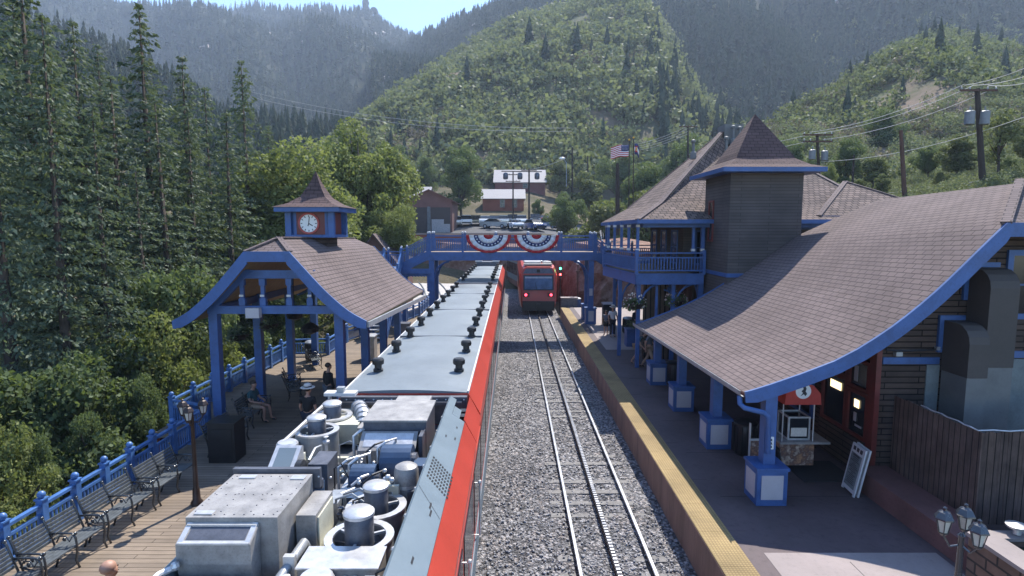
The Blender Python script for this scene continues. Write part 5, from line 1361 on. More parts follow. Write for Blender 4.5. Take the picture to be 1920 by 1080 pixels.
m = MB(); m.path(pts, 0.13, 12, rs=[0.12, 0.14, 0.14, 0.12]); fd = m.build('flexible_duct', M['alu'], W, smooth=True)
m = MB()
for k in range(8):
    t = k / 7 * 2.99; i = int(t); p_ = Vector(pts[i]).lerp(Vector(pts[i + 1]), t - i); q_ = (Vector(pts[i + 1]) - Vector(pts[i])).normalized()
    m.tube(p_ - q_ * 0.012, p_ + q_ * 0.012, 0.152, 12)
m.build('duct_rib', M['galv'], fd)
m = MB(); m.box(-3.66, -3.05, 10.92, 11.15, 3.60, 3.66); m.box(-3.6, -3.56, 10.98, 11.1, 3.31, 3.6); tr_ = m.build('white_tray', M['white'], W, bevel=0.008)
m = MB(); m.box(-3.42, -3.28, 10.96, 11.08, 3.661, 3.76); m.build('antenna_box', M['galv'], tr_)
m = MB(); m.box(-3.52, -2.3, 4.6, 5.60, 2.94, 3.24); m.build('near_cover', M['steel'], W, bevel=0.012)
for k in range(5):
    m = MB(); m.lathe((-3.25 + 0.16 * k, 5.35 + 0.05 * (k % 2), 3.24), [(0.04, 0), (0.04, 0.04), (0.02, 0.05), (0.02, 0.1), (0.05, 0.11), (0.001, 0.14)], 8); m.build('valve', M['alu'], W, smooth=True)
m = MB(); m.path([(-3.6, 5.0, 3.34), (-3.58, 5.5, 3.36), (-3.5, 5.62, 3.36)], 0.035, 8); m.ball((-3.48, 5.62, 3.38), 0.05, 8); m.build('corner_pipe', M['alu'], W, smooth=True)
m = MB(); m.lathe((-1.98, 5.48, 3.05), [(0.17, 0), (0.17, 0.3), (0.15, 0.32), (0.12, 0.32)], 20)
for k in range(5): m.lathe((-1.98, 5.48, 3.08 + k * 0.055), [(0.17, 0), (0.185, 0.015), (0.17, 0.03)], 20, cap=False)
m.build('exhaust_stack', M['alu'], W, smooth=True)

# approaching railcar with driving cab
XR = 2.14; yc = 46.2
cab = thing('railcar', 'red railcar with a driving cab and lit lamps waiting on the right hand track', 'railcar', (XR, yc, -0.1))
def cabsec(s, zt, x0=0.0): return [(XR - s, 1.0), (XR - s, 3.15), (XR - s + 0.22, zt - 0.12), (XR - s + 0.5, zt), (XR + s - 0.5, zt), (XR + s - 0.22, zt - 0.12), (XR + s, 3.15), (XR + s, 1.0), (XR + s - 0.1, 0.45), (XR - s + 0.1, 0.45)]
m = MB(); S0 = cabsec(1.42, 3.72); S1 = cabsec(1.56, 3.9); S0b = []
dy = lambda z: 0.06 + max(0, (z - 1.9)) * 0.22
A = [(x, yc + dy(z), z) for x, z in S0]; B = [(x, yc + 1.3, z) for x, z in S1]; Cc = [(x, yc + 15.5, z) for x, z in S1]
m.poly(A)
for P_, Q_ in ((A, B), (B, Cc)):
    for k in range(10): j = (k + 1) % 10; m.poly([P_[k], Q_[k], Q_[j], P_[j]])
m.poly(list(reversed(Cc)))
m.build('car_body', M['red'], cab)
def fq(x, z, off=0.012): return (XR + x, yc + dy(z) - off, z)
m = MB(); m.poly([fq(-1.22, 1.86), fq(1.22, 1.86), fq(1.22, 3.08), fq(-1.22, 3.08)]); m.build('windscreen_frame', M['black'], cab)
m = MB(); m.poly([fq(-1.12, 1.95, 0.02), fq(1.12, 1.95, 0.02), fq(1.12, 2.98, 0.02), fq(-1.12, 2.98, 0.02)]); ws = m.build('windscreen', plain('windscreen_glass', (0.075, 0.13, 0.22), 0.08, var=0.3, scale=1.5, spec=0.8), cab)
m = MB(); m.poly([fq(-1.08, 2.82, 0.028), fq(1.08, 2.82, 0.028), fq(1.08, 2.95, 0.028), fq(-1.08, 2.95, 0.028)]); m.build('sun_blind', M['galv'], ws)
m = MB(); m.beam(fq(-0.15, 1.97, 0.05), fq(-0.25, 2.5, 0.05), 0.02, 0.02); m.beam(fq(0.4, 1.97, 0.05), fq(0.9, 2.1, 0.05), 0.02, 0.02); m.build('wiper', M['black'], cab)
m = MB(); m.poly([fq(-1.25, 3.2), fq(1.25, 3.2), fq(1.02, 3.6), fq(-1.02, 3.6)]); m.build('headboard_panel', M['darksteel'], cab)
m = MB(); m.box(XR - 0.13, XR + 0.13, yc + 0.3, yc + 0.42, 3.3, 3.55); m.build('top_lamp', M['black'], cab)
for s in (-1, 1):
    m = MB(); m.cbox(fq(s * 0.98, 1.5, 0.03), (0.5, 0.06, 0.3)); h = m.build('lamp_housing', M['darkred'], cab, bevel=0.02)
    m = MB(); m.lathe(fq(s * 1.02, 1.5, 0.06), [(0.11, 0), (0.1, 0.03), (0.001, 0.05)], 12, 0, TY); m.build('lit_lamp', M['pinklt'], h)
m = MB(); m.box(XR - 1.3, XR + 1.3, yc - 0.12, yc + 0.6, 0.22, 0.98); m.box(XR - 0.16, XR + 0.16, yc - 0.35, yc - 0.12, 0.45, 0.8); m.build('plough', M['black'], cab, bevel=0.04)
m = MB(); m.box(XR - 1.1, XR + 0.25, yc + 1.2, yc + 2.8, 3.91, 4.13); m.build('roof_unit', M['white'], cab, bevel=0.03)
m = MB(); m.box(XR - 1.2, XR + 1.15, yc + 0.75, yc + 1.1, 3.85, 3.97); m.build('roof_unit', M['cream'], cab, bevel=0.03)
m = MB(); m.box(XR + 0.4, XR + 1.1, yc + 1.3, yc + 2.4, 3.91, 4.1); m.build('roof_unit', M['alu'], cab, bevel=0.03)
m = MB(); m.path([(XR + 0.3, yc + 1.5, 4.1), (XR + 0.6, yc + 1.9, 4.35), (XR + 0.75, yc + 1.7, 4.4)], 0.09, 8); m.build('horn', M['alu'], cab, smooth=True)
m = MB(); m.box(XR - 1.1, XR + 1.1, yc + 3.2, yc + 15, 3.905, 3.95); m.build('roof_sheet', M['roofgrey'], cab)
for k in range(6):
    m = MB(); m.box(XR - 1.575, XR - 1.561, yc + 2 + k * 2.1, yc + 3.8 + k * 2.1, 1.9, 2.95); m.build('window', M['glass'], cab)
# the next car of the same train stands on the bend behind it
c2 = thing('railcar', 'grey and red railcar with dark windows on the bend behind the cab car', 'railcar', (0, 0, 0))
m = MB(); m.extr(cabsec(1.5, 3.85), 0, 14, 'y'); m.build('car_body', M['barn'], c2)
m = MB(); m.box(XR - 1.0, XR + 1.0, 0.2, 13.8, 3.855, 3.9); m.build('roof_sheet', M['roofgrey'], c2)
for k in range(6):
    m = MB(); m.box(XR - 1.52, XR - 1.505, 0.8 + k * 2.1, 2.55 + k * 2.1, 1.75, 2.95); m.build('window', M['glass'], c2)
m = MB(); m.box(XR - 1.525, XR - 1.506, 0.1, 13.9, 3.0, 3.14); m.box(XR - 1.525, XR - 1.506, 0.1, 13.9, 1.1, 1.7); m.build('grey_stripe', M['panelgrey'], c2)
c2.location = (XR - 2.14 * 1 + 2.0 - 2.0, 62.0, -0.1 + 0.1); c2.rotation_euler = (0, 0, math.radians(9)); c2.location.x = 0.0

# ================================================================== DECK RAILINGS
def rail_run(label, pts, step=0.86, loc=None):
    t = thing('deck_railing', label, 'railing', loc or (*pts[0], 0.6), 'blue railings round the left hand deck')
    for i, (a, b2) in enumerate(zip(pts, pts[1:])):
        railing(t, a, b2, 0.6, 0.80, 0.11, True, post_step=step, finial=M['blue2'], post_w=0.14, post_up=0.10, bal_r=0.017, pm=M['blue2'], skip=i > 0)
    return t
rail_run('long blue deck railing with ball topped posts behind the row of benches', [(-9.33, 3.0), (-9.33, 17.1)])
rail_run('blue railing along the outer edge of the deck beneath the pavilion', [(-9.4, 17.3), (-10.85, 17.9), (-10.85, 27.9), (-9.12, 28.1), (-9.1, 31.1)], 1.3)
rail_run('blue railing on the narrowing far deck between pavilion and footbridge', [(-9.1, 31.3), (-7.85, 35.2), (-6.65, 41.0), (-6.65, 45.9)], 1.3)

# ================================================================== BENCHES
def make_bench(L=1.35):
    t = thing('park_bench', 'x', 'bench')
    slat = plain('grey_green_slats', (0.085, 0.095, 0.10), 0.5, var=0.3, scale=6)
    m = MB()
    for k in range(5): m.box(0.02 + 0.085 * k, 0.09 + 0.085 * k, -L / 2, L / 2, 0.42 - 0.006 * (4 - k), 0.445 - 0.006 * (4 - k))
    m.build('seat', slat, t)
    for s in (-1, 1):
        m = MB()
        for k in range(6):
            z = 0.50 + 0.062 * k; x = -0.02 - 0.028 * k
            m.box(x - 0.012, x + 0.012, min(s * 0.03, s * (L / 2 - 0.03)), max(s * 0.03, s * (L / 2 - 0.03)), z, z + 0.05)
        m.build('backrest', slat, t)
    for y in (-L / 2, 0, L / 2):
        m = MB()
        m.path([(0.0, y, 0.0), (0.06, y, 0.18), (0.02, y, 0.34), (0.0, y, 0.44), (-0.17, y, 0.9), (-0.19, y, 0.93)], 0.02, 6)
        m.path([(0.46, y, 0.0), (0.40, y, 0.14), (0.43, y, 0.3), (0.44, y, 0.42), (0.42, y, 0.58), (0.36, y, 0.66), (0.15, y, 0.66), (-0.07, y, 0.64)], 0.02, 6)
        m.path([(0.0, y, 0.40), (0.22, y, 0.34), (0.44, y, 0.40)], 0.018, 6)
        m.ball((0.42, y, 0.66), 0.035, 8); m.ball((-0.19, y, 0.94), 0.032, 8); m.ball((0.2, y, 0.54), 0.04, 8, 0, (1, 0.5, 1))
        m.path([(0.05, y, 0.48), (0.12, y, 0.6), (0.24, y, 0.6), (0.3, y, 0.5), (0.36, y, 0.6)], 0.014, 6)
        m.build('iron_frame', plain('glossy_cast_iron', (0.03, 0.033, 0.036), 0.22, var=0.2, spec=0.9) if 'glossy_cast_iron' not in MATS else MATS['glossy_cast_iron'], t, smooth='all')
    return t
bench0 = make_bench()
BG = 'slatted benches on the left hand deck'
for i, (x, y, rz, lb) in enumerate([
    (-8.36, 13.15, -0.05, 'grey slatted bench directly left of the bronze lamp post'),
    (-8.42, 11.60, -0.05, 'grey slatted bench, second along the railing coming from the bronze lamp post'),
    (-8.46, 10.10, -0.05, 'grey slatted bench, third along the railing coming from the bronze lamp post'),
    (-8.48, 8.62, -0.05, 'grey slatted bench at the bottom left corner, nearest to the viewer'),
    (-8.30, 15.9, -0.05, 'dark slatted bench in the shade just beyond the bronze lamp post'),
    (-8.55, 18.2, 0.0, 'dark bench under the pavilion on which the man in teal sits'),
    (-8.35, 21.0, 0.35, 'dark empty bench under the middle of the pavilion roof'),
    (-9.2, 25.6, 0.5, 'slatted bench in the sun beyond the pavilion beside the black bin')]):
    if i == 0: bench0.location = (x, y, 0.6); bench0.rotation_euler = (0, 0, rz); o = bench0
    else: o = dup(bench0, (x, y, 0.6), rz)
    o['label'] = lb; o['group'] = BG

# ================================================================== LAMP POSTS
def lamp_post(loc, label, hgt, mat, spread=0.24, lh=0.36):
    t = thing('lamp_post', label, 'lamp post', loc, 'three headed lantern posts')
    x, y, z = loc
    m = MB(); m.lathe(loc, [(0.13, 0), (0.13, 0.06), (0.085, 0.12), (0.075, 0.35), (0.055, 0.42), (0.048, 1.0), (0.038, hgt), (0.05, hgt + 0.02), (0.02, hgt + 0.06)], 12); m.build('post', mat, t, smooth=True)
    for k in range(3):
        a = PI / 2 + 2 * PI * k / 3 - PI + 0.25; lx, ly = x + spread * math.cos(a), y + spread * math.sin(a); lz = z + hgt + (0.02 if k else -0.02)
        m = MB(); m.path([(x, y, z + hgt - 0.12), (x + 0.6 * (lx - x), y + 0.6 * (ly - y), z + hgt - 0.16), (lx, ly, lz - 0.02)], 0.016, 6); m.build('arm', mat, t)
        m = MB(); m.lathe((lx, ly, lz), [(0.03, -0.03), (0.055, 0.0), (0.06, 0.02)], 6)
        m.lathe((lx, ly, lz + lh * 0.55), [(0.125, 0), (0.12, 0.02), (0.075, lh * 0.26), (0.03, lh * 0.32), (0.025, lh * 0.38), (0.03, lh * 0.42), (0.001, lh * 0.48)], 6)
        for j in range(6):
            b2 = 2 * PI * j / 6; m.beam((lx + 0.058 * math.cos(b2), ly + 0.058 * math.sin(b2), lz + 0.01), (lx + 0.1 * math.cos(b2), ly + 0.1 * math.sin(b2), lz + lh * 0.56), 0.012, 0.012)
        ln = m.build('lantern', mat, t)
        m = MB(); m.lathe((lx, ly, lz + 0.02), [(0.05, 0), (0.09, lh * 0.52)], 6); m.build('lantern_glass', M['lampglass'], ln)
    return t
iron = plain('shiny_black_iron', (0.03, 0.035, 0.045), 0.25, var=0.2, spec=0.9)
lamp_post((-7.18, 12.55, 0.6), 'bronze lamp post with three lanterns standing beside the deck benches', 2.05, M['bronze'])
lamp_post((6.2, 7.55, 0.758), 'black lamp post with three lanterns at the bottom right corner', 1.86, iron, 0.22, 0.38)

# ================================================================== BINS, CABINETS, CART AND SIGNS
def bin_(loc, label, w=0.58, h=0.92, mat='black', lid='black', cat='trash bin', name='trash_bin', group='black litter bins'):
    t = thing(name, label, cat, loc, group)
    x, y, z = loc
    m = MB(); m.lathe(loc, [(w * 0.42, 0), (w * 0.5, 0.06), (w * 0.5, h - 0.12), (w * 0.47, h - 0.08)], 14); m.build('bin_body', M[mat], t, smooth=True)
    m = MB()
    for k in range(14):
        a = 2 * PI * k / 14; m.beam((x + w * 0.515 * math.cos(a), y + w * 0.515 * math.sin(a), z + 0.08), (x + w * 0.515 * math.cos(a), y + w * 0.515 * math.sin(a), z + h - 0.1), 0.03, 0.015)
    tag(m.build('bin_slats', M[mat], t), kind='stuff')
    m = MB(); m.lathe((x, y, z + h - 0.08), [(w * 0.53, 0), (w * 0.54, 0.05), (w * 0.4, 0.11), (w * 0.2, 0.13), (0.001, 0.13)], 14); m.build('bin_lid', M[lid], t, smooth=True)
    return t
bin_((6.32, 15.1, 0.755), 'black slatted bin beside the second white panelled pedestal')
bin_((6.3, 22.0, 0.755), 'black slatted bin beside the farthest white panelled pedestal')
bin_((6.75, 33.2, 0.76), 'black bin just behind the people under the balcony', lid='galv')
bin_((-9.5, 26.9, 0.605), 'black bin with a bright lid in the sun at the far deck corner', lid='galv')
def cabinet(loc, size, label, mat, lidmat, name='cabinet', cat='cabinet'):
    t = thing(name, label, cat, loc); x, y, z = loc; a, b2, h = size
    m = MB(); m.box(x - a / 2, x + a / 2, y - b2 / 2, y + b2 / 2, z, z + h); m.build('cabinet_body', M[mat], t, bevel=0.015)
    m = MB(); m.box(x - a / 2 - 0.03, x + a / 2 + 0.03, y - b2 / 2 - 0.03, y + b2 / 2 + 0.03, z + h + 0.001, z + h + 0.05); m.build('cabinet_lid', M[lidmat], t, bevel=0.01)
    m = MB(); m.box(x - a * 0.4, x + a * 0.4, y - b2 / 2 - 0.012, y - b2 / 2 - 0.001, z + 0.12, z + h - 0.12); m.build('cabinet_door', M[mat], t)
    return t
cabinet((-7.75, 15.15, 0.605), (0.72, 0.62, 1.05), 'large black cabinet in the shade before the pavilion', 'black', 'black')
cabinet((-6.85, 27.2, 0.605), (0.62, 0.6, 1.1), 'stainless steel cabinet between the right hand pavilion posts', 'steel', 'alu')
cabinet((-5.95, 31.2, 0.605), (0.7, 0.6, 1.05), 'dark metal cabinet on the far deck beside the grey train roof', 'darksteel', 'darksteel')
cabinet((4.5, 45.0, -0.1), (1.3, 0.7, 1.5), 'low dark equipment box with pale top slats right of the cab car', 'darksteel', 'palec')
bin_((5.15, 44.9, 0.4), 'blue bin with a white top beside the dark equipment box', 0.5, 1.0, 'blue', 'white', group='blue bins')
m = MB(); x, y = 6.25, 29.6
t = thing('planter_box', 'blue box planter at the near end of the sunlit platform patch', 'planter', (x, y, 0.76))
m.box(x - 0.33, x + 0.33, y - 0.33, y + 0.33, 0.765, 1.62); m.box(x - 0.37, x + 0.37, y - 0.37, y + 0.37, 1.62, 1.68); m.build('planter_body', M['blue'], t, bevel=0.01)
npmesh('planter_foliage', bush_proto(500, 0.05, RNG).reshape(-1, 3) * 0.5 + np.array([0, 0, 0.92]), np.arange(2000).reshape(-1, 4), M['leafmid'], t)
t = thing('litter_tower', 'tall black post box with a pale lid beyond the standing people', 'post box', (6.0, 36.0, 0.76))
m = MB(); m.box(5.72, 6.28, 35.75, 36.3, 0.765, 2.1); m.build('tower_body', M['black'], t, bevel=0.03)
m = MB(); m.extr([(35.7, 2.11), (36.35, 2.11), (36.3, 2.2), (35.75, 2.26)], 5.68, 6.32, 'x'); m.build('tower_lid', M['sheet'], t)

# popcorn cart
ct = thing('popcorn_cart', 'red topped popcorn cart with a glass case behind the nearest pedestal', 'food cart', (7.3, 14.35, 0.77))
pic = groundmat('printed_food_picture', [(0.10, 0.03, 0.02), (0.42, 0.22, 0.12), (0.12, 0.07, 0.06), (0.55, 0.42, 0.32), (0.25, 0.10, 0.10)], 3.5, 0.0, 0.5, fine=9)
m = MB(); m.box(6.75, 7.6, 14.0, 14.75, 0.9, 1.48); m.build('cart_body', pic, ct)
m = MB(); m.box(6.7, 7.95, 13.9, 14.8, 1.482, 1.53); m.build('counter', M['steel'], ct)
for x in (6.78, 7.55):
    for y in (14.0, 14.72):
        m = MB(); m.tube((x, y, 1.53), (x, y, 2.62), 0.016, 6); m.build('canopy_post', M['alu'], ct)
m = MB(); m.box(6.98, 7.5, 14.1, 14.65, 1.54, 2.1); case_ = m.build('glass_case', M['glass'], ct)
m = MB()
for x in (6.98, 7.5):
    for y in (14.1, 14.65): m.box(x - 0.02, x + 0.02, y - 0.02, y + 0.02, 1.535, 2.12)
for z in (1.55, 2.11):
    for y in (14.1, 14.65): m.box(6.985, 7.495, y - 0.018, y + 0.018, z - 0.018, z + 0.018)
    for x in (6.98, 7.5): m.box(x - 0.018, x + 0.018, 14.105, 14.645, z - 0.017, z + 0.017)
m.build('case_frame', M['alu'], case_)
m = MB(); m.box(7.04, 7.44, 14.085, 14.098, 1.62, 1.84); m.build('popcorn_heap', M['straw'], case_)
m = MB(); G = []
for i, yv in enumerate((13.85, 14.3, 14.85)):
    G.append([(6.72, yv, 2.52), (6.75, yv, 2.8), (6.95, yv, 3.0), (7.18, yv, 3.06), (7.42, yv, 3.0), (7.6, yv, 2.8), (7.63, yv, 2.52)])
m.grid(G); m.poly([G[0][k] for k in range(7)]); aw = m.build('canopy', M['clothred'], ct, solid=(0.02, 0))
m = MB(); m.lathe((7.17, 13.835, 2.86), [(0.19, 0.0), (0.19, 0.006)], 24, 0, TY); em = m.build('white_roundel', M['clockwhite'], aw)
m = MB(); m.extr([(7.10, 2.74), (7.16, 2.82), (7.12, 2.86), (7.17, 2.92), (7.15, 2.97), (7.21, 3.0), (7.24, 2.93), (7.22, 2.86), (7.26, 2.8), (7.22, 2.74), (7.18, 2.79)], 13.822, 13.827, 'y'); m.build('roundel_figure', M['paperink'], em)
for y in (14.1, 14.65):
    m = MB(); m.lathe((6.7, y, 1.1), [(0.24, -0.02), (0.26, -0.015), (0.26, 0.015), (0.24, 0.02)], 18, 0, Matrix.Rotation(PI / 2, 4, 'Y')); m.build('cart_wheel', M['black'], ct)
t = thing('photo_board', 'pictorial board on a thin metal stand beside the nearest verandah post', 'sign', (6.2, 13.9, 0.76))
m = MB(); m.box(5.98, 6.40, 13.98, 14.01, 0.85, 1.55); m.build('picture', pic, t)
m = MB(); m.box(5.955, 5.98, 13.96, 14.03, 0.76, 2.0); m.box(6.40, 6.425, 13.96, 14.03, 0.76, 2.0); m.box(5.98, 6.40, 13.97, 14.02, 1.552, 1.60); m.build('stand', M['alu'], t)
# white sandwich board
t = thing('sandwich_board', 'white sandwich board leaning on the platform by the shop corner', 'sign', (7.85, 12.8, 0.758))
TB = Matrix.Translation((7.8, 12.82, 0.76)) @ Matrix.Rotation(-0.10, 4, 'Z')
for s, a in ((1, 0.26), (-1, -0.26)):
    T = TB @ Matrix.Translation((0.09 if s < 0 else 0, 0, 0)) @ Matrix.Rotation(0.19, 4, 'Y')
    m = MB(); m.box(-0.02, 0.02, -0.29, 0.29, 0.05, 1.12, 0, T)
    for yv in (-0.26, 0.26): m.box(-0.021, 0.021, yv - 0.03, yv + 0.03, 0.0, 0.05, 0, T)
    pn = m.build('board', M['white'], t, bevel=0.006)
    if s > 0:
        m = MB(); m.box(-0.026, -0.0205, -0.23, 0.23, 0.14, 0.92, 0, T); mp_ = m.build('message_panel', M['stucco'], pn)
        m = MB(); rr = random.Random(9)
        for k in range(17):
            z = 0.86 - k * 0.04; l = rr.uniform(0.1, 0.2) if k not in (4, 10) else 0.05
            m.box(-0.0285, -0.0265, -l, l, z, z + (0.018 if k else 0.045), 0, T)
        for yv in (-0.15, 0, 0.15): m.box(-0.0285, -0.0215, yv - 0.05, yv + 0.05, 0.98, 1.07, 0, T)
        tag(m.build('printed_lines', M['paperink'], mp_), kind='stuff')

# wooden fence, low wall and stone planter at the right
fx = 8.92
t = thing('board_fence', 'tall weathered brown board fence in front of the shop gable', 'fence', (fx, 12, 1.2))
m = MB(); rr = random.Random(8)
y = 13.1
while y > 10.72:
    hh = 2.98 + rr.uniform(-0.015, 0.015); m.box(fx + rr.uniform(-0.006, 0.006), fx + 0.025, y - 0.143, y, 1.1, hh); y -= 0.148
m.build('side_boards', M['fencewood'], t)
m = MB(); x = fx + 0.03
while x < 13.5:
    hh = 2.95 + rr.uniform(-0.015, 0.015) + 0.02 * (x - fx); m.box(x, x + 0.143, 10.70 + rr.uniform(-0.005, 0.005), 10.73, 1.1, hh); x += 0.148
m.build('front_boards', M['fencewood'], t)
m = MB(); m.path([(fx - 0.02, 12.2 - 0.15 * k, 3.02 + 0.012 * math.sin(k * 2.1)) for k in range(10)] + [(fx + 0.3 * k, 10.68, 3.0 + 0.014 * math.sin(k * 2.3)) for k in range(12)], 0.014, 5); m.build('string_lights', M['alu'], t)
t = thing('low_wall', 'low red brown stucco wall along the foot of the board fence', 'wall', (8.4, 11.5, 0.75))
m = MB(); m.box(8.12, 8.9, 9.45, 13.18, 0.74, 1.24); m.build('wall_body', M['lowwall'], t, bevel=0.03)
t = thing('planter_wall', 'brown block planter wall with a pale cap in the bottom right corner', 'wall', (7.9, 8.5, 0.75))
m = MB(); m.box(7.86, 8.18, 5.5, 9.42, 0.5, 1.60); m.box(8.18, 14, 9.25, 9.42, 0.5, 1.6); m.build('block_wall', M['stone'], t)
m = MB(); m.box(7.80, 8.26, 5.5, 9.46, 1.602, 1.67); m.box(8.26, 14, 9.2, 9.46, 1.602, 1.66); m.build('wall_cap', M['palec'], t, bevel=0.01)
m = MB(); m.box(8.19, 14, 5.5, 9.2, 0.5, 1.5); m.build('planting_bed', M['forestsoil'], t)
t = thing('shrub', 'low dark shrubs with small leaves filling the stone planter', 'shrub', (9, 8, 1.5))
V = [bush_proto(500, 0.06, RNG) * s + np.array([x, y, 0]) for x, y, s in ((0.1, 0.4, 0.6), (0.8, 0.2, 0.7), (1.5, 0.5, 0.6), (0.2, -0.6, 0.6), (1.2, -0.5, 0.7))]
V = np.concatenate(V).reshape(-1, 3); npmesh('foliage', V, np.arange(len(V)).reshape(-1, 4), M['needle'], t)
o = MB().lathe((8.6, 9.33, 1.67), [(0.06, 0), (0.05, 0.1), (0.16, 0.12), (0.17, 0.16), (0.001, 0.2)], 12).build('garden_light', M['alu'], smooth=True); rebase(o, (8.6, 9.33, 1.67)); tag(o, 'small bright capped garden light on the stone planter wall', 'garden light')

# hanging baskets
def basket(loc, label, r, flower=True, mat='leafmid'):
    t = thing('hanging_basket', label, 'hanging basket', loc, 'hanging flower baskets')
    x, y, z = loc
    m = MB(); m.lathe((x, y, z - r * 0.7), [(0.02, 0), (r * 0.55, 0.06), (r * 0.75, r * 0.55)], 12); m.build('basket', M['bronze'], t)
    V = bush_proto(700, 0.085, RNG).reshape(-1, 3) * r * 1.25; V[:, 2] -= r * 0.75; npmesh('foliage', V, np.arange(len(V)).reshape(-1, 4), M[mat], t)
    if flower:
        P = rnd_unit(70, RNG) * r * np.array([0.95, 0.95, 0.7]) ; q = leafquads(P, 0.035 + 0.03 * RNG.random(70), 0.9, RNG).reshape(-1, 3); npmesh('flowers', q, np.arange(len(q)).reshape(-1, 4), M['flowers'], t)
    m = MB()
    for k in range(3):
        a = 2 * PI * k / 3; m.tube((x + r * 0.7 * math.cos(a), y + r * 0.7 * math.sin(a), z - 0.05), (x, y, z + 0.75), 0.008, 4)
    m.build('chains', M['black'], t)
for (u, v, Y, r, lb) in ((1190, 565, 25.0, 0.52, 'flower basket hanging below the front left balcony corner'), (1268, 560, 25.1, 0.5, 'flower basket hanging under the balcony close to the tower')):
    basket(tuple(at(u, v, Y)), lb, r)
basket(tuple(at(505, 603, 19.6)), 'dark hanging basket in the middle of the pavilion', 0.42, False, 'needle')
basket(tuple(at(447, 622, 20.4)), 'dark hanging basket at the left side of the pavilion', 0.5, False, 'needle')

# signal, globe lamp, little poles
t = thing('rail_signal', 'slim railway signal with green and red lights right of the cab car', 'signal', (4.05, 48.2, -0.2))
m = MB(); m.tube((4.05, 48.2, -0.3), (4.05, 48.2, 3.6), 0.05, 8); m.build('mast', M['black'], t)
m = MB(); m.box(3.92, 4.18, 48.1, 48.3, 2.75, 3.7); hd = m.build('signal_head', M['black'], t, bevel=0.02)
for z, mt in ((3.5, 'greenlt'), (3.0, 'redlt')):
    m = MB(); m.lathe((4.05, 48.09, z), [(0.09, 0), (0.08, 0.02), (0.001, 0.03)], 12, 0, TY); m.build('signal_lens', M[mt], hd)
t = thing('globe_lamp', 'pale pole with a white globe lamp in front of the red rock', 'lamp post', (5.3, 46.2, 0.4))
m = MB(); m.tube((5.3, 46.2, 0.3), (5.3, 46.2, 3.95), 0.045, 8); m.box(5.15, 5.45, 46.1, 46.3, 3.35, 3.45); m.build('pole', M['redpole'], t)
m = MB(); m.ball((5.3, 46.2, 4.1), 0.17, 12); m.build('globe', M['clockwhite'], t, smooth='all')

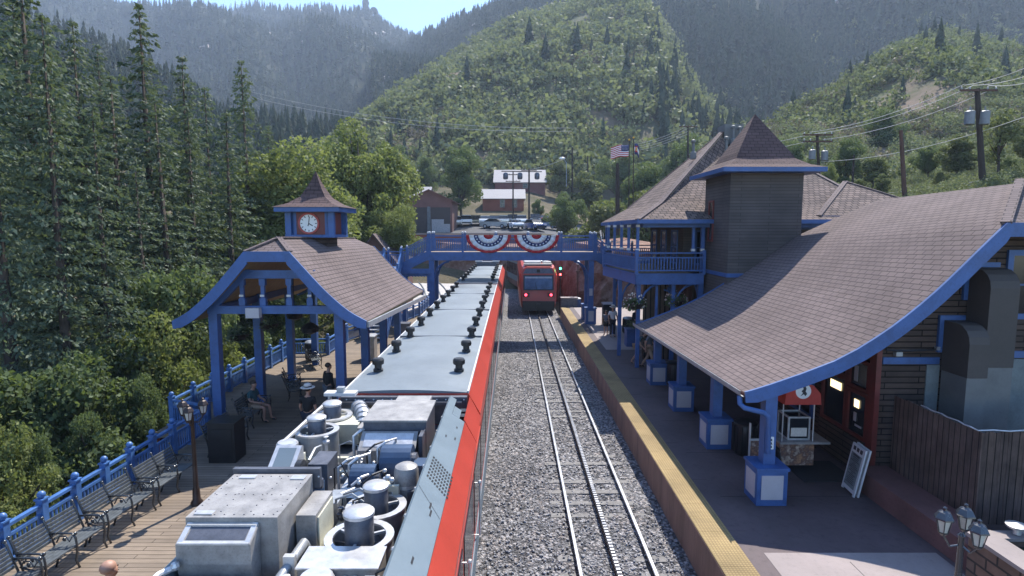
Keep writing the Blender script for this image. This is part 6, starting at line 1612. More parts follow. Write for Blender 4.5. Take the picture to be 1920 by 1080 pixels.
# ================================================================== PEOPLE
def skinmesh(name, nodes, edges, mat, parent, root, levels=1):
    me = bpy.data.meshes.new(name); keys = list(nodes); ix = {k: i for i, k in enumerate(keys)}
    me.from_pydata([nodes[k][0] for k in keys], [(ix[a], ix[b2]) for a, b2 in edges], [])
    me.materials.append(mat)
    o = bpy.data.objects.new(name, me); C.objects.link(o); o.parent = parent
    o.modifiers.new("skin", 'SKIN').use_smooth_shade = True
    if not me.skin_vertices: raise RuntimeError('no skin layer')
    sv = me.skin_vertices[0].data
    for k in keys:
        r = nodes[k][1]; sv[ix[k]].radius = (r, r) if isinstance(r, (int, float)) else r
        sv[ix[k]].use_root = (k == root)
    sd = o.modifiers.new("sub", 'SUBSURF'); sd.levels = levels; sd.render_levels = levels
    return o
def person(label, loc, rz, pose, top, legs, hat=None, hair='hair', shorts=False, h=1.74, sleeves='short', group=None, dress=False):
    t = thing('person', label, 'person', loc, group, rz)
    t.scale = (h / 1.74,) * 3
    J = {'pelvis': (0, 0, 0.96), 'waist': (0, 0.0, 1.1), 'chest': (0, 0.01, 1.32), 'neck0': (0, 0.01, 1.46), 'neck': (0, 0.0, 1.53), 'jaw': (0, -0.03, 1.58), 'face': (0, -0.02, 1.65), 'crown': (0, 0.0, 1.72)}
    for s, n in ((-1, 'L'), (1, 'R')):
        J.update({'sh' + n: (s * 0.185, 0.01, 1.42), 'el' + n: (s * 0.25, 0.03, 1.14), 'wr' + n: (s * 0.25, -0.09, 0.92), 'pa' + n: (s * 0.245, -0.12, 0.85),
                  'hip' + n: (s * 0.095, 0, 0.9), 'kn' + n: (s * 0.10, -0.02, 0.5), 'an' + n: (s * 0.105, 0.02, 0.085), 'to' + n: (s * 0.125, -0.15, 0.045)})
    J.update(pose)
    lean = {}
    R = {'pelvis': 0.125, 'waist': 0.11, 'chest': 0.13, 'neck0': 0.06, 'neck': 0.05, 'jaw': 0.07, 'face': 0.09, 'crown': 0.07,
         'sh': 0.058, 'el': 0.04, 'wr': 0.026, 'pa': 0.034, 'hip': 0.085, 'kn': 0.055, 'an': 0.038, 'to': 0.034}
    nodes = {k: (v, R[k] if k in R else R[k[:-1]]) for k, v in J.items()}
    E = [('pelvis', 'waist'), ('waist', 'chest'), ('chest', 'neck0'), ('neck0', 'neck'), ('neck', 'jaw'), ('jaw', 'face'), ('face', 'crown')]
    for n in 'LR':
        E += [('chest', 'sh' + n), ('sh' + n, 'el' + n), ('el' + n, 'wr' + n), ('wr' + n, 'pa' + n), ('pelvis', 'hip' + n), ('hip' + n, 'kn' + n), ('kn' + n, 'an' + n), ('an' + n, 'to' + n)]
        pa, wr = Vector(J['pa' + n]), Vector(J['wr' + n]); d_ = (pa - wr).normalized(); side = d_.cross(Vector((1, 0, 0)) if abs(d_.x) < 0.8 else Vector((0, 1, 0))).normalized(); nm = d_.cross(side)
        sgn = 1 if n == 'R' else -1
        for f, (off, L) in enumerate(((-0.03, 0.075), (-0.01, 0.085), (0.01, 0.08), (0.03, 0.062))):
            k0 = pa + side * off + d_ * 0.03; k1 = k0 + d_ * L * 0.5 + nm * 0.006 * sgn; k2 = k0 + d_ * L + nm * 0.022 * sgn
            for q, pnt in enumerate((k0, k1, k2)): nodes[f'f{n}{f}{q}'] = (tuple(pnt), 0.0095 - 0.001 * q)
            E += [('pa' + n, f'f{n}{f}0'), (f'f{n}{f}0', f'f{n}{f}1'), (f'f{n}{f}1', f'f{n}{f}2')]
        k0 = wr + d_ * 0.03 - side * 0.035; k1 = k0 + d_ * 0.04 - side * 0.018
        nodes['t' + n + '0'] = (tuple(k0), 0.011); nodes['t' + n + '1'] = (tuple(k1), 0.0095); E += [('wr' + n, 't' + n + '0'), ('t' + n + '0', 't' + n + '1')]
    fc = Vector(J['face']); jw = Vector(J['jaw']); cr = Vector(J['crown']); up = (cr - jw).normalized(); fwd = Vector((jw.x - Vector(J['neck']).x, jw.y - Vector(J['neck']).y, 0)); fwd = fwd.normalized() if fwd.length > 0.005 else Vector((0, -1, 0)); sd_ = fwd.cross(up).normalized()
    nodes['nose'] = (tuple(fc + fwd * 0.105 - up * 0.012), 0.014); E += [('face', 'nose')]
    for s, n in ((-1, 'L'), (1, 'R')): nodes['ear' + n] = (tuple(fc + sd_ * s * 0.092 + up * 0.0), 0.016); E += [('face', 'ear' + n)]
    body = skinmesh('body', nodes, E, M['skin'], t, 'pelvis')
    m = MB()
    for s in (-1, 1): m.ball(fc + fwd * 0.088 + sd_ * s * 0.033 + up * 0.02, 0.011, 6)
    m.beam(fc + fwd * 0.088 - up * 0.06 - sd_ * 0.022, fc + fwd * 0.088 - up * 0.06 + sd_ * 0.022, 0.008, 0.008)
    m.build('eyes_and_mouth', M['hair'], t, keep=True)
    g = 0.018
    cl = {k: (J[k], R[k] + g) for k in ('pelvis', 'waist', 'chest')}; cl['neck0'] = (tuple(Vector(J['neck0']) - Vector((0, 0, 0.02))), 0.062)
    ce = [('pelvis', 'waist'), ('waist', 'chest'), ('chest', 'neck0')]
    for n in 'LR':
        cl['sh' + n] = (J['sh' + n], 0.072); end = Vector(J['sh' + n]).lerp(Vector(J['el' + n]), 0.75 if sleeves == 'short' else 1.0)
        cl['el' + n] = (tuple(end), 0.056); ce += [('chest', 'sh' + n), ('sh' + n, 'el' + n)]
        if sleeves == 'long': cl['wr' + n] = (tuple(Vector(J['el' + n]).lerp(Vector(J['wr' + n]), 0.9)), 0.04); ce += [('el' + n, 'wr' + n)]
    skinmesh('shirt', cl, ce, M[top], t, 'pelvis')
    cl = {'pelvis': (tuple(Vector(J['pelvis']) - Vector((0, 0, 0.03))), 0.146)}; ce = []
    for n in 'LR':
        cl['hip' + n] = (J['hip' + n], 0.105); f = 0.8 if shorts else 1.0
        cl['kn' + n] = (tuple(Vector(J['hip' + n]).lerp(Vector(J['kn' + n]), f)), 0.085 if shorts else 0.075); ce += [('pelvis', 'hip' + n), ('hip' + n, 'kn' + n)]
        if not shorts: cl['an' + n] = (tuple(Vector(J['kn' + n]).lerp(Vector(J['an' + n]), 0.92)), 0.06); ce += [('kn' + n, 'an' + n)]
    skinmesh('trousers', cl, ce, M[legs], t, 'pelvis')
    for n in 'LR':
        skinmesh('shoe', {'a': (tuple(Vector(J['an' + n]) - Vector((0, 0, 0.03))), 0.048), 'b': (J['to' + n], 0.042)}, [('a', 'b')], M['black'], t, 'a')
    m = MB(); c = fc + up * 0.045 - fwd * 0.02
    m.ball(c, 0.105, 12, 0, (0.92, 1.0, 0.85)); m.build('hair', M[hair], t, smooth='all', keep=True)
    if hat:
        m = MB(); m.lathe(fc + up * 0.075, [(0.20, -0.012), (0.205, 0.0), (0.115, 0.012), (0.108, 0.07), (0.09, 0.105), (0.05, 0.118), (0.001, 0.12)], 20); ho = m.build('hat', M[hat], t, smooth=True, keep=True)
        m = MB(); m.lathe(fc + up * 0.075, [(0.117, 0.014), (0.114, 0.045)], 20, cap=False); m.build('hat_band', M['black'], ho, keep=True)
    return t
def mirrored(**k): return k
SIT = {'pelvis': (0, 0.0, 0.52), 'waist': (0, 0.03, 0.66), 'chest': (0, 0.04, 0.88), 'neck0': (0, 0.02, 1.03), 'neck': (0, 0.0, 1.10), 'jaw': (0, -0.035, 1.15), 'face': (0, -0.03, 1.22), 'crown': (0, -0.01, 1.29),
       'shL': (-0.185, 0.03, 0.98), 'shR': (0.185, 0.03, 0.98), 'elL': (-0.25, -0.02, 0.72), 'elR': (0.25, -0.05, 0.72), 'wrL': (-0.16, -0.25, 0.66), 'wrR': (0.12, -0.27, 0.70), 'paL': (-0.13, -0.32, 0.64), 'paR': (0.08, -0.33, 0.69),
       'hipL': (-0.1, -0.05, 0.5), 'hipR': (0.1, -0.05, 0.5), 'knL': (-0.13, -0.45, 0.5), 'knR': (0.14, -0.45, 0.5), 'anL': (-0.13, -0.42, 0.085), 'anR': (0.16, -0.50, 0.085), 'toL': (-0.14, -0.58, 0.045), 'toR': (0.18, -0.66, 0.045)}
WALK = {'knL': (-0.10, -0.16, 0.52), 'anL': (-0.1, -0.17, 0.1), 'toL': (-0.11, -0.34, 0.06), 'knR': (0.10, 0.06, 0.5), 'anR': (0.1, 0.32, 0.14), 'toR': (0.11, 0.2, 0.045), 'elR': (0.26, -0.04, 1.15), 'wrR': (0.24, -0.24, 1.0), 'paR': (0.235, -0.29, 0.96), 'elL': (-0.26, 0.14, 1.16), 'wrL': (-0.25, 0.12, 0.92), 'paL': (-0.25, 0.12, 0.85)}
BEND = dict(WALK); BEND.update({'waist': (0, -0.04, 1.1), 'chest': (0, -0.2, 1.27), 'neck0': (0, -0.3, 1.36), 'neck': (0, -0.34, 1.41), 'jaw': (0, -0.39, 1.43), 'face': (0, -0.41, 1.50), 'crown': (0, -0.40, 1.57), 'shL': (-0.185, -0.26, 1.33), 'shR': (0.185, -0.26, 1.33), 'elL': (-0.24, -0.25, 1.05), 'elR': (0.24, -0.27, 1.05), 'wrL': (-0.22, -0.42, 0.9), 'wrR': (0.2, -0.45, 0.92), 'paL': (-0.2, -0.47, 0.85), 'paR': (0.18, -0.5, 0.87)})
person('person in pale hat, white shirt and dark trousers standing on the sunlit platform', (5.66, 32.0, 0.76), 0.15, {}, 'clothwhite', 'clothnavy', 'straw', 'hairgrey')
person('short person in dark top and shorts left of the one in the pale hat', (5.38, 32.6, 0.76), -0.5, {}, 'clothgrey', 'clothblack', None, 'hair', True, 1.4)
person('person in navy clothes standing in shade beside the black bin under the balcony', (6.85, 31.6, 0.76), 0.8, {}, 'clothnavy', 'clothnavy', None, 'hair', sleeves='long')
person('person in dark top and tan shorts bending forward near the far shop pedestal', (5.55, 25.2, 0.756), 0.9, BEND, 'clothteal', 'clothtan', None, 'hair', True)
person('person in dark top and long tan trousers right behind the bending one', (5.98, 24.7, 0.756), 1.2, WALK, 'clothgrey', 'clothtan', None, 'hair')
person('person in a white hat with dark band and black shirt standing by the train', (-5.85, 16.1, 0.605), 2.9, {}, 'clothblack', 'clothnavy', 'straw', 'hair', sleeves='short')
person('dark haired person in teal shirt and tan shorts seated on the pavilion bench', (-8.40, 18.25, 0.605), PI / 2 - 0.15, SIT, 'clothteal', 'clothtan', None, 'hair', True)
person('person in dark red brown clothes standing in the pavilion shade behind the white hat', (-6.15, 18.9, 0.605), 2.4, {}, 'clothblack', 'clothgrey', None, 'hair', sleeves='long')
person('person with short light brown hair at the bottom edge beside the machinery car', (-5.45, 7.35, 0.605), 2.8, {}, 'clothtan', 'clothgrey', None, 'skin')

# ================================================================== TREES
def tree_meshes(kind, seed, H_, Rr_, zb, n, leaf, mat, nclump=34):
    rng = np.random.default_rng(seed)
    tr = MB()
    if kind == 'fir':
        lean = rng.uniform(-0.25, 0.25, 2)
        tr.path([(0, 0, -0.5), (lean[0] * 0.3, lean[1] * 0.3, H_ * 0.35), (lean[0], lean[1], H_ * 0.98)], 0.2, 7, rs=[H_ * 0.016, H_ * 0.011, 0.02])
        P = []; Dv = []; S = []
        z = zb; 
        while z < H_ * 0.985:
            f = (z - zb) / (H_ - zb); L0 = Rr_ * (1 - f) ** 0.85 + 0.12
            if f < 0.15: L0 *= 0.75 + f * 1.6
            nb = int(rng.integers(5, 8)); a0 = rng.uniform(0, 6.28)
            for b2 in range(nb):
                a = a0 + 2 * PI * b2 / nb + rng.normal(0, 0.25); L = L0 * rng.uniform(0.55, 1.2)
                if rng.random() < 0.07: continue
                droop = rng.uniform(0.12, 0.42) * (1 - 0.4 * f); k = max(6, int(n * L / 46))
                t_ = rng.random(k) ** 0.75; wv = rng.normal(0, 0.11, k) * L * (0.25 + 0.75 * np.sin(np.clip(t_, 0, 1) * 2.6)) + rng.normal(0, 0.05, k)
                r = t_ * L; zz = z + 0.25 * L * (t_ ** 0.9) * 0.4 - droop * L * t_ ** 1.6 + rng.normal(0, 0.06, k) - np.abs(wv) * 0.25
                P.append(np.stack([r * math.cos(a) - wv * math.sin(a) + lean[0] * f, r * math.sin(a) + wv * math.cos(a) + lean[1] * f, zz], -1))
                d0 = np.stack([np.full(k, math.cos(a)), np.full(k, math.sin(a)), np.full(k, -0.45)], -1) + rng.normal(0, 0.45, (k, 3)); Dv.append(d0)
            z += (0.34 + 0.25 * (1 - f)) * H_ / 20
        P = np.concatenate(P); Dv = np.concatenate(Dv); Dv /= np.linalg.norm(Dv, axis=1, keepdims=True)
        m_ = len(P); b_ = np.cross(Dv, rnd_unit(m_, rng)); b_ /= np.linalg.norm(b_, axis=1, keepdims=True)
        s = (leaf * rng.uniform(0.6, 1.4, m_))[:, None]
        Q = np.stack([P - Dv * s * 0.8, P + b_ * s * 0.42, P + Dv * s, P - b_ * s * 0.42], 1)
    else:
        hz = H_ - zb; tr.path([(0, 0, -0.6), (0.1, 0.05, zb * 0.8), (-0.05, 0.1, zb + hz * 0.45), (0.05, 0, zb + hz * 0.8)], 0.1, 7, rs=[H_ * 0.022, H_ * 0.017, H_ * 0.009, 0.02])
        c = rnd_unit(nclump, rng) * rng.uniform(0.25, 0.92, (nclump, 1)) ** 0.6
        c[:, 2] = c[:, 2] * 0.5 + 0.5
        wd = np.interp(c[:, 2], [0, 0.35, 0.75, 1], [0.75, 1.0, 0.72, 0.3])
        an = np.arctan2(c[:, 1], c[:, 0]); p1, p2, p3 = rng.uniform(0, 6.28, 3)
        wd = wd * (1 + 0.3 * np.sin(2 * an + p1 + 2 * c[:, 2]) + 0.22 * np.sin(3 * an + p2 + 5 * c[:, 2]))
        c[:, 0] *= wd * Rr_ * 0.85; c[:, 1] *= wd * Rr_ * 0.85; c[:, 0] += rng.normal(0, 0.12, nclump) * Rr_; c[:, 1] += rng.normal(0, 0.12, nclump) * Rr_; c[:, 2] = zb + hz * (0.06 + 0.86 * c[:, 2])
        rad = Rr_ * rng.uniform(0.12, 0.36, nclump)
        for k in range(0, nclump, 2):
            h0 = zb * 0.8 + 0.35 * (c[k, 2] - zb * 0.8); tr.path([(0, 0.05, h0), tuple(c[k] * np.array([0.5, 0.5, 1]) * np.array([1, 1, 0.5]) + np.array([0, 0, h0 * 0.5])), tuple(c[k])], 0.05, 5, rs=[H_ * 0.009, H_ * 0.006, 0.015])
        w_ = rad ** 2; wh = rng.choice(nclump, n, p=w_ / w_.sum()); d0 = rnd_unit(n, rng)
        r = rad[wh][:, None] * (0.45 + 0.6 * rng.random((n, 1)) ** 0.6)
        P = c[wh] + d0 * r * np.array([1, 1, 0.85])
        Q = leafquads(P, leaf * rng.uniform(0.6, 1.35, n), 0.62, rng, d0 + np.array([0, 0, 0.4]), 0.6)
    V = Q.reshape(-1, 3)
    return V, tr
TP = {}
def proto(key, name, *a):
    V, tr = tree_meshes(*a); mat = a[-1] if not isinstance(a[-1], int) else a[-2]
    root = thing(name, 'x', 'tree')
    tr.build('trunk', M['bark'], root, smooth='all'); npmesh('crown', V, np.arange(len(V)).reshape(-1, 4), M[mat], root)
    TP[key] = [root, False, a[2]]
for k in range(4): proto(f'fir{k}', 'fir_tree', 'fir', 40 + k, 20.0, (4.2, 3.7, 4.6, 3.4)[k], (1.2, 2.0, 0.8, 1.6)[k], (1300, 1300, 1150, 1400)[k], 0.115, 'needle')
for k in range(2): proto(f'bright{k}', 'leafy_tree', 'dec', 60 + k, 11.0, 3.4, 1.6, 34000, 0.088, 'leafbright', 58)
for k in range(2): proto(f'mid{k}', 'leafy_tree', 'dec', 70 + k, 11.0, 4.2, 1.8, 19000, 0.13, 'leafmid', 44)
for k in range(2): proto(f'shrub{k}', 'leafy_shrub', 'dec', 80 + k, 5.5, 2.1, 0.4, 17000, 0.066, 'leafmid', 40)
for k in range(1): proto(f'sun{k}', 'leafy_shrub', 'dec', 90 + k, 5.5, 2.0, 0.4, 17000, 0.066, 'leafbright', 40)
for k in range(2): proto(f'olive{k}', 'leafy_tree', 'dec', 95 + k, 7.0, 2.8, 1.0, 9000, 0.14, 'leafolive', 38)
proto('sparse', 'leafy_tree', 'dec', 99, 8.0, 3.0, 1.6, 3800, 0.13, 'leafolive', 30)

TN = [0]
def plant(key, u, vtop, Y, label, group, wide=1.0, rz=None, zb=None, cat='tree'):
    """a tree whose tip shows at (u, vtop) at distance Y, rooted in the ground there"""
    p = at(u, vtop, Y); g0 = gz(p.x, p.y) if zb is None else zb
    root, used, H0 = TP[key]; s = max(0.15, (p.z - g0) / H0); TN[0] += 1
    rz = (TN[0] * 2.399) % 6.28 if rz is None else rz
    if not used: o = root; TP[key][1] = True; o.location = (p.x, p.y, g0); o.rotation_euler = (0, 0, rz); o.scale = (s * wide, s * wide, s)
    else: o = dup(root, (p.x, p.y, g0), rz, scale=(s * wide, s * wide, s))
    o['label'] = label; o['group'] = group; o['category'] = cat
    return o
FG = 'tall firs on the bank left of the deck'
firs_ = [(0, -60, -150, 23, 1.0, 'very tall fir cut off by the left frame edge, nearest to the viewer'), (1, 32, -110, 25, 1.0, 'very tall dark fir just inside the left frame edge'),
 (2, 128, 28, 27, 0.9, 'broad green tinted fir between the left edge fir and the thin tipped one'), (3, 258, -12, 28, 1.0, 'thin tipped tall fir breaking the skyline left of the sky notch'),
 (0, 335, 96, 31, 0.9, 'fir directly right of the thin tipped tall fir'), (1, 385, 150, 34, 0.9, 'shorter fir between the two pointed firs left of the bright round tree'),
 (2, 455, 106, 37, 0.85, 'pointed lone fir standing right above the bright round tree'), (3, 205, 130, 26, 1.1, 'lower fir in front of the thin tipped tall fir'),
 (1, 300, 170, 26.5, 1.1, 'low fir in front of the gap right of the thin tipped fir'), (0, 85, 60, 24, 1.0, 'shaded fir low in front of the left edge firs'),
 (3, 415, 200, 32.0, 1.1, 'dark fir behind the pavilion roof at its left'), (2, 505, 230, 44, 1.0, 'dark fir partly hidden behind the bright round tree'),
 (1, 10, -20, 33, 1.0, 'fir in the second row behind the left edge firs'), (2, 180, 75, 38, 0.9, 'distant fir seen between the broad fir and the thin tipped fir'),
 (0, 350, 190, 29, 0.9, 'fir rising straight behind the leafy shrubs left of the pavilion'), (3, 150, 200, 25, 1.2, 'drooping young fir above the shrubs at left'),
 (1, -20, 130, 21, 0.9, 'young fir low at the left frame edge'), (0, 560, 330, 52, 1.0, 'dark fir behind the clock cupola'),
 (2, 70, 10, 19.5, 0.85, 'near fir whose boughs hang down to the shrubs behind the benches'), (0, 175, 190, 21, 0.85, 'near young fir standing between the shrubs left of the lamp post'), (3, -45, -60, 18.5, 0.9, 'near fir with only its right boughs in the picture at the left edge'), (1, 260, 300, 24.5, 1.0, 'low near fir left of the tall shrub at the pavilion eave')]
for k, u, v, Y, wd, lb in firs_: plant(f'fir{k}', u, v, Y, lb, FG, wd)
SG = 'leafy shrubs below the deck railing'
sh_ = [('shrub0', 45, 700, 16.0, 0.9, 'dark leafy shrub at the lower left frame edge'), ('shrub1', -70, 640, 15.5, 1.0, 'leafy shrub cut off by the left frame edge'), ('shrub1', 135, 640, 17.5, 0.9, 'leafy shrub behind the second bench railing'),
 ('sun0', 245, 560, 21.0, 0.7, 'sunlit yellow green shrub behind the lamp post'), ('shrub0', 300, 450, 23.5, 0.75, 'tall leafy shrub touching the left eave of the pavilion'), ('sun0', 340, 585, 23.5, 0.75, 'bright shrub beneath the left pavilion eave'),
 ('shrub1', 200, 610, 20.5, 0.9, 'mid green shrub left of the sunlit yellow green one'), ('shrub0', 105, 655, 18.0, 0.9, 'dense shrub below the broad green fir'), ('shrub1', 15, 660, 17.0, 0.9, 'dark shrub in front of the young fir at the left edge'),
 ('sun0', 390, 585, 26.5, 0.75, 'sunlit shrub seen through the left pavilion bay'), ('shrub0', 452, 590, 29.5, 0.9, 'shrub seen between the left pavilion posts'), ('sun0', 510, 600, 33, 1.0, 'bright shrub behind the railing seen through the pavilion'),
 ('shrub1', 570, 590, 37, 0.9, 'green shrub behind the far deck corner railing'), ('sun0', 625, 600, 40, 0.8, 'bright shrub right of the far deck corner'), ('shrub0', 690, 530, 47, 0.7, 'green shrub beside the white stair'), ('shrub1', 262, 690, 18.6, 0.6, 'low shrub growing against the railing by the lamp post'),
 ('shrub0', 165, 750, 16.2, 0.6, 'low shrub pushing against the railing behind the benches'), ('shrub1', 60, 800, 14.2, 0.55, 'low shrub right behind the nearest railing panels'), ('sun0', -30, 720, 13.2, 0.7, 'sunlit shrub at the very left edge beside the nearest railing')]
for k, u, v, Y, wd, lb in sh_: plant(k, u, v, Y, lb, SG, wd, cat='shrub')
BGt = 'leafy trees in the valley behind the station'
bt = [('bright0', 518, 244, 40, 1.05, 'bright round leafy tree directly left of the clock cupola'), ('bright1', 462, 300, 38, 0.9, 'smaller bright tree at the left flank of the round bright tree'), ('bright1', 668, 186, 51, 0.82, 'tall bright leafy tree right of the clock cupola'), ('bright0', 728, 372, 47, 0.9, 'small bright tree with its foot behind the white stair'), ('mid1', 620, 300, 56, 0.8, 'dark leafy tree between the two tall bright trees'),
 ('mid0', 862, 268, 100, 0.95, 'big round green tree behind the brown open shed'), ('mid1', 1062, 352, 82, 0.95, 'dense green tree right of the parked cars'), ('mid0', 1008, 372, 104, 0.8, 'small green tree by the pale roofed houses'),
 ('mid1', 742, 262, 120, 0.9, 'tree in front of the small grey house on the hill foot'), ('mid0', 800, 290, 130, 0.8, 'tree between the small grey house and the big round tree'), ('olive0', 1135, 360, 70, 1.0, 'olive green tree beside the station roof hip'), ('olive1', 1100, 320, 110, 1.0, 'olive tree on the slope above the dense green tree'),
 ('mid0', 1215, 300, 85, 0.9, 'green tree right behind the flagpoles'), ('mid1', 1290, 240, 110, 0.9, 'green tree above the ridge of the station roof'), ('olive1', 1050, 300, 140, 1.0, 'olive tree right of the big pale roof'), ('mid1', 1165, 270, 130, 0.9, 'tree on the slope above the striped flag'), ('mid0', 690, 330, 75, 0.8, 'dark tree between tall bright tree and brown shed'), ('olive0', 1240, 330, 62, 0.9, 'olive shrub tree close behind the station hip')]
for k, u, v, Y, wd, lb in bt: plant(k, u, v, Y, lb, BGt, wd)
RG = 'trees on the slope behind the shop roof'
rt = [('mid0', 1590, 255, 62, 0.9, 'leafy tree right of the middle pole with transformers'), ('bright1', 1555, 300, 55, 0.75, 'small bright tree at the foot of the middle transformer pole'), ('olive0', 1640, 290, 58, 1.1, 'olive tree left of the brown bare pole'), ('mid1', 1745, 265, 55, 1.0, 'leafy tree between the brown pole and the tall transformer pole'), ('olive1', 1800, 250, 50, 1.1, 'olive tree just left of the tall transformer pole'), ('sparse', 1880, 195, 42, 1.0, 'thinly leaved tree with dark limbs at the right frame edge'), ('olive0', 1940, 225, 46, 1.0, 'olive tree cut by the right frame edge'), ('mid0', 1490, 262, 75, 0.9, 'leafy tree right of the tower roof peak'),
 ('olive1', 1655, 325, 48, 0.9, 'low olive bush directly above the shop ridge'), ('olive0', 1765, 318, 46, 0.9, 'low olive bush above the shop ridge right of the brown pole'), ('olive1', 1610, 335, 50, 1.0, 'low olive bush at the far end of the shop ridge'), ('mid1', 1892, 300, 44, 0.9, 'low green bush behind the right end of the shop ridge'), ('mid0', 1660, 200, 95, 0.9, 'round tree high on the slope above the brown pole'), ('bright0', 1745, 150, 130, 0.9, 'sunlit tree high on the right slope'), ('mid1', 1430, 235, 95, 0.9, 'tree directly behind the tower roof peak')]
for k, u, v, Y, wd, lb in rt: plant(k, u, v, Y, lb, RG, wd)

# ================================================================== BACKGROUND BUILDINGS
def gable_house(name, label, u0, u1, Y, depth, zb, zw, zr, wall, roof, cat='building', along='x', ov=0.4):
    """house with its long side (along='x') or its gable (along='y') to the camera"""
    a = at(u0, 400, Y).x; b2 = at(u1, 400, Y).x; cxm = (a + b2) / 2
    t = thing(name, label, cat, (cxm, Y, zb))
    m = MB()
    if along == 'y': m.extr([(a, zb - 1.5), (b2, zb - 1.5), (b2, zw), (cxm, zr), (a, zw)], Y, Y + depth, 'y')
    else: m.extr([(Y, zb - 1.5), (Y + depth, zb - 1.5), (Y + depth, zw), (Y + depth / 2, zr), (Y, zw)], a, b2, 'x')
    m.build('walls', M[wall], t)
    m = MB()
    if along == 'y':
        k = (zr - zw) / (cxm - a)
        m.grid([[(a - ov, Y - ov, zw - k * ov + 0.1), (a - ov, Y + depth + ov, zw - k * ov + 0.1)], [(cxm, Y - ov, zr + 0.1), (cxm, Y + depth + ov, zr + 0.1)], [(b2 + ov, Y - ov, zw - k * ov + 0.1), (b2 + ov, Y + depth + ov, zw - k * ov + 0.1)]], flip=True)
    else:
        k = (zr - zw) / (depth / 2)
        m.grid([[(a - ov, Y - ov, zw - k * ov + 0.1), (b2 + ov, Y - ov, zw - k * ov + 0.1)], [(a - ov, Y + depth / 2, zr + 0.1), (b2 + ov, Y + depth / 2, zr + 0.1)], [(a - ov, Y + depth + ov, zw - k * ov + 0.1), (b2 + ov, Y + depth + ov, zw - k * ov + 0.1)]])
    m.build('roof', M[roof], t, solid=(0.12, 0))
    return t, a, b2
t, a, b2 = gable_house('open_shed', 'brown gabled shed with two dark open bays behind the footbridge', 762, 848, 88, 9, 5.7, 11.0, 12.6, 'barn', 'barn', 'shed', 'y', 0.5)
cxm = (a + b2) / 2
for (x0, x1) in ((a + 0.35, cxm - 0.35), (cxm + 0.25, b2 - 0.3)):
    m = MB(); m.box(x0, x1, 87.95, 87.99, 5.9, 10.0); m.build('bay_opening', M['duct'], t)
m = MB(); m.box(cxm + 0.35, cxm + 2.2, 87.8, 87.94, 5.8, 8.2); m.box(cxm + 2.2, b2 - 0.35, 87.8, 87.94, 5.8, 7.5); m.build('bay_screen', M['galv'], t)
m = MB(); m.box(cxm - 0.3, cxm + 0.2, 87.75, 88, 5.6, 10.1); m.build('bay_post', M['stucco'], t)
t, a, b2 = gable_house('low_house', 'long pale roofed building seen through the leaves left of the open shed', 690, 800, 106, 10, 9.5, 12.2, 14.6, 'barn', 'tin', 'house')
t, a, b2 = gable_house('red_house', 'rust red house with a low pale roof behind the parked cars', 905, 982, 118, 9, 10.0, 12.9, 14.9, 'barnred', 'tin', 'house')
window(t, 'window', (at(942, 400, 118).x, 117.95, 11.9), 0.8, 1.5, 'y', M['palec'], 0.1, 0.06, (0, 1)); window(t, 'window', (at(965, 400, 118).x, 117.95, 11.9), 0.8, 1.5, 'y', M['palec'], 0.1, 0.06, (0, 1))
t, a, b2 = gable_house('red_house', 'dark red house with the big white roof below the scrub hill', 928, 1022, 140, 13, 16.0, 17.9, 21.3, 'darkred', 'tin', 'house')
window(t, 'window', (at(985, 350, 140).x, 139.95, 17.0), 1.0, 1.0, 'y', M['palec'], 0.1, 0.06, (0, 0))
t, a, b2 = gable_house('grey_house', 'small grey house with a dormer on the hill foot left of the big round tree', 758, 792, 150, 8, 17.5, 19.6, 22.5, 'stucco', 'galv', 'house')
m = MB(); m.box(a + 1, a + 2.4, 149, 151.5, 20.0, 22.0); m.build('dormer', M['palec'], t)
t, a, b2 = gable_house('brown_hut', 'small brown gabled hut rising behind the pavilion roof and stair', 657, 742, 44, 7, 0.2, 4.2, 6.35, 'barn', 'shingle', 'hut', 'y', 0.25)
t, a, b2 = gable_house('dark_house', 'dark house half hidden on the slope above the station wing', 1545, 1590, 75, 6, 10.0, 13.0, 14.6, 'duct', 'shake', 'house')
m = MB(); q = [(-13.0, 74.5), (-1.5, 78), (4, 80)]
t = thing('retaining_wall', 'rust red retaining wall with a pale coping behind the footbridge railing', 'wall', (-5, 76, 4))
for a_, b_ in zip(q, q[1:]): m.beam((*a_, 5.2), (*b_, 5.2), 0.4, 1.6)
m.build('wall_body', M['barnred'], t)
m = MB()
for a_, b_ in zip(q, q[1:]): m.beam((*a_, 6.1), (*b_, 6.1), 0.6, 0.14)
m.build('wall_coping', M['palec'], t)

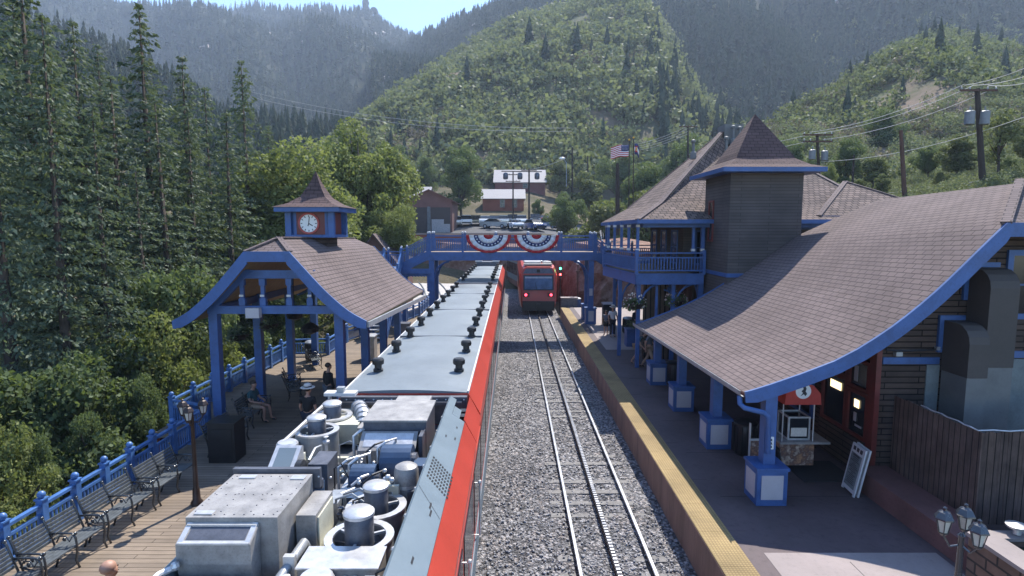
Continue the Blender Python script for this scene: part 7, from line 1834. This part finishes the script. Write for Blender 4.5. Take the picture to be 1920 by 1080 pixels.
# parking lot
pk = MB(); pk.grid([[(x, y, gz(x, y) + 0.04) for x in np.linspace(-10, 16, 14)] for y in np.linspace(87, 108, 12)])
o = struct(pk.build('parking_lot', M['asphalt'], smooth='all'))
if o.data.polygons[0].normal.z < 0: o.data.flip_normals()
def make_car(paint, kind='suv'):
    t = thing('parked_car', 'x', 'car')
    L, Wd = 4.6, 1.85
    pr = [(-2.3, 0.35), (-2.3, 0.85), (-2.15, 0.98), (-1.2, 1.06), (1.6, 1.08), (2.2, 1.0), (2.3, 0.7), (2.3, 0.35)]
    if kind == 'pickup': pr = [(-2.3, 0.35), (-2.3, 0.95), (-2.15, 1.02), (-1.2, 1.08), (0.5, 1.1), (2.3, 1.1), (2.3, 0.35)]
    m = MB(); m.extr(pr, -Wd / 2, Wd / 2, 'x'); m.build('car_body', M[paint], t, bevel=0.06)
    cb = [(-1.15, 1.07), (-0.45, 1.62), (1.5, 1.66), (2.1, 1.1)] if kind == 'suv' else ([(-1.15, 1.07), (-0.35, 1.5), (0.9, 1.5), (1.7, 1.07)] if kind == 'car' else [(-1.15, 1.09), (-0.55, 1.7), (0.4, 1.7), (0.55, 1.11)])
    m = MB(); m.extr(cb, -Wd / 2 + 0.12, Wd / 2 - 0.12, 'x'); cbn = m.build('window', M['glass'], t, bevel=0.05)
    y0, y1, z = (cb[1][0] + 0.02, cb[2][0] - 0.02, cb[1][1] + 0.01)
    m = MB(); m.box(-Wd / 2 + 0.16, Wd / 2 - 0.16, y0, y1, z, z + 0.05); m.build('roof_panel', M[paint], t, bevel=0.02)
    for s in (-1, 1):
        for y in (-1.45, 1.4):
            m = MB(); m.lathe((s * (Wd / 2 - 0.1), y, 0.34), [(0.34, -0.11), (0.34, 0.11)], 14, 0, Matrix.Rotation(PI / 2, 4, 'Y')); wh = m.build('wheel', M['rubber'], t)
            m = MB(); m.lathe((s * (Wd / 2 - 0.1), y, 0.34), [(0.2, -0.12), (0.2, 0.12)], 10, 0, Matrix.Rotation(PI / 2, 4, 'Y')); m.build('rim', M['galv'], wh)
        m = MB(); m.box(s * 0.72 - 0.17, s * 0.72 + 0.17, -2.33, -2.301, 0.68, 0.84); m.build('headlight', M['alu'], t)
        m = MB(); m.box(s * 0.75 - 0.12, s * 0.75 + 0.12, 2.301, 2.33, 0.68, 0.9); m.build('tail_lamp', M['darkred'], t)
    m = MB(); m.box(-0.85, 0.85, -2.35, -2.302, 0.4, 0.6); m.build('bumper', M['black'], t)
    return t
CARS = {}
def put_car(paint, kind, u, Y, rz, label):
    x = at(u, 415, Y).x; loc = (x, Y, gz(x, Y) + 0.05)
    k = (paint, kind)
    if k not in CARS: o = CARS[k] = make_car(paint, kind); o.location = loc; o.rotation_euler = (0, 0, rz)
    else: o = dup(CARS[k], loc, rz)
    o['label'] = label; o['group'] = 'cars in the parking lot behind the footbridge'
for i, q in enumerate([('carwhite', 'suv', 855, 97, 0.1, 'white suv at the left end of the parked row, beside the brown shed'), ('carwhite', 'pickup', 874, 98, 0.1, 'white pickup, second from the left in the parked row'), ('carblack', 'suv', 892, 99, 0.05, 'black suv right of the white pickup'), ('carwhite', 'car', 909, 99, 0.05, 'white low car between two black cars'), ('carblack', 'car', 927, 100, 0.0, 'black low car near the middle of the parked row'), ('carsilver', 'suv', 944, 99, 0, 'silver suv in front of the rust red house'), ('carblack', 'pickup', 961, 100, 0, 'black pickup in front of the rust red house'), ('carwhite', 'suv', 978, 99, 0, 'white suv just left of the tall thin pole'),
   ('carsilver', 'car', 928, 93.5, 1.3, 'silver low car parked sideways in the nearer row'), ('carwhite', 'car', 966, 92, 0.2, 'white low car alone in the nearer row'), ('carblue', 'suv', 1003, 91, 0.4, 'dark blue suv left of the dense green tree'), ('carsilver', 'pickup', 1023, 94, 1.2, 'silver pickup parked sideways by the dense green tree'), ('carblack', 'suv', 1003, 102, 0, 'black suv behind the tall thin pole'), ('carred', 'car', 1020, 103, 0, 'red car at the right end of the parked row'), ('carwhite', 'pickup', 1112, 88, 1.4, 'white pickup between the dense green tree and the station eave')]): put_car(*q)

# ================================================================== POLES, WIRES AND FLAGS
def pole(label, u, vt, vb, Y, r, mat='pole', arm=None, trans=None, ub=None):
    a = at(ub or u, vb, Y); b2 = at(u, vt, Y); t = thing('utility_pole', label, 'utility pole', (a.x, a.y, a.z - 1.5))
    m = MB(); m.path([a - Vector((0, 0, 2.5)), a, b2], r, 9, rs=[r * 1.15, r * 1.1, r * 0.8]); m.build('pole_shaft', M[mat], t, smooth=True)
    if arm:
        for k, dz in enumerate(arm):
            m = MB(); m.beam((b2.x - 1.25, b2.y - 0.16, b2.z - dz), (b2.x + 1.25, b2.y - 0.16, b2.z - dz), 0.1, 0.12); ar = m.build('crossarm', M['redpole'], t)
            for x in (-1.15, -0.6, 0.6, 1.15):
                m = MB(); m.lathe((b2.x + x, b2.y - 0.16, b2.z - dz + 0.06), [(0.03, 0), (0.06, 0.05), (0.04, 0.1), (0.055, 0.14), (0.001, 0.18)], 8); m.build('insulator', M['galv'], ar)
    if trans:
        for (du, dv, rr) in trans:
            c = at(u + du, vt + dv, Y - 0.2); m = MB(); m.lathe(c, [(rr * 0.9, -rr * 1.5), (rr, -rr * 1.4), (rr, rr * 1.3), (rr * 1.05, rr * 1.35), (rr * 0.6, rr * 1.6), (0.001, rr * 1.7)], 12); m.lathe(c + Vector((0, 0, rr * 1.6)), [(0.05, 0), (0.07, 0.1), (0.03, 0.3)], 6)
            m.build('transformer', M['can'], t, smooth=True)
    return t
pole('tall dark pole with crossarm and two transformers behind the right end of the shop roof', 1832, 166, 352, 40, 0.19, arm=(0.15,), trans=((-14, 55, 0.3), (14, 55, 0.3)), ub=1843)
pole('bare brown pole rising behind the middle of the shop ridge', 1689, 244, 385, 41, 0.15, 'redpole', ub=1697)
pole('dark pole with crossarms and two small transformers right of the tower', 1532, 250, 365, 50, 0.14, arm=(0.15, 0.7), trans=((-9, 40, 0.27), (14, 42, 0.27)), ub=1537)
pole('thin dark pole in front of the dense green tree and parked cars', 992, 316, 428, 95, 0.16, arm=(0.3,))
pole('slim pole left of the thin dark one by the red house', 962, 322, 400, 98, 0.13, arm=(0.5, 1.6))
pole('tall slim pole on the slope above the dense green tree', 1073, 276, 352, 110, 0.16)
pole('short slim pole on the slope left of the striped flag', 1102, 292, 340, 120, 0.16)
pole('leaning thin pole above the station wing roof', 1601, 290, 372, 52, 0.1, ub=1597)
pole('thin pole with a small crossarm behind the station roof vents', 1290, 235, 300, 80, 0.13, arm=(0.2,))
t = thing('transformer_bank', 'three grey hanging transformers on a beam before the big white roof', 'transformer', tuple(at(978, 318, 96.5)))
m = MB(); m.beam(at(940, 321, 96.5), at(1016, 322, 96.5), 0.12, 0.14); m.build('beam', M['pole'], t)
for u in (948, 975, 1007):
    c = at(u, 330, 96.5); m = MB(); m.lathe(c, [(0.3, -0.55), (0.42, -0.4), (0.42, 0.3), (0.3, 0.5), (0.001, 0.6)], 12); m.build('transformer', M['darksteel'], t, smooth=True)
t = thing('street_light', 'small street light on a thin arm above the dense green tree', 'street light', tuple(at(1062, 345, 90)))
m = MB(); m.path([at(1062, 350, 90), at(1062, 305, 90), at(1058, 299, 90)], 0.06, 6); m.build('pole', M['galv'], t)
m = MB(); m.ball(at(1054, 297, 90), 0.42, 10, 0, (1.2, 0.6, 0.5)); m.build('lamp_head', M['clockwhite'], t, smooth='all')
def wire(label, p, q, sag, r=0.02):
    p = Vector(p); q = Vector(q); m = MB()
    m.path([p.lerp(q, k / 14) - Vector((0, 0, sag * 4 * (k / 14) * (1 - k / 14))) for k in range(15)], r, 4)
    o = m.build('overhead_wire', M['wire']); rebase(o, p); tag(o, label, 'wire', 'overhead wires')
for i, (du, u2, v2, lb) in enumerate(((-24, 1990, 95, 'topmost wire from the tall transformer pole to the right edge'), (-10, 1990, 118, 'second wire from the tall transformer pole to the right edge'), (20, 1990, 134, 'third and lowest wire from the tall transformer pole to the right edge'))):
    wire(lb, at(1832 + du, 160, 39.8), at(u2, v2, 34), 0.3, 0.02)
for i, (du, dv, lb) in enumerate(((-24, 0, 'highest wire between the tall and the middle transformer poles'), (-8, 3, 'second wire between the tall and the middle transformer poles'), (18, 14, 'lowest wire between the tall and the middle transformer poles'))):
    wire(lb, at(1832 + du, 158 + dv, 39.8), at(1532 + du * 0.6, 248 + dv, 49.8), 0.5, 0.022)
for i, (dv, lb) in enumerate(((0, 'upper wire from the middle transformer pole towards the tower peak'), (12, 'lower wire from the middle transformer pole towards the tower peak'))):
    wire(lb, at(1520, 252 + dv, 49.8), at(1292, 290 + dv, 84), 0.3, 0.024)
wire('service wire sloping across the bare brown pole to the right edge', at(1540, 303, 49.8), at(1960, 205, 37), 0.7, 0.02)
wire('low wire running above the far shop ridge to the tall pole', at(1570, 364, 55), at(1842, 338, 39.8), 0.3, 0.02)
for dv in range(4):
    wire(('top', 'second', 'third', 'lowest')[dv] + ' of the four short wires above the station roof left of the vents', at(1290, 236 + 5 * dv, 79.8), at(1195, 270 + 4 * dv, 100), 0.3, 0.03)
wire('upper long wire crossing the valley in front of the scrub hill', at(470, 172, 120), at(1072, 240, 110), 2.0, 0.035)
wire('lower long wire crossing the valley in front of the scrub hill', at(470, 182, 120), at(1072, 246, 110), 2.0, 0.035)
wire('short wire from the thin dark pole to the street light', at(992, 318, 95), at(1058, 298, 90), 0.2, 0.03)

def flagpole(label, u, vt, vb, Y):
    a = at(u, vb, Y); b2 = at(u, vt, Y); t = thing('flagpole', label, 'flagpole', tuple(a))
    m = MB(); m.tube(a - Vector((0, 0, 4)), b2, 0.07, 8, 0.045); m.build('shaft', M['pole'], t)
    m = MB(); m.ball(b2, 0.1, 8); m.build('finial', M['gold'], t)
flagpole('dark flagpole carrying the striped flag behind the station', 1180, 262, 388, 58)
flagpole('dark flagpole carrying the second smaller flag right of the striped one', 1188, 258, 388, 60)
pole('short thick dark pole under the striped flag', 1158, 306, 392, 56, 0.2)
def flag(name, label, u, v, Y, wd, hg, cells, sgn, droop):
    p = at(u, v, Y); t = thing(name, label, 'flag', tuple(p))
    def q(a, b2):    # a along the fly 0..1, b2 down the hoist 0..1
        return (p.x + sgn * wd * a, p.y + 0.12 * math.sin(a * 7 + b2 * 2) * a, p.z - hg * b2 - droop * a * a - 0.04 * math.sin(a * 9))
    for nm, mat, rects in cells:
        m = MB()
        for (a0, a1, b0, b1, off) in rects:
            n = 10; G = []
            for i in range(n + 1):
                a = lerp(a0, a1, i / n); P0, P1 = Vector(q(a, b0)), Vector(q(a, b1)); P0.y -= off; P1.y -= off; G.append([P0, P1])
            m.grid(G)
        m.build(nm, M[mat], t, solid=(0.008, 0), smooth='all')
flag('striped_flag', 'red and white striped flag with a starred navy canton on its pole', 1179, 271, 57.9, 1.75, 1.15,
     [('red_stripes', 'flagred', [(0 if k > 6 else 0.42, 1, k / 13, (k + 1) / 13, 0) for k in range(0, 13, 2)]), ('white_stripes', 'flagwhite', [(0 if k > 6 else 0.42, 1, k / 13, (k + 1) / 13, 0) for k in range(1, 13, 2)]), ('canton', 'flagblue', [(0, 0.42, 0, 7 / 13, 0)]),
      ('stars', 'flagwhite', [(0.04 + 0.075 * i, 0.065 + 0.075 * i, 0.05 + 0.11 * j, 0.085 + 0.11 * j, 0.03) for i in range(5) for j in range(4)])], -1, 0.25)
flag('state_flag', 'navy and white flag with a red and gold emblem hanging on the right pole', 1190, 268, 59.9, 0.5, 1.1,
     [('blue_bands', 'flagblue', [(0, 1, 0, 0.33, 0), (0, 1, 0.67, 1, 0)]), ('white_band', 'flagwhite', [(0, 1, 0.331, 0.669, 0)]), ('red_emblem', 'flagred', [(0.15, 0.6, 0.22, 0.34, 0.02), (0.15, 0.28, 0.34, 0.66, 0.02), (0.15, 0.6, 0.66, 0.78, 0.02)]), ('gold_disc', 'gold', [(0.29, 0.55, 0.36, 0.64, 0.025)])], 1, 0.45)

# ================================================================== AIR
hz = MB(); hz.box(-4800, 3200, -90, 4600, -60, 600)
hm = bpy.data.materials.new('haze_air'); hm.use_nodes = True; hn = hm.node_tree.nodes; hn.remove(hn["Principled BSDF"])
pv = hn.new("ShaderNodeVolumePrincipled"); pv.inputs["Color"].default_value = (0.66, 0.80, 1.0, 1); pv.inputs["Density"].default_value = HAZE if 'HAZE' in globals() else 0.00034; pv.inputs["Anisotropy"].default_value = 0.2
hm.node_tree.links.new(pv.outputs[0], hn["Material Output"].inputs["Volume"])
o = hz.build('haze', hm); tag(o, 'thin blue summer haze filling the valley air', 'haze', kind='stuff')
